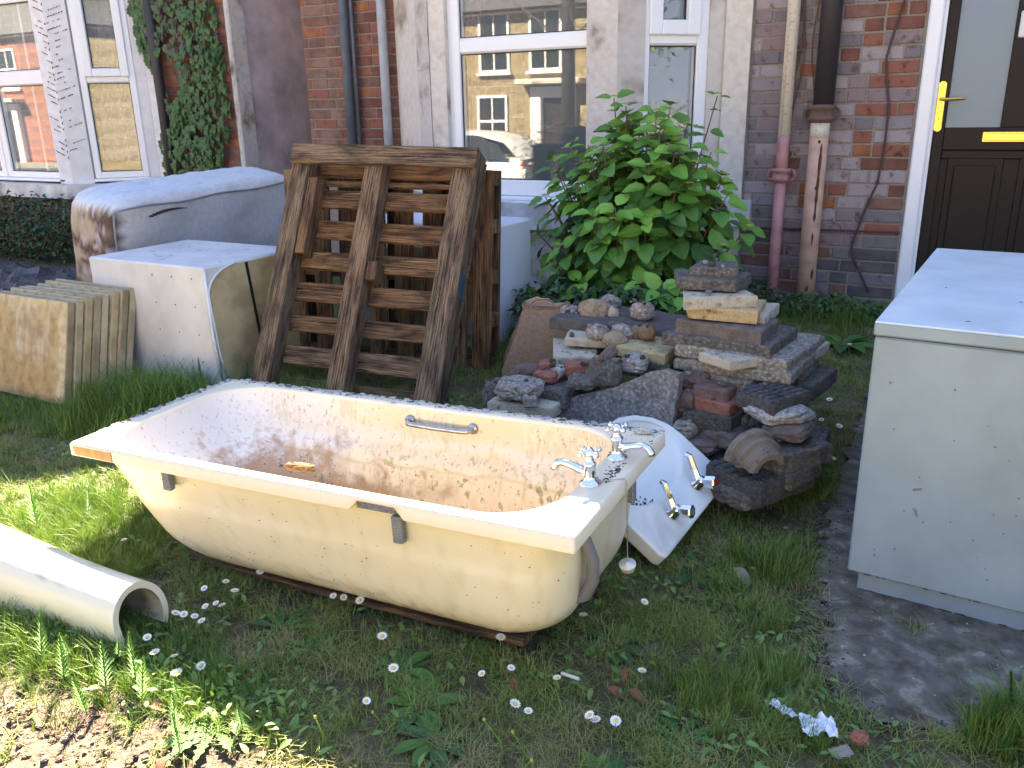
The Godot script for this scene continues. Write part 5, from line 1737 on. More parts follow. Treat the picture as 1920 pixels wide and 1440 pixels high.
func stones() -> void:
	var rows := [
		["slab", "dark", -0.838, 0.771, -3.12, 0.144, 0.044, 0.13, 10, "small jagged grey slab piece on the very top of the tall stone stack"],
		["slab", "dark", -0.870, 0.735, -3.08, 0.262, 0.046, 0.20, 6, "dark slab with a whitish broken left end, second from the top of the stack"],
		["slab", "pale", -0.789, 0.679, -3.04, 0.239, 0.048, 0.20, 28, "pale slab speckled with soil, lying under the two top dark pieces"],
		["slab", "buff", -0.805, 0.635, -3.03, 0.262, 0.050, 0.18, 6, "yellow sandstone slab with a rough broken front edge in the tall stack"],
		["slab", "pale", -0.773, 0.610, -3.10, 0.279, 0.045, 0.22, -6, "pale slab sticking out right beneath the yellow sandstone slab"],
		["slab", "brown", -0.805, 0.561, -3.00, 0.340, 0.067, 0.22, -8, "thick purple brown slab under the yellow sandstone pieces"],
		["slab", "dark", -0.788, 0.527, -2.98, 0.424, 0.051, 0.30, -4, "wide dark grey slab below the purple brown slab"],
		["slab", "grey", -0.720, 0.492, -2.96, 0.434, 0.048, 0.42, -5, "widest pale grey slab with a clean square right corner in the tall stack"],
		["slab", "pale", -0.638, 0.460, -3.20, 0.230, 0.044, 0.26, -14, "pale slab end jutting out at the right of the widest grey slab"],
		["slab", "grey", -0.713, 0.451, -2.95, 0.406, 0.042, 0.40, -5, "grey slab directly under the widest slab of the tall stack"],
		["slab", "pale", -0.766, 0.499, -2.90, 0.146, 0.036, 0.20, -32, "small pale triangular slab corner wedged between two wide slabs"],
		["slab", "grey", -0.628, 0.403, -3.18, 0.232, 0.048, 0.26, -14, "grey slab end jutting out on the right, above the dark slate"],
		["slab", "grey", -0.729, 0.405, -2.93, 0.216, 0.047, 0.26, -18, "thin grey slab above the brown broken bricks"],
		["slab", "dark", -0.590, 0.344, -3.12, 0.293, 0.063, 0.30, -10, "dark slate jutting out behind the criss-cross patterned block"],
		["rock", "brickbrown", -0.858, 0.381, -2.90, 0.093, 0.070, 0.14, -12, "brown wedge-shaped brick end at the top left of the brick pile"],
		["brick", "brickbrown", -0.763, 0.385, -2.84, 0.137, 0.050, 0.11, -6, "worn brown brick lying on the red brick"],
		["brick", "brickred", -0.752, 0.343, -2.82, 0.142, 0.052, 0.11, -14, "clean orange red brick between the brown brick and the dark block"],
		["rock", "brickbrown", -0.857, 0.320, -2.83, 0.068, 0.074, 0.12, -8, "broken brown brick standing left of the red brick"],
		["slab", "mossy", -0.768, 0.291, -2.79, 0.173, 0.059, 0.16, -6, "dark mossy stone block under the red brick"],
		["rock", "grey", -0.834, 0.260, -2.74, 0.080, 0.049, 0.12, -4, "grey squarish stone beside the curved sink rim"],
		["rock", "brown", -0.722, 0.229, -2.78, 0.153, 0.073, 0.16, -14, "rough pitted brown stone under the mossy block"],
		["rock", "brown", -0.794, 0.206, -2.74, 0.153, 0.057, 0.14, -6, "flat dark brown stone low beside the sink"],
		["rock", "grey", -0.673, 0.258, -2.86, 0.099, 0.101, 0.15, 20, "grey rounded rubble stone behind the moulded stone"],
		["rock", "dark", -0.681, 0.335, -2.92, 0.092, 0.065, 0.18, 0, "dark stone in the gap right of the red brick"],
		["rock", "dark", -0.593, 0.264, -2.86, 0.074, 0.064, 0.18, 0, "dark stone hidden in shade behind the moulded stone"],
		["tile", "slate", -0.589, 0.399, -2.76, 0.168, 0.059, 0.20, -26, "dark paving block with a criss-cross grid pressed in its top"],
		["rock", "crust", -0.543, 0.364, -2.73, 0.189, 0.053, 0.20, -14, "white crusted stone block under the criss-cross paving block"],
		["rock", "brown", -0.487, 0.319, -2.72, 0.138, 0.054, 0.18, -8, "dark reddish stone under the white crusted block"],
		["slab", "dark", -0.510, 0.235, -2.66, 0.139, 0.068, 0.24, -26, "dark slab behind and right of the moulded curved stone"],
		["tile", "slate", -0.612, 0.151, -2.58, 0.223, 0.087, 0.30, -30, "large dark diamond patterned paving slab in front of the pile"],
		["rock", "dark", -0.613, 0.127, -2.55, 0.164, 0.063, 0.20, -28, "rough dark stone at the bottom front of the pile"],
		["slab", "dark", -0.499, 0.183, -2.68, 0.128, 0.053, 0.20, -26, "dark slab end at the lower right foot of the pile"],
		["slab", "dark", -0.516, 0.172, -2.90, 0.231, 0.069, 0.25, -8, "dark slab deep in the pile under the reddish stone"],
		["rock", "dark", -0.769, 0.128, -2.76, 0.156, 0.083, 0.25, -8, "dark stone at the foot of the pile behind the sink"],
		["slab", "slatebrown", -1.313, 0.469, -3.22, 0.539, 0.056, 0.36, -1, "long dark slab carrying the row of flints"],
		["slab", "yellow", -1.132, 0.451, -3.02, 0.269, 0.044, 0.30, -12, "clean yellow paving slab with round cobbles on it"],
		["slab", "pale", -1.380, 0.444, -3.12, 0.192, 0.037, 0.25, 14, "pale slab corner showing behind the clean yellow slab"],
		["slab", "pale", -1.385, 0.362, -3.02, 0.195, 0.066, 0.26, 18, "pale broken slab leaning beside the paper bag"],
		["slab", "dark", -1.075, 0.385, -3.00, 0.246, 0.070, 0.30, -4, "dark slab under the yellow slab with cobbles"],
		["rock", "crust", -1.080, 0.426, -2.90, 0.090, 0.059, 0.10, 10, "white faced stone under the yellow slab"],
		["rock", "brickred", -1.297, 0.384, -2.86, 0.114, 0.059, 0.10, 12, "orange brick piece with pale mortar behind the leaning brown stone"],
		["rock", "brickred", -1.410, 0.379, -2.78, 0.088, 0.044, 0.08, -8, "orange red brick fragment nearest the front of the brick bits"],
		["rock", "brickred", -1.416, 0.407, -2.84, 0.059, 0.035, 0.07, 20, "small red brick fragment on top of the brick bits"],
		["rock", "brickbrown", -1.494, 0.363, -2.84, 0.104, 0.051, 0.07, 25, "long brown brick fragment left of the red fragments"],
		["rock", "crust", -1.370, 0.388, -2.82, 0.051, 0.044, 0.07, 0, "small white chipped stone right of the brick fragments"],
		["rock", "dark", -1.152, 0.390, -2.80, 0.116, 0.100, 0.10, 20, "dark upright stone right of the leaning brown stone"],
		["rock", "dark", -1.238, 0.385, -2.74, 0.101, 0.046, 0.10, 0, "smooth rounded dark stone above the big leaning slab"],
		["slab", "dark", -1.444, 0.303, -2.74, 0.310, 0.072, 0.28, -4, "thick dark slab carrying the brick fragments"],
		["rock", "grey", -1.474, 0.343, -2.62, 0.162, 0.064, 0.16, -10, "grey wedge-shaped stone at the left end of the rubble"],
		["brick", "grey", -1.364, 0.341, -2.60, 0.053, 0.044, 0.08, 30, "small pale grey block resting on the flat buff stone"],
		["slab", "pale", -1.432, 0.287, -2.64, 0.288, 0.047, 0.20, 6, "flat buff stone just behind the bath rim"],
		["rock", "dark", -1.604, 0.251, -2.70, 0.069, 0.114, 0.12, 0, "upright dark stone beside the foot of the pallet"],
		["flint", "flint", -1.555, 0.469, -3.30, 0.110, 0.056, 0.08, 0, "low flint at the left end of the long dark slab"],
		["flint", "flint", -1.593, 0.485, -3.42, 0.086, 0.045, 0.06, 0, "grey and white flint behind the leftmost flint"],
		["flint", "flint2", -1.440, 0.486, -3.32, 0.127, 0.098, 0.10, 0, "tall knobbly buff flint on the long dark slab"],
		["flint", "grey", -1.436, 0.488, -3.50, 0.097, 0.084, 0.07, 0, "blue grey pointed stone at the back of the long dark slab"],
		["flint", "pale", -1.360, 0.500, -3.36, 0.048, 0.062, 0.04, 0, "small upright pale block beside the blue grey pointed stone"],
		["flint", "flint", -1.224, 0.514, -3.34, 0.101, 0.079, 0.08, 0, "white and brown flint alone at the right of the dark slab"],
		["flint", "flint", -1.331, 0.466, -3.12, 0.096, 0.064, 0.08, 0, "white faced cobble at the left of the yellow slab"],
		["flint", "flint", -1.226, 0.471, -3.12, 0.105, 0.070, 0.09, 0, "white capped cobble in the middle of the yellow slab"],
		["flint", "flint2", -1.223, 0.465, -3.04, 0.092, 0.066, 0.08, 0, "buff cobble at the front of the yellow slab"],
		["flint", "cobble", -1.164, 0.480, -3.14, 0.046, 0.065, 0.04, 0, "narrow brown cobble between the white capped one and the end one"],
		["flint", "cobble", -1.117, 0.493, -3.12, 0.065, 0.062, 0.06, 0, "round brown cobble at the right end of the yellow slab"],
	]
	var sd := 100
	for r in rows:
		sd += 1
		var st := stn()
		var w: float = r[5]
		var h: float = r[6]
		var d: float = r[7]
		var called := "paving_slab"
		var cat := "slab"
		var mat: StandardMaterial3D = M["stone_" + r[1]]
		match r[0]:
			"slab":
				slab(st, w, h, d, 0.0035, sd, 0.03)
				called = "broken_slab"
			"tile":
				slab(st, w, h - 0.006, d, 0.003, sd, 0.008)
				var n := 6
				for i in n:
					for j in n:
						var cw := w / n
						var cd := d / n
						box(st, Vector3(cw * 0.82, 0.010, cd * 0.82), Transform3D(Basis(), Vector3(-w / 2 + cw * (i + 0.5), h - 0.004, -cd * (j + 0.5))), 0.004, 0.001)
				called = "patterned_block"
				cat = "paving block"
			"rock":
				lump(st, Vector3(w * 1.08, h * 1.08, d), 5.0, 0.13, 1.5, sd, 3, Transform3D(Basis(), Vector3(0, 0, -d / 2)))
				called = "rubble_stone"
				cat = "stone"
				if r[1].begins_with("brick"):
					called = "broken_brick"
					cat = "brick"
			"brick":
				box(st, Vector3(w, h, d), Transform3D(Basis(), Vector3(0, h / 2, -d / 2)), 0.006, 0.003)
				called = "loose_brick"
				cat = "brick"
			"flint":
				lump(st, Vector3(w * 1.1, h * 1.1, d * 1.15), 2.3, 0.15, 0.9, sd, 4, Transform3D(Basis(), Vector3(0, 0, -d / 2)))
				called = "flint"
				cat = "stone"
		tag(put(called, st, mat, self, turn(r[8], Vector3(r[2], r[3], r[4]), rng.randf_range(-1.0, 1.0), rng.randf_range(-1.5, 1.5))), r[9], cat, "stones and slabs in the rubble pile")
	# chips and crumbs of stone in the gaps and round the foot of the pile
	var ch := stn()
	lump(ch, Vector3(1, 0.7, 0.8), 4.0, 0.3, 1.3, 77, 2)
	var xf := []
	var co := []
	for k in 520:
		var p: Vector3
		if k < 260:
			var q: Array = rows[rng.randi() % rows.size()]
			p = Vector3(q[2] + rng.randf_range(-0.45, 0.45) * q[5], q[3] + q[6] + 0.002, q[4] - rng.randf_range(0.02, 0.6) * q[7])
		else:
			p = Vector3(rng.randf_range(-1.65, -0.36), 0, rng.randf_range(-3.2, -2.52))
			p.y = gy(p.x, p.z) + 0.01
		var s := 0.004 + 0.022 * pow(rng.randf(), 2.5)
		xf.append(Transform3D(Basis.from_euler(Vector3(rng.randf_range(-0.4, 0.4), rng.randf() * TAU, rng.randf_range(-0.4, 0.4))).scaled(Vector3(s, s, s)), p))
		co.append([Color(0.2, 0.19, 0.17), Color(0.35, 0.32, 0.27), Color(0.14, 0.125, 0.11), Color(0.24, 0.11, 0.08), Color(0.07, 0.06, 0.045)][rng.randi() % 5])
	tag(multi("stone_chips", fin(ch), M.clod, xf, co), "small chips and crumbs of stone scattered through the rubble pile", "stone chips")
	# long brown stone leaning on the rubble
	var st := stn()
	lump(st, Vector3(0.055, 0.19, 0.07), 4.0, 0.14, 1.6, 401, 3)
	tag(put("rubble_stone", st, M.stone_brown, self, turn(10, Vector3(-1.255, 0.375, -2.84), -10, -36)), "long flaky brown stone leaning diagonally on the rubble", "stone", "stones and slabs in the rubble pile")
	# big grey slab standing behind the bath
	st = stn()
	var raw := [Vector2(-0.235, -0.23), Vector2(-0.235, 0.0), Vector2(-0.21, 0.022), Vector2(-0.14, 0.04), Vector2(-0.08, 0.062), Vector2(0.0, 0.085), Vector2(0.06, 0.12), Vector2(0.14, 0.165), Vector2(0.18, 0.172), Vector2(0.235, 0.168), Vector2(0.225, -0.05), Vector2(0.215, -0.23)]
	var out := PackedVector2Array()
	for i in raw.size():
		var a: Vector2 = raw[i]
		var b: Vector2 = raw[(i + 1) % raw.size()]
		var n: int = max(1, int(a.distance_to(b) / 0.02))
		for k in n:
			var p := a.lerp(b, float(k) / n)
			out.append(p + Vector2(rng.randf_range(-1, 1), rng.randf_range(-1, 1)) * 0.003)
	for i in out.size():
		out[i] *= 1.065
	prism(st, out, -0.055, 0.0)
	tag(put("broken_slab", st, M.stone_biggrey, self, Transform3D(Basis.from_euler(Vector3(-0.22, 0.06, 0.0)), Vector3(-1.118, 0.308, -2.769))), "big pale grey broken slab standing on edge behind the bath rim", "slab", "stones and slabs in the rubble pile")
	# moulded piece of a curved stone base
	st = stn()
	var prof := [Vector2(0.055, 0.0), Vector2(0.13, 0.0), Vector2(0.135, 0.02), Vector2(0.128, 0.035), Vector2(0.115, 0.04), Vector2(0.112, 0.055), Vector2(0.12, 0.068), Vector2(0.118, 0.085), Vector2(0.098, 0.095), Vector2(0.09, 0.12), Vector2(0.094, 0.135), Vector2(0.08, 0.15), Vector2(0.055, 0.15), Vector2(0.055, 0.0)]
	sheet(st, 20, prof.size() - 1, func(i: int, j: int):
		var a := PI * 0.92 * i / 20.0
		var p: Vector2 = prof[j]
		var rr := p.x + 0.003 * nz.get_noise_2d(i * 0.7, j * 0.9)
		return Vector3(cos(a) * rr, p.y, sin(a) * rr))
	for e in [0, 20]:
		var a: float = PI * 0.92 * e / 20.0
		var cpt := Vector3(cos(a) * 0.09, 0.07, sin(a) * 0.09)
		for j in prof.size() - 1:
			tri(st, cpt, Vector3(cos(a) * prof[j].x, prof[j].y, sin(a) * prof[j].x), Vector3(cos(a) * prof[j + 1].x, prof[j + 1].y, sin(a) * prof[j + 1].x), Vector3(cos(a + (0.3 if e == 0 else -0.3)) * 0.09, 0.07, sin(a + (0.3 if e == 0 else -0.3)) * 0.09))
	tag(put("moulded_stone", st, M.stone_moulded, self, Transform3D(Basis(Vector3(0.62, 0.10, -0.75).cross(Vector3.ZERO) + Vector3(0.635, 0.0, -0.772), Vector3(0.762, -0.16, 0.627), Vector3(0.124, 0.987, 0.102)).orthonormalized() * Basis(Vector3.UP, -0.25) * Basis.from_scale(Vector3(0.74, 0.74, 0.74)), Vector3(-0.575, 0.285, -2.66))), "curved moulded stone fragment with rounded ridges on the right of the pile", "moulded stone", "stones and slabs in the rubble pile")


func paper_bag() -> void:
	var o := thing("paper_bag", "brown paper bag with its top open, slumped at the left of the stones", "bag", turn(28, Vector3(-1.80, 0.11, -3.50)))
	var st := stn()
	var lv := [[0.0, 0.17, 0.09, 0.0], [0.1, 0.175, 0.095, 0.01], [0.2, 0.155, 0.085, 0.03], [0.30, 0.13, 0.06, 0.05], [0.37, 0.115, 0.035, 0.055], [0.395, 0.112, 0.04, 0.05]]
	var ring := func(k: Array, wob: int) -> Array:
		var r := []
		var o2 := [[-1, -1], [-0.33, -1.06], [0.33, -0.96], [1, -1], [0.86, 0], [1, 1], [0.33, 1.05], [-0.33, 0.95], [-1, 1], [-0.86, 0]]
		for i in o2.size():
			r.append(Vector3(o2[i][0] * k[1] + k[3] + 0.006 * nf.get_noise_2d(i * 5.0, wob * 7.0), k[0] + 0.012 * nf.get_noise_2d(i * 3.0, wob * 3.0) + (0.015 * sin(i * 1.7) if wob == 5 else 0.0), o2[i][1] * k[2] - k[0] * 0.12))
		return r
	for l in lv.size() - 1:
		var a: Array = ring.call(lv[l], l)
		var b: Array = ring.call(lv[l + 1], l + 1)
		for i in 10:
			quad(st, a[i], a[(i + 1) % 10], b[(i + 1) % 10], b[i], Vector3(lv[l][3], lv[l][0], -lv[l][0] * 0.12))
	put("paper", st, M.paper, o)
	st = stn()
	for l in [3, 4]:
		var a: Array = ring.call([lv[l][0], lv[l][1] - 0.005, lv[l][2] - 0.005, lv[l][3]], l)
		var b: Array = ring.call([lv[l + 1][0] - 0.001, lv[l + 1][1] - 0.004, lv[l + 1][2] - 0.004, lv[l + 1][3]], l + 1)
		for i in 10:
			quad(st, a[i], b[i], b[(i + 1) % 10], a[(i + 1) % 10], Vector3(3, 0, 0))
	put("paper_lining", st, M.paper_in, o)
	st = stn(true)
	for s in [-1, 1]:
		tube(st, [Vector3(-0.02, 0.38, s * 0.036 - 0.046), Vector3(0.0, 0.405, s * 0.03 - 0.05), Vector3(0.06, 0.408, s * 0.03 - 0.05), Vector3(0.09, 0.385, s * 0.036 - 0.046)], [0.004], 6)
	put("handle", st, M.paper_in, o)


# ---------------------------------------------------------------- bathroom fittings
func rr(u0: float, u1: float, v0: float, v1: float, rc: Array) -> PackedVector2Array:
	# rounded rectangle, always 224 points; corners FR, BR, BL, FL
	var p := PackedVector2Array()
	var cs := [Vector2(u1, v0), Vector2(u1, v1), Vector2(u0, v1), Vector2(u0, v0)]
	var sg := [Vector2(-1, 1), Vector2(-1, -1), Vector2(1, -1), Vector2(1, 1)]
	var side := [60, 24, 60, 24]
	for k in 4:
		var prev: int = (k + 3) % 4
		# side from the previous corner to this one
		var dir: Vector2 = (cs[k] - cs[prev]).normalized()
		var a: Vector2 = cs[prev] + dir * rc[prev]
		var b: Vector2 = cs[k] - dir * rc[k]
		for i in side[k]:
			p.append(a.lerp(b, float(i) / side[k]))
		var c: Vector2 = cs[k] + sg[k] * rc[k]
		var a0 := (b - c).angle()
		for i in 14:
			p.append(c + Vector2.from_angle(a0 + PI / 2 * i / 14.0) * rc[k])
	return p


func rings(st: SurfaceTool, R: Array, col = null, flip := false) -> void:
	var n: int = R[0].size()
	for k in R.size() - 1:
		for i in n:
			var j := (i + 1) % n
			var q := [R[k][i], R[k][j], R[k + 1][j], R[k][i], R[k + 1][j], R[k + 1][i]]
			if flip:
				q = [R[k][i], R[k + 1][j], R[k][j], R[k][i], R[k + 1][i], R[k + 1][j]]
			var uv := [[i, k], [i + 1, k], [i + 1, k + 1], [i, k], [i + 1, k + 1], [i, k + 1]]
			if flip:
				uv = [[i, k], [i + 1, k + 1], [i + 1, k], [i, k], [i, k + 1], [i + 1, k + 1]]
			for m in 6:
				if col != null:
					st.set_color(col.call(q[m]))
				st.set_uv(Vector2(float(uv[m][0]) / n, float(uv[m][1]) / (R.size() - 1)))
				st.add_vertex(q[m])


func cross_tap(parent: Node3D, xf: Transform3D) -> void:
	var st := stn(true)
	lathe(st, [Vector2(0, 0.0), Vector2(0.029, 0.0), Vector2(0.029, 0.004), Vector2(0.022, 0.009), Vector2(0.016, 0.013), Vector2(0.0145, 0.022), Vector2(0.0155, 0.035), Vector2(0.0150, 0.05), Vector2(0.0175, 0.053), Vector2(0.0175, 0.058), Vector2(0.0125, 0.062), Vector2(0.0105, 0.07), Vector2(0.012, 0.074), Vector2(0, 0.075)], 24)
	var t := put("tap", st, M.chrome, parent, xf)
	st = stn(true)
	tube(st, [Vector3(0.008, 0.030, 0), Vector3(0.03, 0.036, 0), Vector3(0.058, 0.044, 0), Vector3(0.078, 0.046, 0), Vector3(0.092, 0.041, 0), Vector3(0.099, 0.030, 0), Vector3(0.100, 0.024, 0)], [0.0125, 0.011, 0.010, 0.0098, 0.010, 0.0108, 0.0112], 14)
	put("spout", st, M.chrome, t)
	st = stn(true)
	lathe(st, [Vector2(0, 0.074), Vector2(0.012, 0.075), Vector2(0.0135, 0.084), Vector2(0.0125, 0.092), Vector2(0.008, 0.097), Vector2(0, 0.098)], 18)
	for k in 4:
		var a := PI / 2 * k + 0.5
		var d := Vector3(cos(a), 0.1, sin(a))
		tube(st, [Vector3(0, 0.084, 0), Vector3(0, 0.084, 0) + d * 0.018, Vector3(0, 0.084, 0) + d * 0.026], [0.0055, 0.0050, 0.0065], 10)
		lump(st, Vector3(0.0165, 0.0165, 0.0165), 2.0, 0, 1, 1, 2, Transform3D(Basis(), Vector3(0, 0.084 - 0.008, 0) + d * 0.029))
	put("cross_handle", st, M.chrome, t)


func bath_stain(v: Vector3) -> Color:
	var n := nz.get_noise_3dv(v * 5.0)
	var n2 := nz.get_noise_3dv(v * 19.0 + Vector3(3, 5, 1))
	var n3 := nz.get_noise_3dv(Vector3(v.x * 60.0, v.y * 26.0, v.z * 60.0) + Vector3(9, 2, 4))
	var n4 := nf.get_noise_3dv(v * 150.0)
	var c := Color(0.70, 0.545, 0.36).lerp(Color(0.72, 0.62, 0.47), clampf(0.5 + n * 0.9, 0, 1))
	c = c * (1.0 + 0.04 * n4)
	var left := smoothstep(-0.95, -1.22, v.x + n * 0.2)
	var back := smoothstep(-0.50, -0.58, v.z)
	# chalky scum high on the sloping end and along the ledge of the back wall
	c = c.lerp(Color(0.68, 0.65, 0.64), left * smoothstep(-0.34, -0.24, v.y + n2 * 0.08 + n * 0.06) * 0.9)
	c = c.lerp(Color(0.66, 0.62, 0.57), back * smoothstep(0.035, 0.0, absf(v.y + 0.115 + n * 0.02)) * 0.8)
	# grey green bloom on the upper back wall
	c = c.lerp(Color(0.50, 0.48, 0.36), back * smoothstep(-0.14, -0.08, v.y) * smoothstep(0.08, 0.30, n3 * 0.7 + n * 0.7) * 0.55)
	# brown water stain low down
	var low := smoothstep(-0.235, -0.335, v.y + n * 0.05 + n2 * 0.02)
	c = c.lerp(Color(0.40, 0.235, 0.105), low * lerpf(0.35, 0.85, smoothstep(-0.55, -1.0, v.x + n * 0.2)))
	c = c.lerp(Color(0.24, 0.145, 0.08), smoothstep(-0.215, -0.31, v.y + n2 * 0.07 + n * 0.06 + n3 * 0.03) * smoothstep(-0.62, -1.0, v.x + n * 0.3) * 0.95)
	# tide line and drip runs
	c = c.lerp(Color(0.36, 0.27, 0.15), smoothstep(0.012, 0.0, absf(v.y + 0.20 + n * 0.03)) * 0.35)
	var n5 := nz.get_noise_3dv(Vector3(v.x * 45.0, v.y * 2.0, v.z * 45.0))
	c = c.lerp(Color(0.46, 0.38, 0.22), smoothstep(0.22, 0.42, n5) * smoothstep(-0.03, -0.14, v.y) * 0.45)
	c = c.lerp(Color(0.33, 0.205, 0.115), smoothstep(-0.13, -0.25, v.y + n2 * 0.09 + n * 0.08 + n3 * 0.02) * left * 0.85)
	# dark crumbs of soil on the sloping end
	c = c.lerp(Color(0.085, 0.055, 0.035), smoothstep(0.04, 0.22, 0.6 * n3 + 0.3 * n4 + 0.8 * n2 + 0.5 * n - 0.12) * left * smoothstep(-0.15, -0.27, v.y + n * 0.12) * 0.9)
	# algae towards the tap end
	var al := smoothstep(-1.1, -0.85, v.x) * smoothstep(-0.11, -0.20, v.y + n * 0.05) * smoothstep(0.12, 0.30, n2 * 0.75 + n * 0.25 + n3 * 0.35)
	c = c.lerp(Color(0.22, 0.205, 0.06), al * 0.8 * smoothstep(-0.45, 0.25, n3 + n4 * 0.5))
	# scattered specks
	c = c.lerp(Color(0.10, 0.08, 0.05), smoothstep(0.50, 0.58, n3 * 0.8 + n4 * 0.4) * 0.6)
	return Color(clampf(c.r, 0, 1), clampf(c.g, 0, 1), clampf(c.b, 0, 1))


func bath() -> void:
	var U := Vector3(0.999, 0.03, -0.035).normalized()
	var V := Vector3(-0.036, 0.005, -0.999)
	V = (V - U * V.dot(U)).normalized()
	var N := V.cross(U) * 1.0
	if N.y < 0:
		N = -N
	var o := thing("bathtub", "old cream bathtub stained inside, lying on the grass in the middle", "bathtub", Transform3D(Basis(U, N, U.cross(N)), Vector3(-0.695, 0.489, -1.525)))
	var P := func(q: Vector2, h: float) -> Vector3: return Vector3(q.x, h, -q.y)
	var ring := func(q: PackedVector2Array, h: float) -> Array:
		var r := []
		for v in q:
			r.append(Vector3(v.x, h, -v.y))
		return r
	# inside of the tub
	var R := []
	var K := 26
	for s in K + 1:
		var a := PI / 2 * s / K
		var dep := sin(a)
		var e := 0.085 * (1.0 - cos(a))
		var led := 0.022 * smoothstep(0.38, 0.5, dep)
		R.append(ring.call(rr(-1.628 + 0.30 * pow(dep, 1.25) + e * 1.6, -0.105 - 0.06 * dep - e, 0.045 + 0.035 * dep + e, 0.652 - 0.03 * dep - e - led, [0.19 - 0.05 * dep, 0.16 - 0.03 * dep, 0.17 - 0.02 * dep, 0.11 + 0.02 * dep]), -0.010 - 0.345 * dep))
	var last: Array = R[R.size() - 1]
	var mid := Vector3(-0.72, -0.362, -0.34)
	for k in range(1, 15):
		var r := []
		for v in last:
			r.append(mid + (v - mid) * (1.0 - k / 14.5) + Vector3(0, 0, 0))
		R.append(r)
	# stains, computed for every point of the inside
	var W := 1344
	var H := 360
	var im := Image.create(W, H, false, Image.FORMAT_RGB8)
	for py in H:
		var fk := (py + 0.5) / H * (R.size() - 1)
		var k0 := mini(int(fk), R.size() - 2)
		for px in W:
			var fi := (px + 0.5) / W * 224.0
			var i0 := int(fi) % 224
			var i1 := (i0 + 1) % 224
			var a: Vector3 = R[k0][i0].lerp(R[k0][i1], fi - int(fi))
			var b: Vector3 = R[k0 + 1][i0].lerp(R[k0 + 1][i1], fi - int(fi))
			im.set_pixel(px, py, bath_stain(a.lerp(b, fk - k0)).linear_to_srgb())
	M.basin_stain.albedo_texture = ImageTexture.create_from_image(im)
	var st := stn(true)
	rings(st, R, null, true)
	node("basin", fin(st), M.basin_stain, o)
	# flat rim with a turned-down lip; a length of the lip has broken away at the front
	var orim := rr(-1.70, 0.0, 0.0, 0.70, [0.008, 0.012, 0.012, 0.008])
	var r_bot := []
	var r_in := []
	var r_edge := []
	var r_top := []
	var c0 := Vector2(-0.85, 0.35)
	for q in orim:
		var broken: bool = q.y < 0.004 and q.x > -0.60 and q.x < -0.485
		var inw := Vector2(clampf((c0.x - q.x) * 9.0, -1, 1) if absf(q.x - c0.x) > 0.8 else 0.0, clampf((c0.y - q.y) * 9.0, -1, 1) if absf(q.y - c0.y) > 0.3 else 0.0)
		var wob := 0.0008 * nz.get_noise_2d(q.x * 20.0, q.y * 20.0)
		r_in.append(P.call(q + inw * 0.03, -0.040 if not broken else -0.012))
		r_bot.append(P.call(q + inw * (0.0 if not broken else 0.004), -0.040 if not broken else -0.012))
		r_edge.append(P.call(q, -0.006 + wob))
		r_top.append(P.call(q + inw * 0.006, wob))
	var r_mid := []
	var r_roll := []
	var inn := rr(-1.628, -0.105, 0.045, 0.652, [0.19, 0.16, 0.17, 0.11])
	for i in inn.size():
		var inw: Vector2 = (inn[i] - Vector2(-0.86, 0.35)).normalized()
		r_mid.append(P.call(inn[i] + inw * 0.014, 0.0))
		r_roll.append(P.call(inn[i] + inw * 0.004, -0.003))
	st = stn(true)
	rings(st, [r_in, r_bot], null, true)
	st.set_smooth_group(1)
	rings(st, [r_bot, r_edge, r_top], null, true)
	st.set_smooth_group(2)
	rings(st, [r_top, r_mid, r_roll, R[0]], null, true)
	put("rim", st, M.rim_cream, o)
	# outside of the tub
	var S := []
	for k in 25:
		var t := k / 24.0
		var h := -0.036 - 0.355 * t
		var fil := maxf(0.0, (t - 0.66) / 0.34)
		var e := 0.10 * (1.0 - sqrt(maxf(0.0, 1.0 - fil * fil)))
		var fold := 0.006 * smoothstep(0.30, 0.40, t)
		S.append(ring.call(rr(-1.635 + 0.17 * t + 0.08 * t * t + e * 1.3, -0.035 - 0.055 * t - e * 1.1, 0.030 + 0.035 * t + e - fold, 0.67 - 0.04 * t - e, [0.10 + 0.05 * t, 0.10 + 0.05 * t, 0.10 + 0.05 * t, 0.10 + 0.05 * t]), h))
	var lastS: Array = S[S.size() - 1]
	var r2 := []
	for v in lastS:
		r2.append(Vector3(-0.78, -0.392, -0.35) + (v - Vector3(-0.78, -0.392, -0.35)) * 0.3)
	S.append(r2)
	st = stn(true)
	rings(st, S, func(v: Vector3):
		var n := nz.get_noise_3dv(v * 4.0 + Vector3(1, 2, 3))
		var n3 := nz.get_noise_3dv(v * 26.0)
		var c := Color(0.70, 0.60, 0.40).lerp(Color(0.74, 0.66, 0.49), clampf(0.5 + n * 0.7, 0, 1))
		c = c.lerp(Color(0.50, 0.42, 0.25), smoothstep(-0.335, -0.385, v.y + n3 * 0.02) * 0.6)
		var n6 := nz.get_noise_3dv(Vector3(v.x * 26.0, v.y * 2.0, v.z * 26.0))
		c = c.lerp(Color(0.50, 0.40, 0.24), smoothstep(0.12, 0.42, n6) * 0.22)
		return c.lerp(Color(0.20, 0.15, 0.09), smoothstep(0.15, 0.34, n3 + n * 0.4) * smoothstep(-0.25, -0.37, v.y) * 0.55), true)
	put("outer_shell", st, M.bath_cream, o)
	st = stn()
	box(st, Vector3(1.20, 0.02, 0.50), Transform3D(Basis(), Vector3(-0.80, -0.403, -0.365)), 0.003, 0.002, Vector2(0.2, 0.3))
	put("base_board", st, M.wood_dark, o)
	st = stn()
	box(st, Vector3(0.118, 0.020, 0.004), Transform3D(Basis(), Vector3(-0.5425, -0.021, -0.007)), 0.0, 0.001)
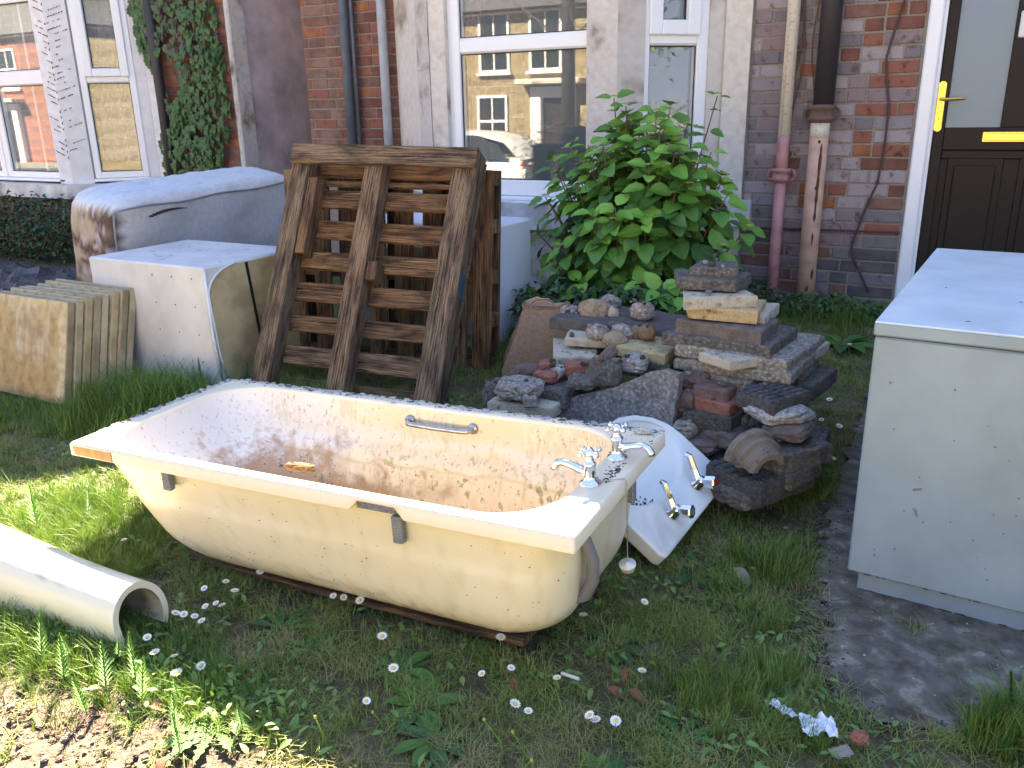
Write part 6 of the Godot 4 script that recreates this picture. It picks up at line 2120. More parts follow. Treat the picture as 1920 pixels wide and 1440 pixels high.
	for k in 26:
		box(st, Vector3(0.0012, rng.randf_range(0.008, 0.02), 0.0012), Transform3D(Basis.from_euler(Vector3(rng.randf_range(-0.5, 0.5), 0, rng.randf_range(-0.7, 0.7))), Vector3(rng.randf_range(-0.6, -0.486), -0.02, -0.004)))
	put("broken_lip_fibre", st, M.fibre_grey, o)
	st = stn()
	box(st, Vector3(0.17, 0.031, 0.006), Transform3D(Basis(), Vector3(-1.592, -0.0225, -0.001)), 0.001, 0.001)
	put("resin_patch", st, M.resin_brown, o)
	for b in [[-1.30, 0.03, 0.062], [-0.487, 0.024, 0.075]]:
		st = stn()
		box(st, Vector3(0.03, b[2], 0.022), Transform3D(Basis(), Vector3(b[0], -0.040 - b[2] / 2, -0.018)), 0.003, 0.001)
		put("bracket", st, M.fibre_grey, o)
	st = stn()
	box(st, Vector3(0.02, 0.07, 0.03), Transform3D(Basis(), Vector3(-0.018, -0.075, -0.44)), 0.003, 0.001)
	put("bracket", st, M.fibre_grey, o)
	# fittings
	cross_tap(o, turn(176, Vector3(-0.074, 0.0, -0.284)))
	cross_tap(o, turn(-6, Vector3(-0.068, 0.0, -0.469)))
	st = stn(true)
	tube(st, [Vector3(-0.86, -0.05, -0.652), Vector3(-0.86, -0.05, -0.630), Vector3(-0.853, -0.05, -0.618), Vector3(-0.84, -0.051, -0.614), Vector3(-0.74, -0.052, -0.612), Vector3(-0.64, -0.052, -0.614), Vector3(-0.627, -0.051, -0.618), Vector3(-0.62, -0.05, -0.630), Vector3(-0.62, -0.05, -0.652)], [0.0085], 10)
	for x in [-0.86, -0.62]:
		lathe(st, [Vector2(0, 0), Vector2(0.019, 0), Vector2(0.017, 0.006), Vector2(0, 0.008)], 14, Transform3D(Basis(Vector3(1, 0, 0), PI / 2), Vector3(x, -0.05, -0.645)))
	put("grab_handle", st, M.chrome_dull, o)
	st = stn(true)
	var ch := [Vector3(-0.055, 0.012, -0.292), Vector3(-0.045, 0.003, -0.305), Vector3(-0.02, 0.003, -0.325), Vector3(0.0, 0.003, -0.335), Vector3(0.005, -0.004, -0.337), Vector3(0.006, -0.10, -0.337), Vector3(0.006, -0.235, -0.337)]
	tube(st, ch, [0.0014], 5)
	var p0: Vector3 = ch[0]
	for k in range(1, ch.size()):
		var n: int = int(ch[k].distance_to(ch[k - 1]) / 0.0055)
		for i in n:
			lump(st, Vector3(0.0042, 0.0042, 0.0042), 2, 0, 1, 1, 1, Transform3D(Basis(), ch[k - 1].lerp(ch[k], float(i) / n) - Vector3(0, 0.002, 0)))
	put("plug_chain", st, M.chrome_dull, o)
	st = stn(true)
	lathe(st, [Vector2(0, -0.016), Vector2(0.0185, -0.016), Vector2(0.0205, -0.003), Vector2(0.0225, -0.002), Vector2(0.0225, 0.003), Vector2(0.005, 0.003), Vector2(0.004, 0.008), Vector2(0, 0.009)], 22)
	put("plug", st, M.plug_white, o, Transform3D(Basis.from_euler(Vector3(0.25, 0, 0.0)), Vector3(0.006, -0.243, -0.337)))
	st = stn(true)
	tube(st, [Vector3(-0.05, -0.05, -0.13), Vector3(-0.035, -0.09, -0.15), Vector3(-0.025, -0.15, -0.17), Vector3(-0.03, -0.21, -0.18), Vector3(-0.055, -0.265, -0.19), Vector3(-0.11, -0.30, -0.20), Vector3(-0.2, -0.31, -0.22)], [0.017], 12)
	put("waste_hose", st, M.hose_grey, o)
	# crust of old tile adhesive along the back and the sloping end
	var lm := stn()
	lump(lm, Vector3(1, 1, 1), 3.0, 0.5, 1.4, 9, 2)
	var lmesh := fin(lm)
	var xf := []
	var co := []
	for k in 1300:
		var q: Vector2
		if k < 900:
			q = Vector2(rng.randf_range(-1.69, -0.01), 0.70 + rng.randf_range(-0.014, 0.003) - (0.03 * rng.randf() if rng.randf() < 0.3 else 0.0))
		else:
			q = Vector2(-1.70 + rng.randf_range(-0.003, 0.014), rng.randf_range(0.10, 0.69))
		var s := 0.002 + 0.010 * pow(rng.randf(), 2.2)
		xf.append(Transform3D(Basis.from_euler(Vector3(0, rng.randf() * TAU, 0)).scaled(Vector3(s * 1.8, s * rng.randf_range(0.25, 0.6), s)), Vector3(q.x, -0.002, -q.y)))
		co.append(Color(0.55, 0.54, 0.52) if rng.randf() < 0.75 else Color(0.14, 0.12, 0.10))
	multi("adhesive_crust", lmesh, M.clod, xf, co, o)
	st = stn()
	lump(st, Vector3(0.05, 0.018, 0.02), 3, 0.4, 2.0, 5, 3)
	put("adhesive_lump", st, M.plaster, o, turn(15, Vector3(-0.055, 0.0, -0.66)))
	# flakes of dirt on the rim, in the tub and stuck to the shell
	xf = []
	co = []
	for k in 700:
		var s := rng.randf_range(0.0008, 0.0032)
		var p: Vector3
		var y := Basis()
		if k < 90:
			p = Vector3(-0.03 - absf(rng.randfn()) * 0.018, 0.001, -0.37 + rng.randfn() * 0.04)
		elif k < 220:
			p = Vector3(rng.randf_range(-1.69, -0.01), 0.001, -rng.randf_range(0.665, 0.695))
		elif k < 260:
			p = Vector3(rng.randf_range(-0.1, -0.01), 0.001, -rng.randf_range(0.45, 0.69))
		elif k < 520:
			var rg: Array = R[rng.randi_range(5, 34)]
			p = rg[rng.randi() % rg.size()]
			if p.x > -1.0 and rng.randf() < 0.55:
				continue
			if rng.randf() < 0.6:
				continue
		else:
			var rg: Array = S[rng.randi_range(3, 22)]
			p = rg[rng.randi() % 74]
			if rng.randf() < 0.2:
				continue
			s *= 0.8
		xf.append(Transform3D(Basis.from_euler(Vector3(rng.randf() * 3, rng.randf() * TAU, rng.randf() * 3)).scaled(Vector3(s * 1.8, s, s)), p))
		co.append(Color(0.03, 0.024, 0.02))
	multi("dirt_flake", lmesh, M.clod, xf, co, o)
	st = stn()
	lump(st, Vector3(0.085, 0.022, 0.03), 3.0, 0.3, 1.4, 15, 3)
	tag(put("wood_chip", st, M.wood_pale, self, Transform3D(Basis(U, N, U.cross(N)) * Basis.from_euler(Vector3(0, 0.25, -0.06)), Vector3(-1.565, 0.452, -1.60))), "pale splintered wood chip lying on the front rim of the bath", "wood chip")


func wash_basin() -> void:
	var ex := Vector3(0.1, 0.13, -0.985).normalized()
	var ey := Vector3(-0.8, 0.6, 0.0)
	ey = (ey - ex * ey.dot(ex)).normalized()
	var n := ey.cross(ex)
	if n.y < 0:
		n = -n
	# own axes: x along the wall edge, y out of the bowl, z = from the bowl towards the wall edge
	var o := thing("wash_basin", "white wash basin with two chrome lever taps, tipped against the bath", "wash basin", Transform3D(Basis(ex, n, ex.cross(n)), Vector3(-0.70, 0.085, -2.20)))
	var sgn := 1.0 if ex.cross(n).dot(ey) > 0 else -1.0
	var out := PackedVector2Array([Vector2(0.012, 0), Vector2(0.513, 0), Vector2(0.525, 0.012), Vector2(0.525, 0.22), Vector2(0.515, 0.28), Vector2(0.48, 0.335), Vector2(0.42, 0.385), Vector2(0.35, 0.415), Vector2(0.27, 0.425), Vector2(0.19, 0.415), Vector2(0.11, 0.385), Vector2(0.05, 0.335), Vector2(0.01, 0.28), Vector2(0.0, 0.22), Vector2(0.0, 0.012)])
	var c := Vector2(0.2625, 0.255)
	var A := 120
	var ro := []
	for i in A:
		var d := Vector2.from_angle(TAU * i / A)
		var best := 0.3
		for k in out.size():
			var hit = Geometry2D.segment_intersects_segment(c, c + d * 2.0, out[k], out[(k + 1) % out.size()])
			if hit != null:
				best = c.distance_to(hit)
		ro.append(best)
	var R := []
	var lev := []
	for s in 15:
		lev.append([s / 14.0, 0.0, -0.125 * pow(cos(PI / 2 * pow(s / 14.0, 1.35)), 0.85)])
	lev.append_array([[1.05, 0.0, 0.0], [1.0, 0.25, 0.002], [1.0, 0.6, 0.003], [1.0, 0.90, 0.006], [1.0, 0.97, 0.007], [1.0, 1.0, 0.0], [1.0, 1.004, -0.045], [1.0, 0.96, -0.052], [0.9, 0.0, -0.10], [0.5, 0.0, -0.16], [0.0, 0.0, -0.165]])
	for L in lev:
		var r := []
		for i in A:
			var d := Vector2.from_angle(TAU * i / A)
			var rb := 1.0 / sqrt(pow(d.x / 0.215, 2) + pow(d.y / (0.135 if d.y < 0 else 0.14), 2))
			rb = minf(rb, ro[i] - 0.03)
			var rad: float = rb * L[0] + (ro[i] - rb) * L[1]
			var q := c + d * rad
			r.append(Vector3(q.x, L[2], sgn * q.y))
		R.append(r)
	var st := stn(true)
	var bc := func(v: Vector3) -> Color:
		var nn := nz.get_noise_3dv(v * 14.0)
		var q := Vector2(v.x, v.z * sgn)
		var col := Color(0.76, 0.77, 0.74)
		col = col.lerp(Color(0.30, 0.25, 0.20), smoothstep(0.10, 0.02, q.distance_to(Vector2(0.09, 0.05)) + nn * 0.06) * 0.4)
		return col.lerp(Color(0.58, 0.52, 0.40), smoothstep(-0.02, -0.04, v.y) * smoothstep(0.05, 0.0, q.x) * 0.5)
	rings(st, R.slice(0, 21), bc)
	st.set_smooth_group(1)
	rings(st, R.slice(20, 22), bc)
	st.set_smooth_group(2)
	rings(st, R.slice(21), bc)
	put("bowl", st, M.basin_white, o)
	st = stn(true)
	lathe(st, [Vector2(0, 0.001), Vector2(0.02, 0.001), Vector2(0.023, 0.004), Vector2(0.017, 0.002), Vector2(0.014, -0.01), Vector2(0, -0.01)], 18, Transform3D(Basis(), Vector3(c.x, -0.122, sgn * c.y)))
	put("waste_fitting", st, M.chrome_dull, o)
	for k in 2:
		var bpos := Vector3([0.175, 0.37][k], 0.005, sgn * 0.071)
		var t := thing_part("tap", o, bpos)
		st = stn(true)
		lathe(st, [Vector2(0, 0), Vector2(0.024, 0), Vector2(0.024, 0.004), Vector2(0.019, 0.008), Vector2(0.018, 0.03), Vector2(0.012, 0.04), Vector2(0, 0.042)], 18)
		t.mesh = fin(st)
		st = stn()
		# flat angular spout over the bowl, facetted knob towards the wall
		var a := Vector3(0, 0.012, sgn * 0.0)
		var b := Vector3(0, 0.070, sgn * 0.085)
		tube(st, [a, a.lerp(b, 0.5), b, b + Vector3(0, -0.006, sgn * 0.012)], [0.017, 0.0125, 0.0105, 0.010], 6)
		put("spout", st, M.chrome, t)
		st = stn()
		lathe(st, [Vector2(0, 0.0), Vector2(0.012, 0.0), Vector2(0.014, 0.012), Vector2(0.0215, 0.016), Vector2(0.023, 0.045), Vector2(0.021, 0.050), Vector2(0, 0.051)], 8, Transform3D(Basis(Vector3(1, 0, 0), -sgn * 0.75), Vector3(0, 0.028, -sgn * 0.004)))
		var kn := put("lever_knob", st, M.chrome, t)
		st = stn()
		lathe(st, [Vector2(0, 0.0512), Vector2(0.011, 0.0512), Vector2(0.011, 0.0525), Vector2(0, 0.053)], 14, Transform3D(Basis(Vector3(1, 0, 0), -sgn * 0.75), Vector3(0, 0.028, -sgn * 0.004)))
		put("indicator", st, M.lamp_red if k == 1 else M.hose_grey, t)
	var lm := stn()
	lump(lm, Vector3(1, 0.5, 0.7), 3.0, 0.5, 1.4, 9, 2)
	var xf := []
	var co := []
	for k in 160:
		var rg: Array = R[rng.randi_range(2, 12)]
		var p: Vector3 = rg[(int(A * 0.58) + int(rng.randfn() * 8)) % A]
		var s := rng.randf_range(0.002, 0.011)
		xf.append(Transform3D(Basis.from_euler(Vector3(rng.randf() * 3, rng.randf() * TAU, rng.randf())).scaled(Vector3(s, s, s)), p + Vector3(0, 0.003, 0)))
		co.append([Color(0.05, 0.03, 0.022), Color(0.08, 0.03, 0.02), Color(0.04, 0.06, 0.015)][rng.randi() % 3])
	multi("leaf_litter", fin(lm), M.clod, xf, co, o)


func thing_part(called: String, parent: Node3D, at: Vector3) -> MeshInstance3D:
	return node(called, null, M.chrome, parent, Transform3D(Basis(), at))


func pedestal() -> void:
	var o := thing("basin_pedestal", "hollow cream ceramic basin pedestal lying on the grass at the left edge", "pedestal", turn(1.5, Vector3(-1.855, 0.0, -1.245)))
	var st := stn(true)
	var R0 := []
	var NL := 30
	var NA := 30
	var pt := func(i: int, j: int, inner: bool) -> Vector3:
		var t := float(i) / NL
		var x := -1.15 * t
		var rad := 0.092 + 0.030 * smoothstep(0.1, 0.9, t) - (0.019 if inner else 0.0)
		# from the foot at the front over the top to the lip that curls under at the back
		var a := deg_to_rad(lerpf(-38.0, 218.0, float(j) / NA))
		var y := 0.105 + 0.014 * smoothstep(0, 1, t) + sin(a) * rad * 1.03
		var z := cos(a) * rad * 0.93
		if a < 0:
			y = 0.105 + sin(a) * rad * 1.2
			z = rad * 0.93 * (1.0 - 0.10 * sin(-a))
		return Vector3(x + 0.018 * sin(a) * (1.0 - t) * -1.0, y, z)
	var col := func(v: Vector3, _i: int, _j: int):
		var n := nz.get_noise_3dv(v * 12.0)
		return Color(0.74, 0.69, 0.54).lerp(Color(0.25, 0.19, 0.12), smoothstep(0.38, 0.5, n) * 0.5)
	sheet(st, NL, NA, func(i: int, j: int): return pt.call(i, j, false), false, col)
	st.set_smooth_group(1)
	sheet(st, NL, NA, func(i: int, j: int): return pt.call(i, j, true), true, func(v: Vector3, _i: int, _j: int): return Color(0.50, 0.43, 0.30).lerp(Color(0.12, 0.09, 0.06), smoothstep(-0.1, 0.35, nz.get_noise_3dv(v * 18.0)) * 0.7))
	st.set_smooth_group(2)
	for i in [0, NL]:
		sheet(st, NA, 1, func(a: int, b: int): return pt.call(i, a, b == 1), i == 0, func(_v: Vector3, _i: int, _j: int): return Color(0.66, 0.60, 0.46))
	st.set_smooth_group(3)
	for j in [0, NA]:
		sheet(st, NL, 1, func(a: int, b: int): return pt.call(a, j, b == 1), j != 0, func(_v: Vector3, _i: int, _j: int): return Color(0.66, 0.60, 0.46))
	put("ceramic_shell", st, M.pedestal_cream, o)
	st = stn()
	lump(st, Vector3(0.035, 0.02, 0.15), 3.5, 0.15, 1.3, 44, 3)
	tag(put("tile_fragment", st, M.stone_brickbrown, self, turn(-52, Vector3(-2.06, 0.03, -1.44), -18, 0)), "narrow brown terracotta fragment in the grass behind the pedestal", "tile")


func cabinet() -> void:
	var o := thing("cabinet", "large pale grey cabinet with a white top, standing on the concrete at right", "cabinet", turn(-3.2, Vector3(-0.20, 0.0, -2.345)))
	var W := 1.05
	var D := 1.32
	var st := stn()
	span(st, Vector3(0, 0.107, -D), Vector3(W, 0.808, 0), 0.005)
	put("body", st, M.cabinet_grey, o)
	st = stn()
	span(st, Vector3(-0.004, 0.812, -D - 0.004), Vector3(W, 0.848, 0.006), 0.005)
	put("top_edge", st, M.cabinet_grey, o)
	st = stn()
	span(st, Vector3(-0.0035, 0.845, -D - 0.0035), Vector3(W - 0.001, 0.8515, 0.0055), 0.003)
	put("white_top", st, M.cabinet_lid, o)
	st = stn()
	span(st, Vector3(0.012, 0.79, -D + 0.02), Vector3(W - 0.01, 0.83, -0.006))
	put("dark_seam", st, M.gasket, o)
	st = stn()
	span(st, Vector3(0.028, 0.04, -D + 0.03), Vector3(W, 0.1065, -0.022), 0.002)
	put("plinth", st, M.cabinet_grey, o)
	# scuffs and chips
	st = stn()
	for k in 26:
		box(st, Vector3(rng.randf_range(0.002, 0.007), rng.randf_range(0.002, 0.006), 0.0015), Transform3D(Basis(Vector3(0, 0, 1), rng.randf() * 3), Vector3(rng.randf_range(0.02, 0.5), rng.randf_range(0.13, 0.78), 0.0008)))
	box(st, Vector3(0.005, 0.02, 0.002), Transform3D(Basis(Vector3(0, 0, 1), 0.3), Vector3(0.157, 0.33, 0.001)))
	box(st, Vector3(0.02, 0.006, 0.002), Transform3D(Basis(Vector3(0, 0, 1), 0.3), Vector3(0.152, 0.40, 0.001)))
	for k in 5:
		box(st, Vector3(rng.randf_range(0.004, 0.012), 0.0015, 0.003), Transform3D(Basis(Vector3.UP, rng.randf() * 3), Vector3(rng.randf_range(0.05, 0.4), 0.853, -rng.randf_range(0.05, 0.9))))
	put("scuff", st, M.fibre_grey, o)
	st = stn()
	for k in 60:
		var x := rng.randf_range(0.03, 0.7)
		box(st, Vector3(rng.randf_range(0.004, 0.03), rng.randf_range(0.002, 0.006), 0.002), Transform3D(Basis(), Vector3(x, 0.043 + rng.randf_range(0, 0.004), -0.0215)))
	for k in 14:
		box(st, Vector3(rng.randf_range(0.004, 0.02), 0.002, 0.0018), Transform3D(Basis(), Vector3(rng.randf_range(0.0, 0.5), 0.109, 0.0004)))
	kind(put("rust_specks", st, M.rust, o), "stuff")


# ---------------------------------------------------------------- grass, flowers, litter
func blades(seed_: int, n: int, h: float, spread: float, lean: float, wid: float) -> ArrayMesh:
	var st := stn(true)
	var r := RandomNumberGenerator.new()
	r.seed = seed_
	for k in n:
		var p := Vector3(r.randf_range(-1, 1), 0, r.randf_range(-1, 1)) * spread
		var a := r.randf() * TAU
		var d := Vector3(cos(a), 0, sin(a))
		var side := Vector3(-d.z, 0, d.x)
		var hh := h * r.randf_range(0.45, 1.1)
		var le := lean * r.randf_range(0.2, 1.4) * hh
		var w := wid * r.randf_range(0.7, 1.2)
		var prev := []
		for i in 4:
			var t := i / 3.0
			var c := p + d * le * t * t + Vector3(0, hh * (t - 0.28 * lean * t * t), 0)
			var ww := w * (1.0 - t * t * 0.96)
			var cur := [c - side * ww, c + side * ww]
			if i > 0:
				for v in [prev[0], prev[1], cur[1], prev[0], cur[1], cur[0]]:
					st.add_vertex(v)
			prev = cur
	return fin(st)


func blocked(x: float, z: float) -> bool:
	# under the bath, slabs, divan and pallet feet
	if x > -2.2 and x < -0.86 and z > -2.12 and z < -1.66:
		return true
	if x > -4.4 and x < -3.74 and z > -2.72 and z < -2.31:
		return true
	if x > -4.07 and x < -3.22 and z > -3.45 and z < -2.79:
		return true
	if x > -0.2 and z < -2.34 and z > -3.7:
		return true
	return z < -5.38 or (x < -7.2 and z < -4.7)


func grass() -> void:
	var short := []
	var kinds := []
	for k in 4:
		kinds.append(blades(200 + k, 26, 0.040, 0.032, [0.9, 1.3, 0.6, 1.6][k], 0.0011))
	var long := []
	for k in 3:
		long.append(blades(300 + k, 22, 0.17, 0.03, [0.35, 0.7, 0.5][k], 0.0019))
	var xs := [[], [], [], []]
	var cs := [[], [], [], []]
	var lx := [[], [], []]
	var lc := [[], [], []]
	var r := RandomNumberGenerator.new()
	r.seed = 17
	var spots := [[-3.38, -2.45, 0.30, 1.25], [-3.58, -2.25, 0.16, 0.75], [-3.9, -2.2, 0.2, 0.6], [-4.15, -2.15, 0.2, 0.6], [-3.15, -2.55, 0.2, 0.8], [-2.95, -2.72, 0.2, 0.6], [-3.0, -2.3, 0.2, 0.5], [-0.44, -2.38, 0.12, 0.65], [-0.50, -2.2, 0.06, 0.5], [-0.36, -2.1, 0.07, 0.45], [-0.3, -1.85, 0.12, 0.5], [-0.42, -1.72, 0.16, 0.5], [-0.20, -1.68, 0.1, 0.4], [-0.45, -2.95, 0.16, 0.6], [0.20, -1.86, 0.10, 0.8], [0.28, -1.9, 0.1, 0.9], [-2.55, -1.5, 0.3, 0.5], [-2.7, -1.62, 0.3, 0.6], [-2.05, -1.12, 0.25, 0.5], [-1.62, -1.16, 0.2, 0.5], [-1.85, -1.14, 0.14, 0.55], [-1.5, -1.13, 0.12, 0.4], [-2.2, -1.12, 0.15, 0.6], [-1.34, -1.12, 0.08, 0.35], [-2.3, -1.45, 0.2, 0.45], [-2.6, -2.05, 0.2, 0.4], [-0.62, -5.1, 0.3, 0.7], [-1.95, -3.9, 0.3, 0.8], [-2.75, -2.78, 0.3, 0.6], [-1.9, -2.75, 0.3, 0.5]]
	for k in 26000:
		var x := r.randf_range(-4.9, 1.4)
		var z := r.randf_range(-5.3, -0.75)
		if z < -2.6 and r.randf() < 0.45 or x < -3.2 and z > -1.4 or x > 0.5 and z > -1.8 and r.randf() < 0.5:
			continue
		if blocked(x, z) or (on_path(x, z) and r.randf() < 0.985):
			continue
		if r.randf() < soil_amount(x, z) * 0.93:
			continue
		var dens := 0.5 + nz.get_noise_2d(x * 2.6 + 20.0, z * 2.6) * 0.9
		if r.randf() > clampf(0.75 + dens * 0.5, 0.35, 1.0):
			continue
		var y := gy(x, z) + nz.get_noise_2d(x * 3.0, z * 3.0) * 0.018 - 0.003
		var s := r.randf_range(0.65, 1.2) * clampf(0.85 + dens * 0.5, 0.6, 1.4)
		var t := Transform3D(Basis.from_euler(Vector3(r.randf_range(-0.15, 0.15), r.randf() * TAU, r.randf_range(-0.15, 0.15))).scaled(Vector3(1, s, 1)), Vector3(x, y, z))
		var c := Color(0.11, 0.175, 0.028).lerp(Color(0.24, 0.30, 0.055), r.randf())
		var dry := clampf(nz.get_noise_2d(x * 3.3, z * 3.3 + 9.0) * 1.6 - 0.1 + 0.55 * smoothstep(-1.3, -1.1, z) * smoothstep(-1.5, -1.2, x), 0.0, 0.85)
		if r.randf() < 0.45 + dry:
			c = c.lerp(Color(0.33, 0.26, 0.12), r.randf_range(0.2, 0.3 + dry))
		var kk := r.randi() % 4
		xs[kk].append(t)
		cs[kk].append(c)
	for sp in spots:
		for k in int(430 * sp[2] * sp[2] / 0.12) + 12:
			var x: float = sp[0] + r.randfn() * sp[2] * 0.5
			var z: float = sp[1] + r.randfn() * sp[2] * 0.4
			if blocked(x, z) or on_path(x, z) and r.randf() < 0.7:
				continue
			var s: float = sp[3] * r.randf_range(0.5, 1.15)
			var kk := r.randi() % 3
			lx[kk].append(Transform3D(Basis.from_euler(Vector3(r.randf_range(-0.2, 0.2), r.randf() * TAU, r.randf_range(-0.2, 0.2))).scaled(Vector3(s, s, s)), Vector3(x, gy(x, z) - 0.003, z)))
			lc[kk].append(Color(0.075, 0.145, 0.022).lerp(Color(0.17, 0.25, 0.04), r.randf()))
	for k in 4:
		tag(multi("grass", kinds[k], M.grass, xs[k], cs[k]), "short green and straw coloured lawn grass around the bathtub", "grass")
	for k in 3:
		tag(multi("long_grass", long[k], M.grass, lx[k], lc[k]), "long dark green grass tufts round the slabs, divan and path edge", "grass")
	# low broad-leaved ground cover
	var lm := leaf_mesh(0.5, 1.0, 0.2, 0.3)
	var gx := []
	var gc := []
	for k in 5200:
		var x := r.randf_range(-3.4, 0.4)
		var z := r.randf_range(-3.2, -0.9)
		if blocked(x, z) or on_path(x, z) or r.randf() < soil_amount(x, z) * 0.8 or nz.get_noise_2d(x * 2.2, z * 2.2 + 50.0) < -0.08:
			continue
		var s := r.randf_range(0.012, 0.034)
		gx.append(leaf_at(Vector3(x, gy(x, z) + r.randf_range(0.006, 0.028), z), Vector3(r.randf_range(-1, 1), r.randf_range(-0.1, 0.5), r.randf_range(-1, 1)), Vector3(r.randf_range(-0.3, 0.3), 1, r.randf_range(-0.3, 0.3)), s))
		gc.append(Color(0.085, 0.17, 0.035).lerp(Color(0.16, 0.26, 0.07), r.randf()))
	for k in 520:
		var x := r.randf_range(-2.35, -1.2)
		var z := -1.15 + r.randfn() * 0.05
		gx.append(leaf_at(Vector3(x, gy(x, z) + r.randf_range(0.004, 0.045), z), Vector3(r.randf_range(-1, 1), r.randf_range(-0.1, 0.9), r.randf_range(-1, 1)), Vector3(r.randf_range(-0.4, 0.4), 1, r.randf_range(-0.4, 0.4)), r.randf_range(0.012, 0.034)))
		gc.append(Color(0.09, 0.18, 0.03).lerp(Color(0.17, 0.27, 0.06), r.randf()))
	tag(multi("ground_cover", lm, M.weed, gx, gc), "low clover and small broad leaves among the lawn grass", "ground cover")
	# dry straw
	var sx := []
	var sc := []
	var straw := stn()
	box(straw, Vector3(0.06, 0.0012, 0.0014))
	for k in 900:
		var x := r.randf_range(-2.2, 0.3)
		var z := r.randf_range(-2.4, -0.85)
		if blocked(x, z):
			continue
		if z < -1.3 and r.randf() < 0.7 and not (x > -0.4):
			continue
		sx.append(Transform3D(Basis.from_euler(Vector3(0, r.randf() * TAU, r.randf_range(-0.25, 0.25))), Vector3(x, gy(x, z) + r.randf_range(0.008, 0.022), z)))
		sc.append(Color(0.33, 0.26, 0.14) * r.randf_range(0.5, 1.2))
	tag(multi("dry_straw", fin(straw), M.clod, sx, sc), "scattered dry straw and twigs on the lawn", "straw")


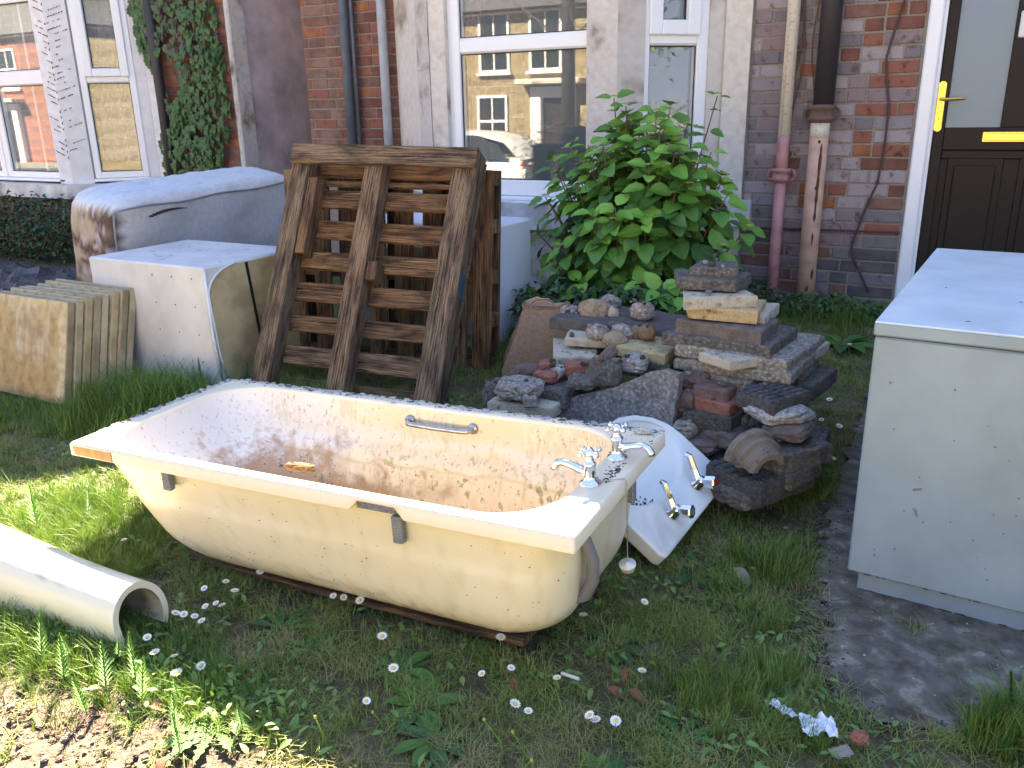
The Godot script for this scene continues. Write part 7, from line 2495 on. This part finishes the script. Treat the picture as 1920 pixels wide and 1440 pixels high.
func flowers() -> void:
	# one daisy, then its copies
	var d := Node3D.new()
	var st := stn(true)
	for k in 18:
		var a := TAU * k / 18.0
		var dir := Vector3(cos(a), 0.18 if k % 2 else 0.28, sin(a)).normalized()
		var side := Vector3(-sin(a), 0, cos(a))
		var L := 0.0115
		var p0 := dir * 0.003
		var p1 := dir * L * 0.7 + side * 0.0017
		var p2 := dir * L * 0.7 - side * 0.0017
		var p3 := dir * L
		tri(st, p0, p1, p2, Vector3(0, -1, 0))
		tri(st, p1, p3, p2, Vector3(0, -1, 0))
	var pm := node("petals", fin(st), M.petal, d)
	st = stn(true)
	lump(st, Vector3(0.0078, 0.0045, 0.0078), 2, 0, 1, 1, 2)
	node("heart", fin(st), M.daisy_heart, d)
	st = stn(true)
	tube(st, [Vector3(0, 0.001, 0), Vector3(0.002, -0.03, 0.001), Vector3(0, -0.06, 0)], [0.0009], 5)
	node("stem", fin(st), M.stem_green, d)
	for c in d.get_children():
		c.owner = null
	var spots := [[-2.3, -1.53, "alone in the lit grass left of the bath"], [-1.82, -1.43, "left of the daisy row before the bath"], [-1.81, -1.5, ""], [-1.73, -1.46, ""], [-1.8, -1.31, "clump"], [-1.78, -1.32, "clump"], [-1.75, -1.33, "clump"], [-1.71, -1.32, "clump"], [-1.75, -1.37, "clump"], [-1.73, -1.39, "clump"], [-1.73, -1.41, "clump"], [-1.75, -1.58, ""], [-1.71, -1.63, ""], [-1.62, -1.655, ""], [-1.56, -1.66, ""], [-1.51, -1.63, ""], [-1.45, -1.6, ""], [-1.47, -1.58, ""], [-1.37, -1.65, ""], [-1.39, -1.6, ""], [-1.23, -1.49, "shade"], [-1.12, -1.39, "shade"], [-1.0, -1.66, "shade"], [-0.94, -1.61, "shade"], [-0.86, -1.52, "shade"], [-0.80, -1.82, "shade"], [-0.92, -1.48, "shade"], [-0.89, -1.68, "shade"], [-0.74, -1.53, "shade"], [-0.79, -1.41, "front"], [-0.75, -1.4, "front"], [-0.62, -1.45, "front"], [-0.61, -1.46, "front"], [-0.57, -1.48, "front"], [-0.56, -1.46, "front"], [-1.11, -1.27, "front"], [-0.67, -1.94, "shade"], [-0.57, -1.65, "shade"], [-1.60, -1.14, "lit"], [-1.64, -1.17, "lit"], [-1.57, -1.19, "lit"], [-1.70, -1.16, "lit"], [-1.78, -1.2, "lit"], [-0.51, -4.01, "path"], [-0.57, -3.91, "path"], [-0.49, -3.87, "path"], [-0.56, -3.81, "path"], [-0.46, -3.64, "path"], [-0.46, -3.46, "path"], [-0.38, -3.38, "path"], [-0.41, -3.08, "path"], [-0.49, -4.42, "path"], [-0.40, -3.2, "path"], [-0.36, -3.11, "path"]]
	var said := {"": "white daisy growing in the row along the front of the bath", "clump": "white daisy in the dense clump right of the pedestal", "shade": "white daisy in the shaded lawn in front of the bath's tap end", "front": "white daisy near the bottom edge of the photo", "lit": "white daisy in the sunlit weeds by the bare soil", "path": "white daisy in the grass strip between the stones and the cabinet"}
	for s in spots:
		var y: float = gy(s[0], s[1]) + rng.randf_range(0.048, 0.072)
		var o: Node3D = d.duplicate()
		o.name = numbered("daisy", self)
		add_child(o, true)
		var sc := rng.randf_range(0.9, 1.35)
		o.transform = Transform3D(Basis.from_euler(Vector3(rng.randf_range(-0.1, 0.45), rng.randf_range(-0.4, 1.4), rng.randf_range(-0.25, 0.25))).scaled(Vector3(sc, sc, sc)), Vector3(s[0], y, s[1]))
		if said.has(s[2]):
			tag(o, said[s[2]], "daisy", "daisies " + (s[2] if s[2] else "row"))
		else:
			tag(o, "white daisy " + s[2], "daisy", "daisies row")
	d.free()
	# leafy rosettes of dandelion and dock
	var rm := []
	for k in 2:
		var sl := stn(true)
		sheet(sl, 12, 4, func(i: int, j: int):
			var t := i / 12.0
			var s := j / 2.0 - 1.0
			var w: float = (0.13 if k == 0 else 0.17) * pow(sin(PI * clampf(pow(t, 1.4) * 0.95 + 0.03, 0, 1)), 0.8) * (1.0 if k == 1 else (1.15 if i % 2 else 0.55))
			return Vector3(s * w, absf(s) * w * 0.35 + 0.34 * t * (1.0 - 0.75 * t) - 0.02, t), true)
		rm.append(fin(sl))
	var ros := [[-1.44, -1.17, 0.13, 0, "toothed dandelion rosette at the edge of the sunlit soil"], [-1.40, -1.07, 0.12, 0, "dandelion rosette half on the bare soil, lowest left"], [-1.55, -1.45, 0.10, 0, "dandelion rosette below the daisy row, in shade"], [-1.42, -1.42, 0.09, 0, "small dandelion rosette in the shaded lawn left of the middle"], [-1.02, -1.36, 0.11, 1, "broad dock rosette in the lawn below the bath's broken lip"], [-0.93, -1.28, 0.10, 1, "dock rosette by the bottom edge near the bud stalks"], [-1.15, -1.45, 0.10, 1, "round leaved rosette in shade below the bath bracket"], [-0.62, -2.25, 0.13, 0, "dandelion rosette in the corner between basin and stones"], [-0.50, -2.15, 0.10, 0, "dandelion rosette right of the tipped basin"], [-0.53, -1.33, 0.10, 1, "broad leaved rosette at the bottom right of the lawn"], [-0.70, -1.80, 0.10, 1, "dark rosette under the hanging plug"], [-0.55, -4.6, 0.2, 1, "tall broad dock leaves beside the stone stack near the wall"], [-2.12, -1.72, 0.14, 0, "dandelion rosette in the grass at the sloping end of the bath"], [-0.44, -1.55, 0.09, 0, "toothed rosette left of the crumpled plastic"]]
	var r := RandomNumberGenerator.new()
	r.seed = 5
	for q in ros:
		var o := thing("rosette_weed", q[4], "weed", Transform3D(Basis(), Vector3(q[0], gy(q[0], q[1]) + 0.004, q[1])))
		var n := 9 + r.randi() % 4
		for k in n:
			var a := TAU * k / n + r.randf_range(-0.25, 0.25)
			var m: String = ["leaf_a", "leaf_c", "leaf_a"][r.randi() % 3]
			node("leaf", rm[q[3]], M[m], o, Transform3D(Basis(Vector3.UP, a).scaled_local(Vector3.ONE * q[2] * r.randf_range(0.7, 1.1)), Vector3.ZERO))
	# feathery spikes (young horsetail and fleabane) at the soil edge and by the path
	var spk := []
	for k in 2:
		var sl := stn(true)
		tube(sl, [Vector3.ZERO, Vector3(0.01, 0.5, 0.0), Vector3(0.03, 1.0, 0.02)], [0.012, 0.010, 0.004], 5)
		for i in 20:
			var t := 0.12 + 0.86 * i / 20.0
			for w in 6:
				var a := TAU * w / 6.0 + i * 0.5
				var L := (0.17 if k == 0 else 0.24) * (1.05 - t)
				var b := Vector3(0.03 * t * t, t, 0.02 * t * t)
				var e := b + Vector3(cos(a) * L, 0.09 + L * 0.55, sin(a) * L)
				var s := Vector3(-sin(a), 0, cos(a)) * (0.009 if k == 0 else 0.012)
				for v in [b - s, b + s, e]:
					sl.add_vertex(v)
		spk.append(fin(sl))
	var sp := [[-1.88, -1.02, 0.16], [-1.76, -1.05, 0.15], [-1.68, -1.08, 0.17], [-1.64, -1.06, 0.13], [-1.93, -1.08, 0.12], [-1.81, -1.12, 0.10], [-1.55, -1.10, 0.10], [-1.47, -1.02, 0.11], [-1.41, -0.98, 0.12], [-1.72, -0.97, 0.12], [-2.02, -1.05, 0.15], [-1.34, -1.10, 0.09], [-3.25, -2.72, 0.20], [-3.02, -2.78, 0.17], [-2.62, -1.62, 0.14], [-2.72, -1.5, 0.18], [0.16, -1.84, 0.14], [0.22, -1.88, 0.17], [0.27, -1.84, 0.16], [0.19, -1.79, 0.10], [0.13, -1.82, 0.12]]
	var where := ["on the soil edge at the lower left", "at the foot of the white divan", "in the lit grass by the left edge", "by the concrete at the lower right corner"]
	for k in sp.size():
		var q: Array = sp[k]
		var g := 0 if k < 12 else (1 if k < 14 else (2 if k < 16 else 3))
		var o := thing("feathery_weed", "upright feathery green weed " + where[g], "weed", Transform3D(Basis.from_euler(Vector3(r.randf_range(-0.2, 0.2), r.randf() * TAU, r.randf_range(-0.2, 0.2))).scaled(Vector3.ONE * q[2]), Vector3(q[0], gy(q[0], q[1]), q[1])), "feathery weeds " + where[g])
		node("spike", spk[k % 2], M.leaf_a if k % 3 else M.leaf_b, o)
	# bare stalks with buds in the foreground
	for q in [[-0.715, -1.315, 0.085, 0.25], [-0.755, -1.30, 0.105, 0.5], [-0.70, -1.27, 0.075, -0.35], [-1.13, -1.14, 0.10, 0.1], [-1.05, -1.25, 0.06, 0.2]]:
		var o := thing("bud_stalk", "bare green stalk with a closed bud, %s" % ["tallest of the three at the bottom edge", "leaning left of the tallest at the bottom edge", "short curved one at the bottom edge", "thin one in the sunlit straw", "small one near the sunlit straw"][int(absf(q[3]) * 100) % 5 if false else [0.25, 0.5, -0.35, 0.1, 0.2].find(q[3])], "weed", Transform3D(Basis(), Vector3(q[0], gy(q[0], q[1]), q[1])))
		var b := stn(true)
		var top := Vector3(-q[3] * 0.09, q[2], 0.01)
		tube(b, [Vector3.ZERO, Vector3(-q[3] * 0.02, q[2] * 0.5, 0), top], [0.0022, 0.0019, 0.0015], 6)
		put("stalk", b, M.leaf_b, o)
		b = stn(true)
		lump(b, Vector3(0.007, 0.010, 0.007), 2, 0.05, 1, 3, 2, Transform3D(Basis(), top - Vector3(0, 0.003, 0)))
		put("bud", b, M.flower_head, o)


func litter() -> void:
	var st := stn()
	sheet(st, 12, 7, func(i: int, j: int): return Vector3((i / 12.0 - 0.5) * 0.075, 0.012 + 0.010 * nf.get_noise_2d(i * 0.32, j * 0.32), (j / 7.0 - 0.5) * 0.028), true)
	tag(put("plastic_wrapper", st, M.plastic_litter, self, turn(-32, Vector3(-0.252, 0.045, -1.725), 0, 8)), "small twisted clear plastic wrapper on the grass, the left one", "litter")
	st = stn()
	sheet(st, 12, 12, func(i: int, j: int): return Vector3((i / 12.0 - 0.5) * 0.075, 0.018 + 0.013 * nf.get_noise_2d(i * 0.30 + 9.0, j * 0.30) + 0.004 * nf.get_noise_2d(i * 0.8, j * 0.8 + 4.0), (j / 12.0 - 0.5) * 0.06), true)
	tag(put("plastic_wrapper", st, M.plastic_litter, self, turn(20, Vector3(-0.165, 0.042, -1.700), 0, 5)), "larger crumpled clear plastic wrapper by the concrete, the right one", "litter")
	st = stn()
	lump(st, Vector3(0.038, 0.03, 0.03), 3, 0.3, 1.5, 71, 3)
	tag(put("brick_fragment", st, M.stone_brickred, self, turn(30, Vector3(-0.079, 0.045, -1.70))), "small orange brick fragment on the soil below the concrete", "brick")
	st = stn()
	lump(st, Vector3(0.05, 0.008, 0.03), 3, 0.4, 1.5, 72, 3)
	tag(put("dry_leaf", st, M.dry_leaf_pale, self, turn(50, Vector3(-0.108, 0.045, -1.65))), "pale torn scrap of leaf beside the orange fragment", "leaf")
	st = stn()
	box(st, Vector3(0.052, 0.008, 0.008), Transform3D(), 0.002)
	tag(put("white_stick", st, M.plug_white, self, turn(-4, Vector3(-0.742, 0.052, -1.61), 0, 2)), "short white plastic stick lying in the shaded lawn", "stick")
	var lm := leaf_mesh(0.5, 1.0, 0.5, 0.5, 6)
	for q in [[-0.869, -1.537, 0.045, 40, "dry_leaf", "small rust brown leaf curled in the middle of the lawn"], [-0.641, -1.607, 0.055, 100, "dry_leaf", "larger rust brown dead leaf right of the white stick"], [-0.593, -1.627, 0.05, 80, "dry_leaf", "dull brown dead leaf touching the larger one"], [-0.513, -2.30, 0.075, 60, "dry_leaf_pale", "pale grey dead leaf below the stones at right"], [-0.63, -1.70, 0.04, 10, "dry_leaf", "thin brown dead leaf standing in the grass"], [-1.60, -1.05, 0.06, 120, "dry_leaf", "orange brown dead leaf on the bare soil at lower left"], [-1.42, -0.95, 0.05, 20, "dry_leaf", "reddish dead leaf at the bottom edge on the soil"]]:
		tag(node("dead_leaf", lm, M[q[4]], self, Transform3D(Basis.from_euler(Vector3(0.1, deg_to_rad(q[3]), 0.2)).scaled_local(Vector3.ONE * q[2]), Vector3(q[0], gy(q[0], q[1]) + 0.022, q[1]))), q[5], "leaf")
	# pale grit on the concrete
	var g := stn()
	lump(g, Vector3(1, 0.7, 1), 2.5, 0.3, 1.3, 3, 1)
	var xf := []
	var co := []
	for k in 420:
		var x := rng.randf_range(-0.34, 0.5)
		var z := rng.randf_range(-3.0, -1.68)
		if not on_path(x, z) and rng.randf() < 0.6:
			continue
		var s := rng.randf_range(0.0015, 0.005) * (1.0 if rng.randf() < 0.9 else 2.0)
		xf.append(Transform3D(Basis(Vector3.UP, rng.randf() * TAU).scaled(Vector3(s, s, s)), Vector3(x, gy(x, z) + 0.009, z)))
		co.append([Color(0.5, 0.48, 0.44), Color(0.12, 0.09, 0.07), Color(0.25, 0.22, 0.2), Color(0.07, 0.05, 0.04)][rng.randi() % 4])
	tag(multi("grit", fin(g), M.clod, xf, co), "pale and dark grit scattered on the concrete path", "grit")
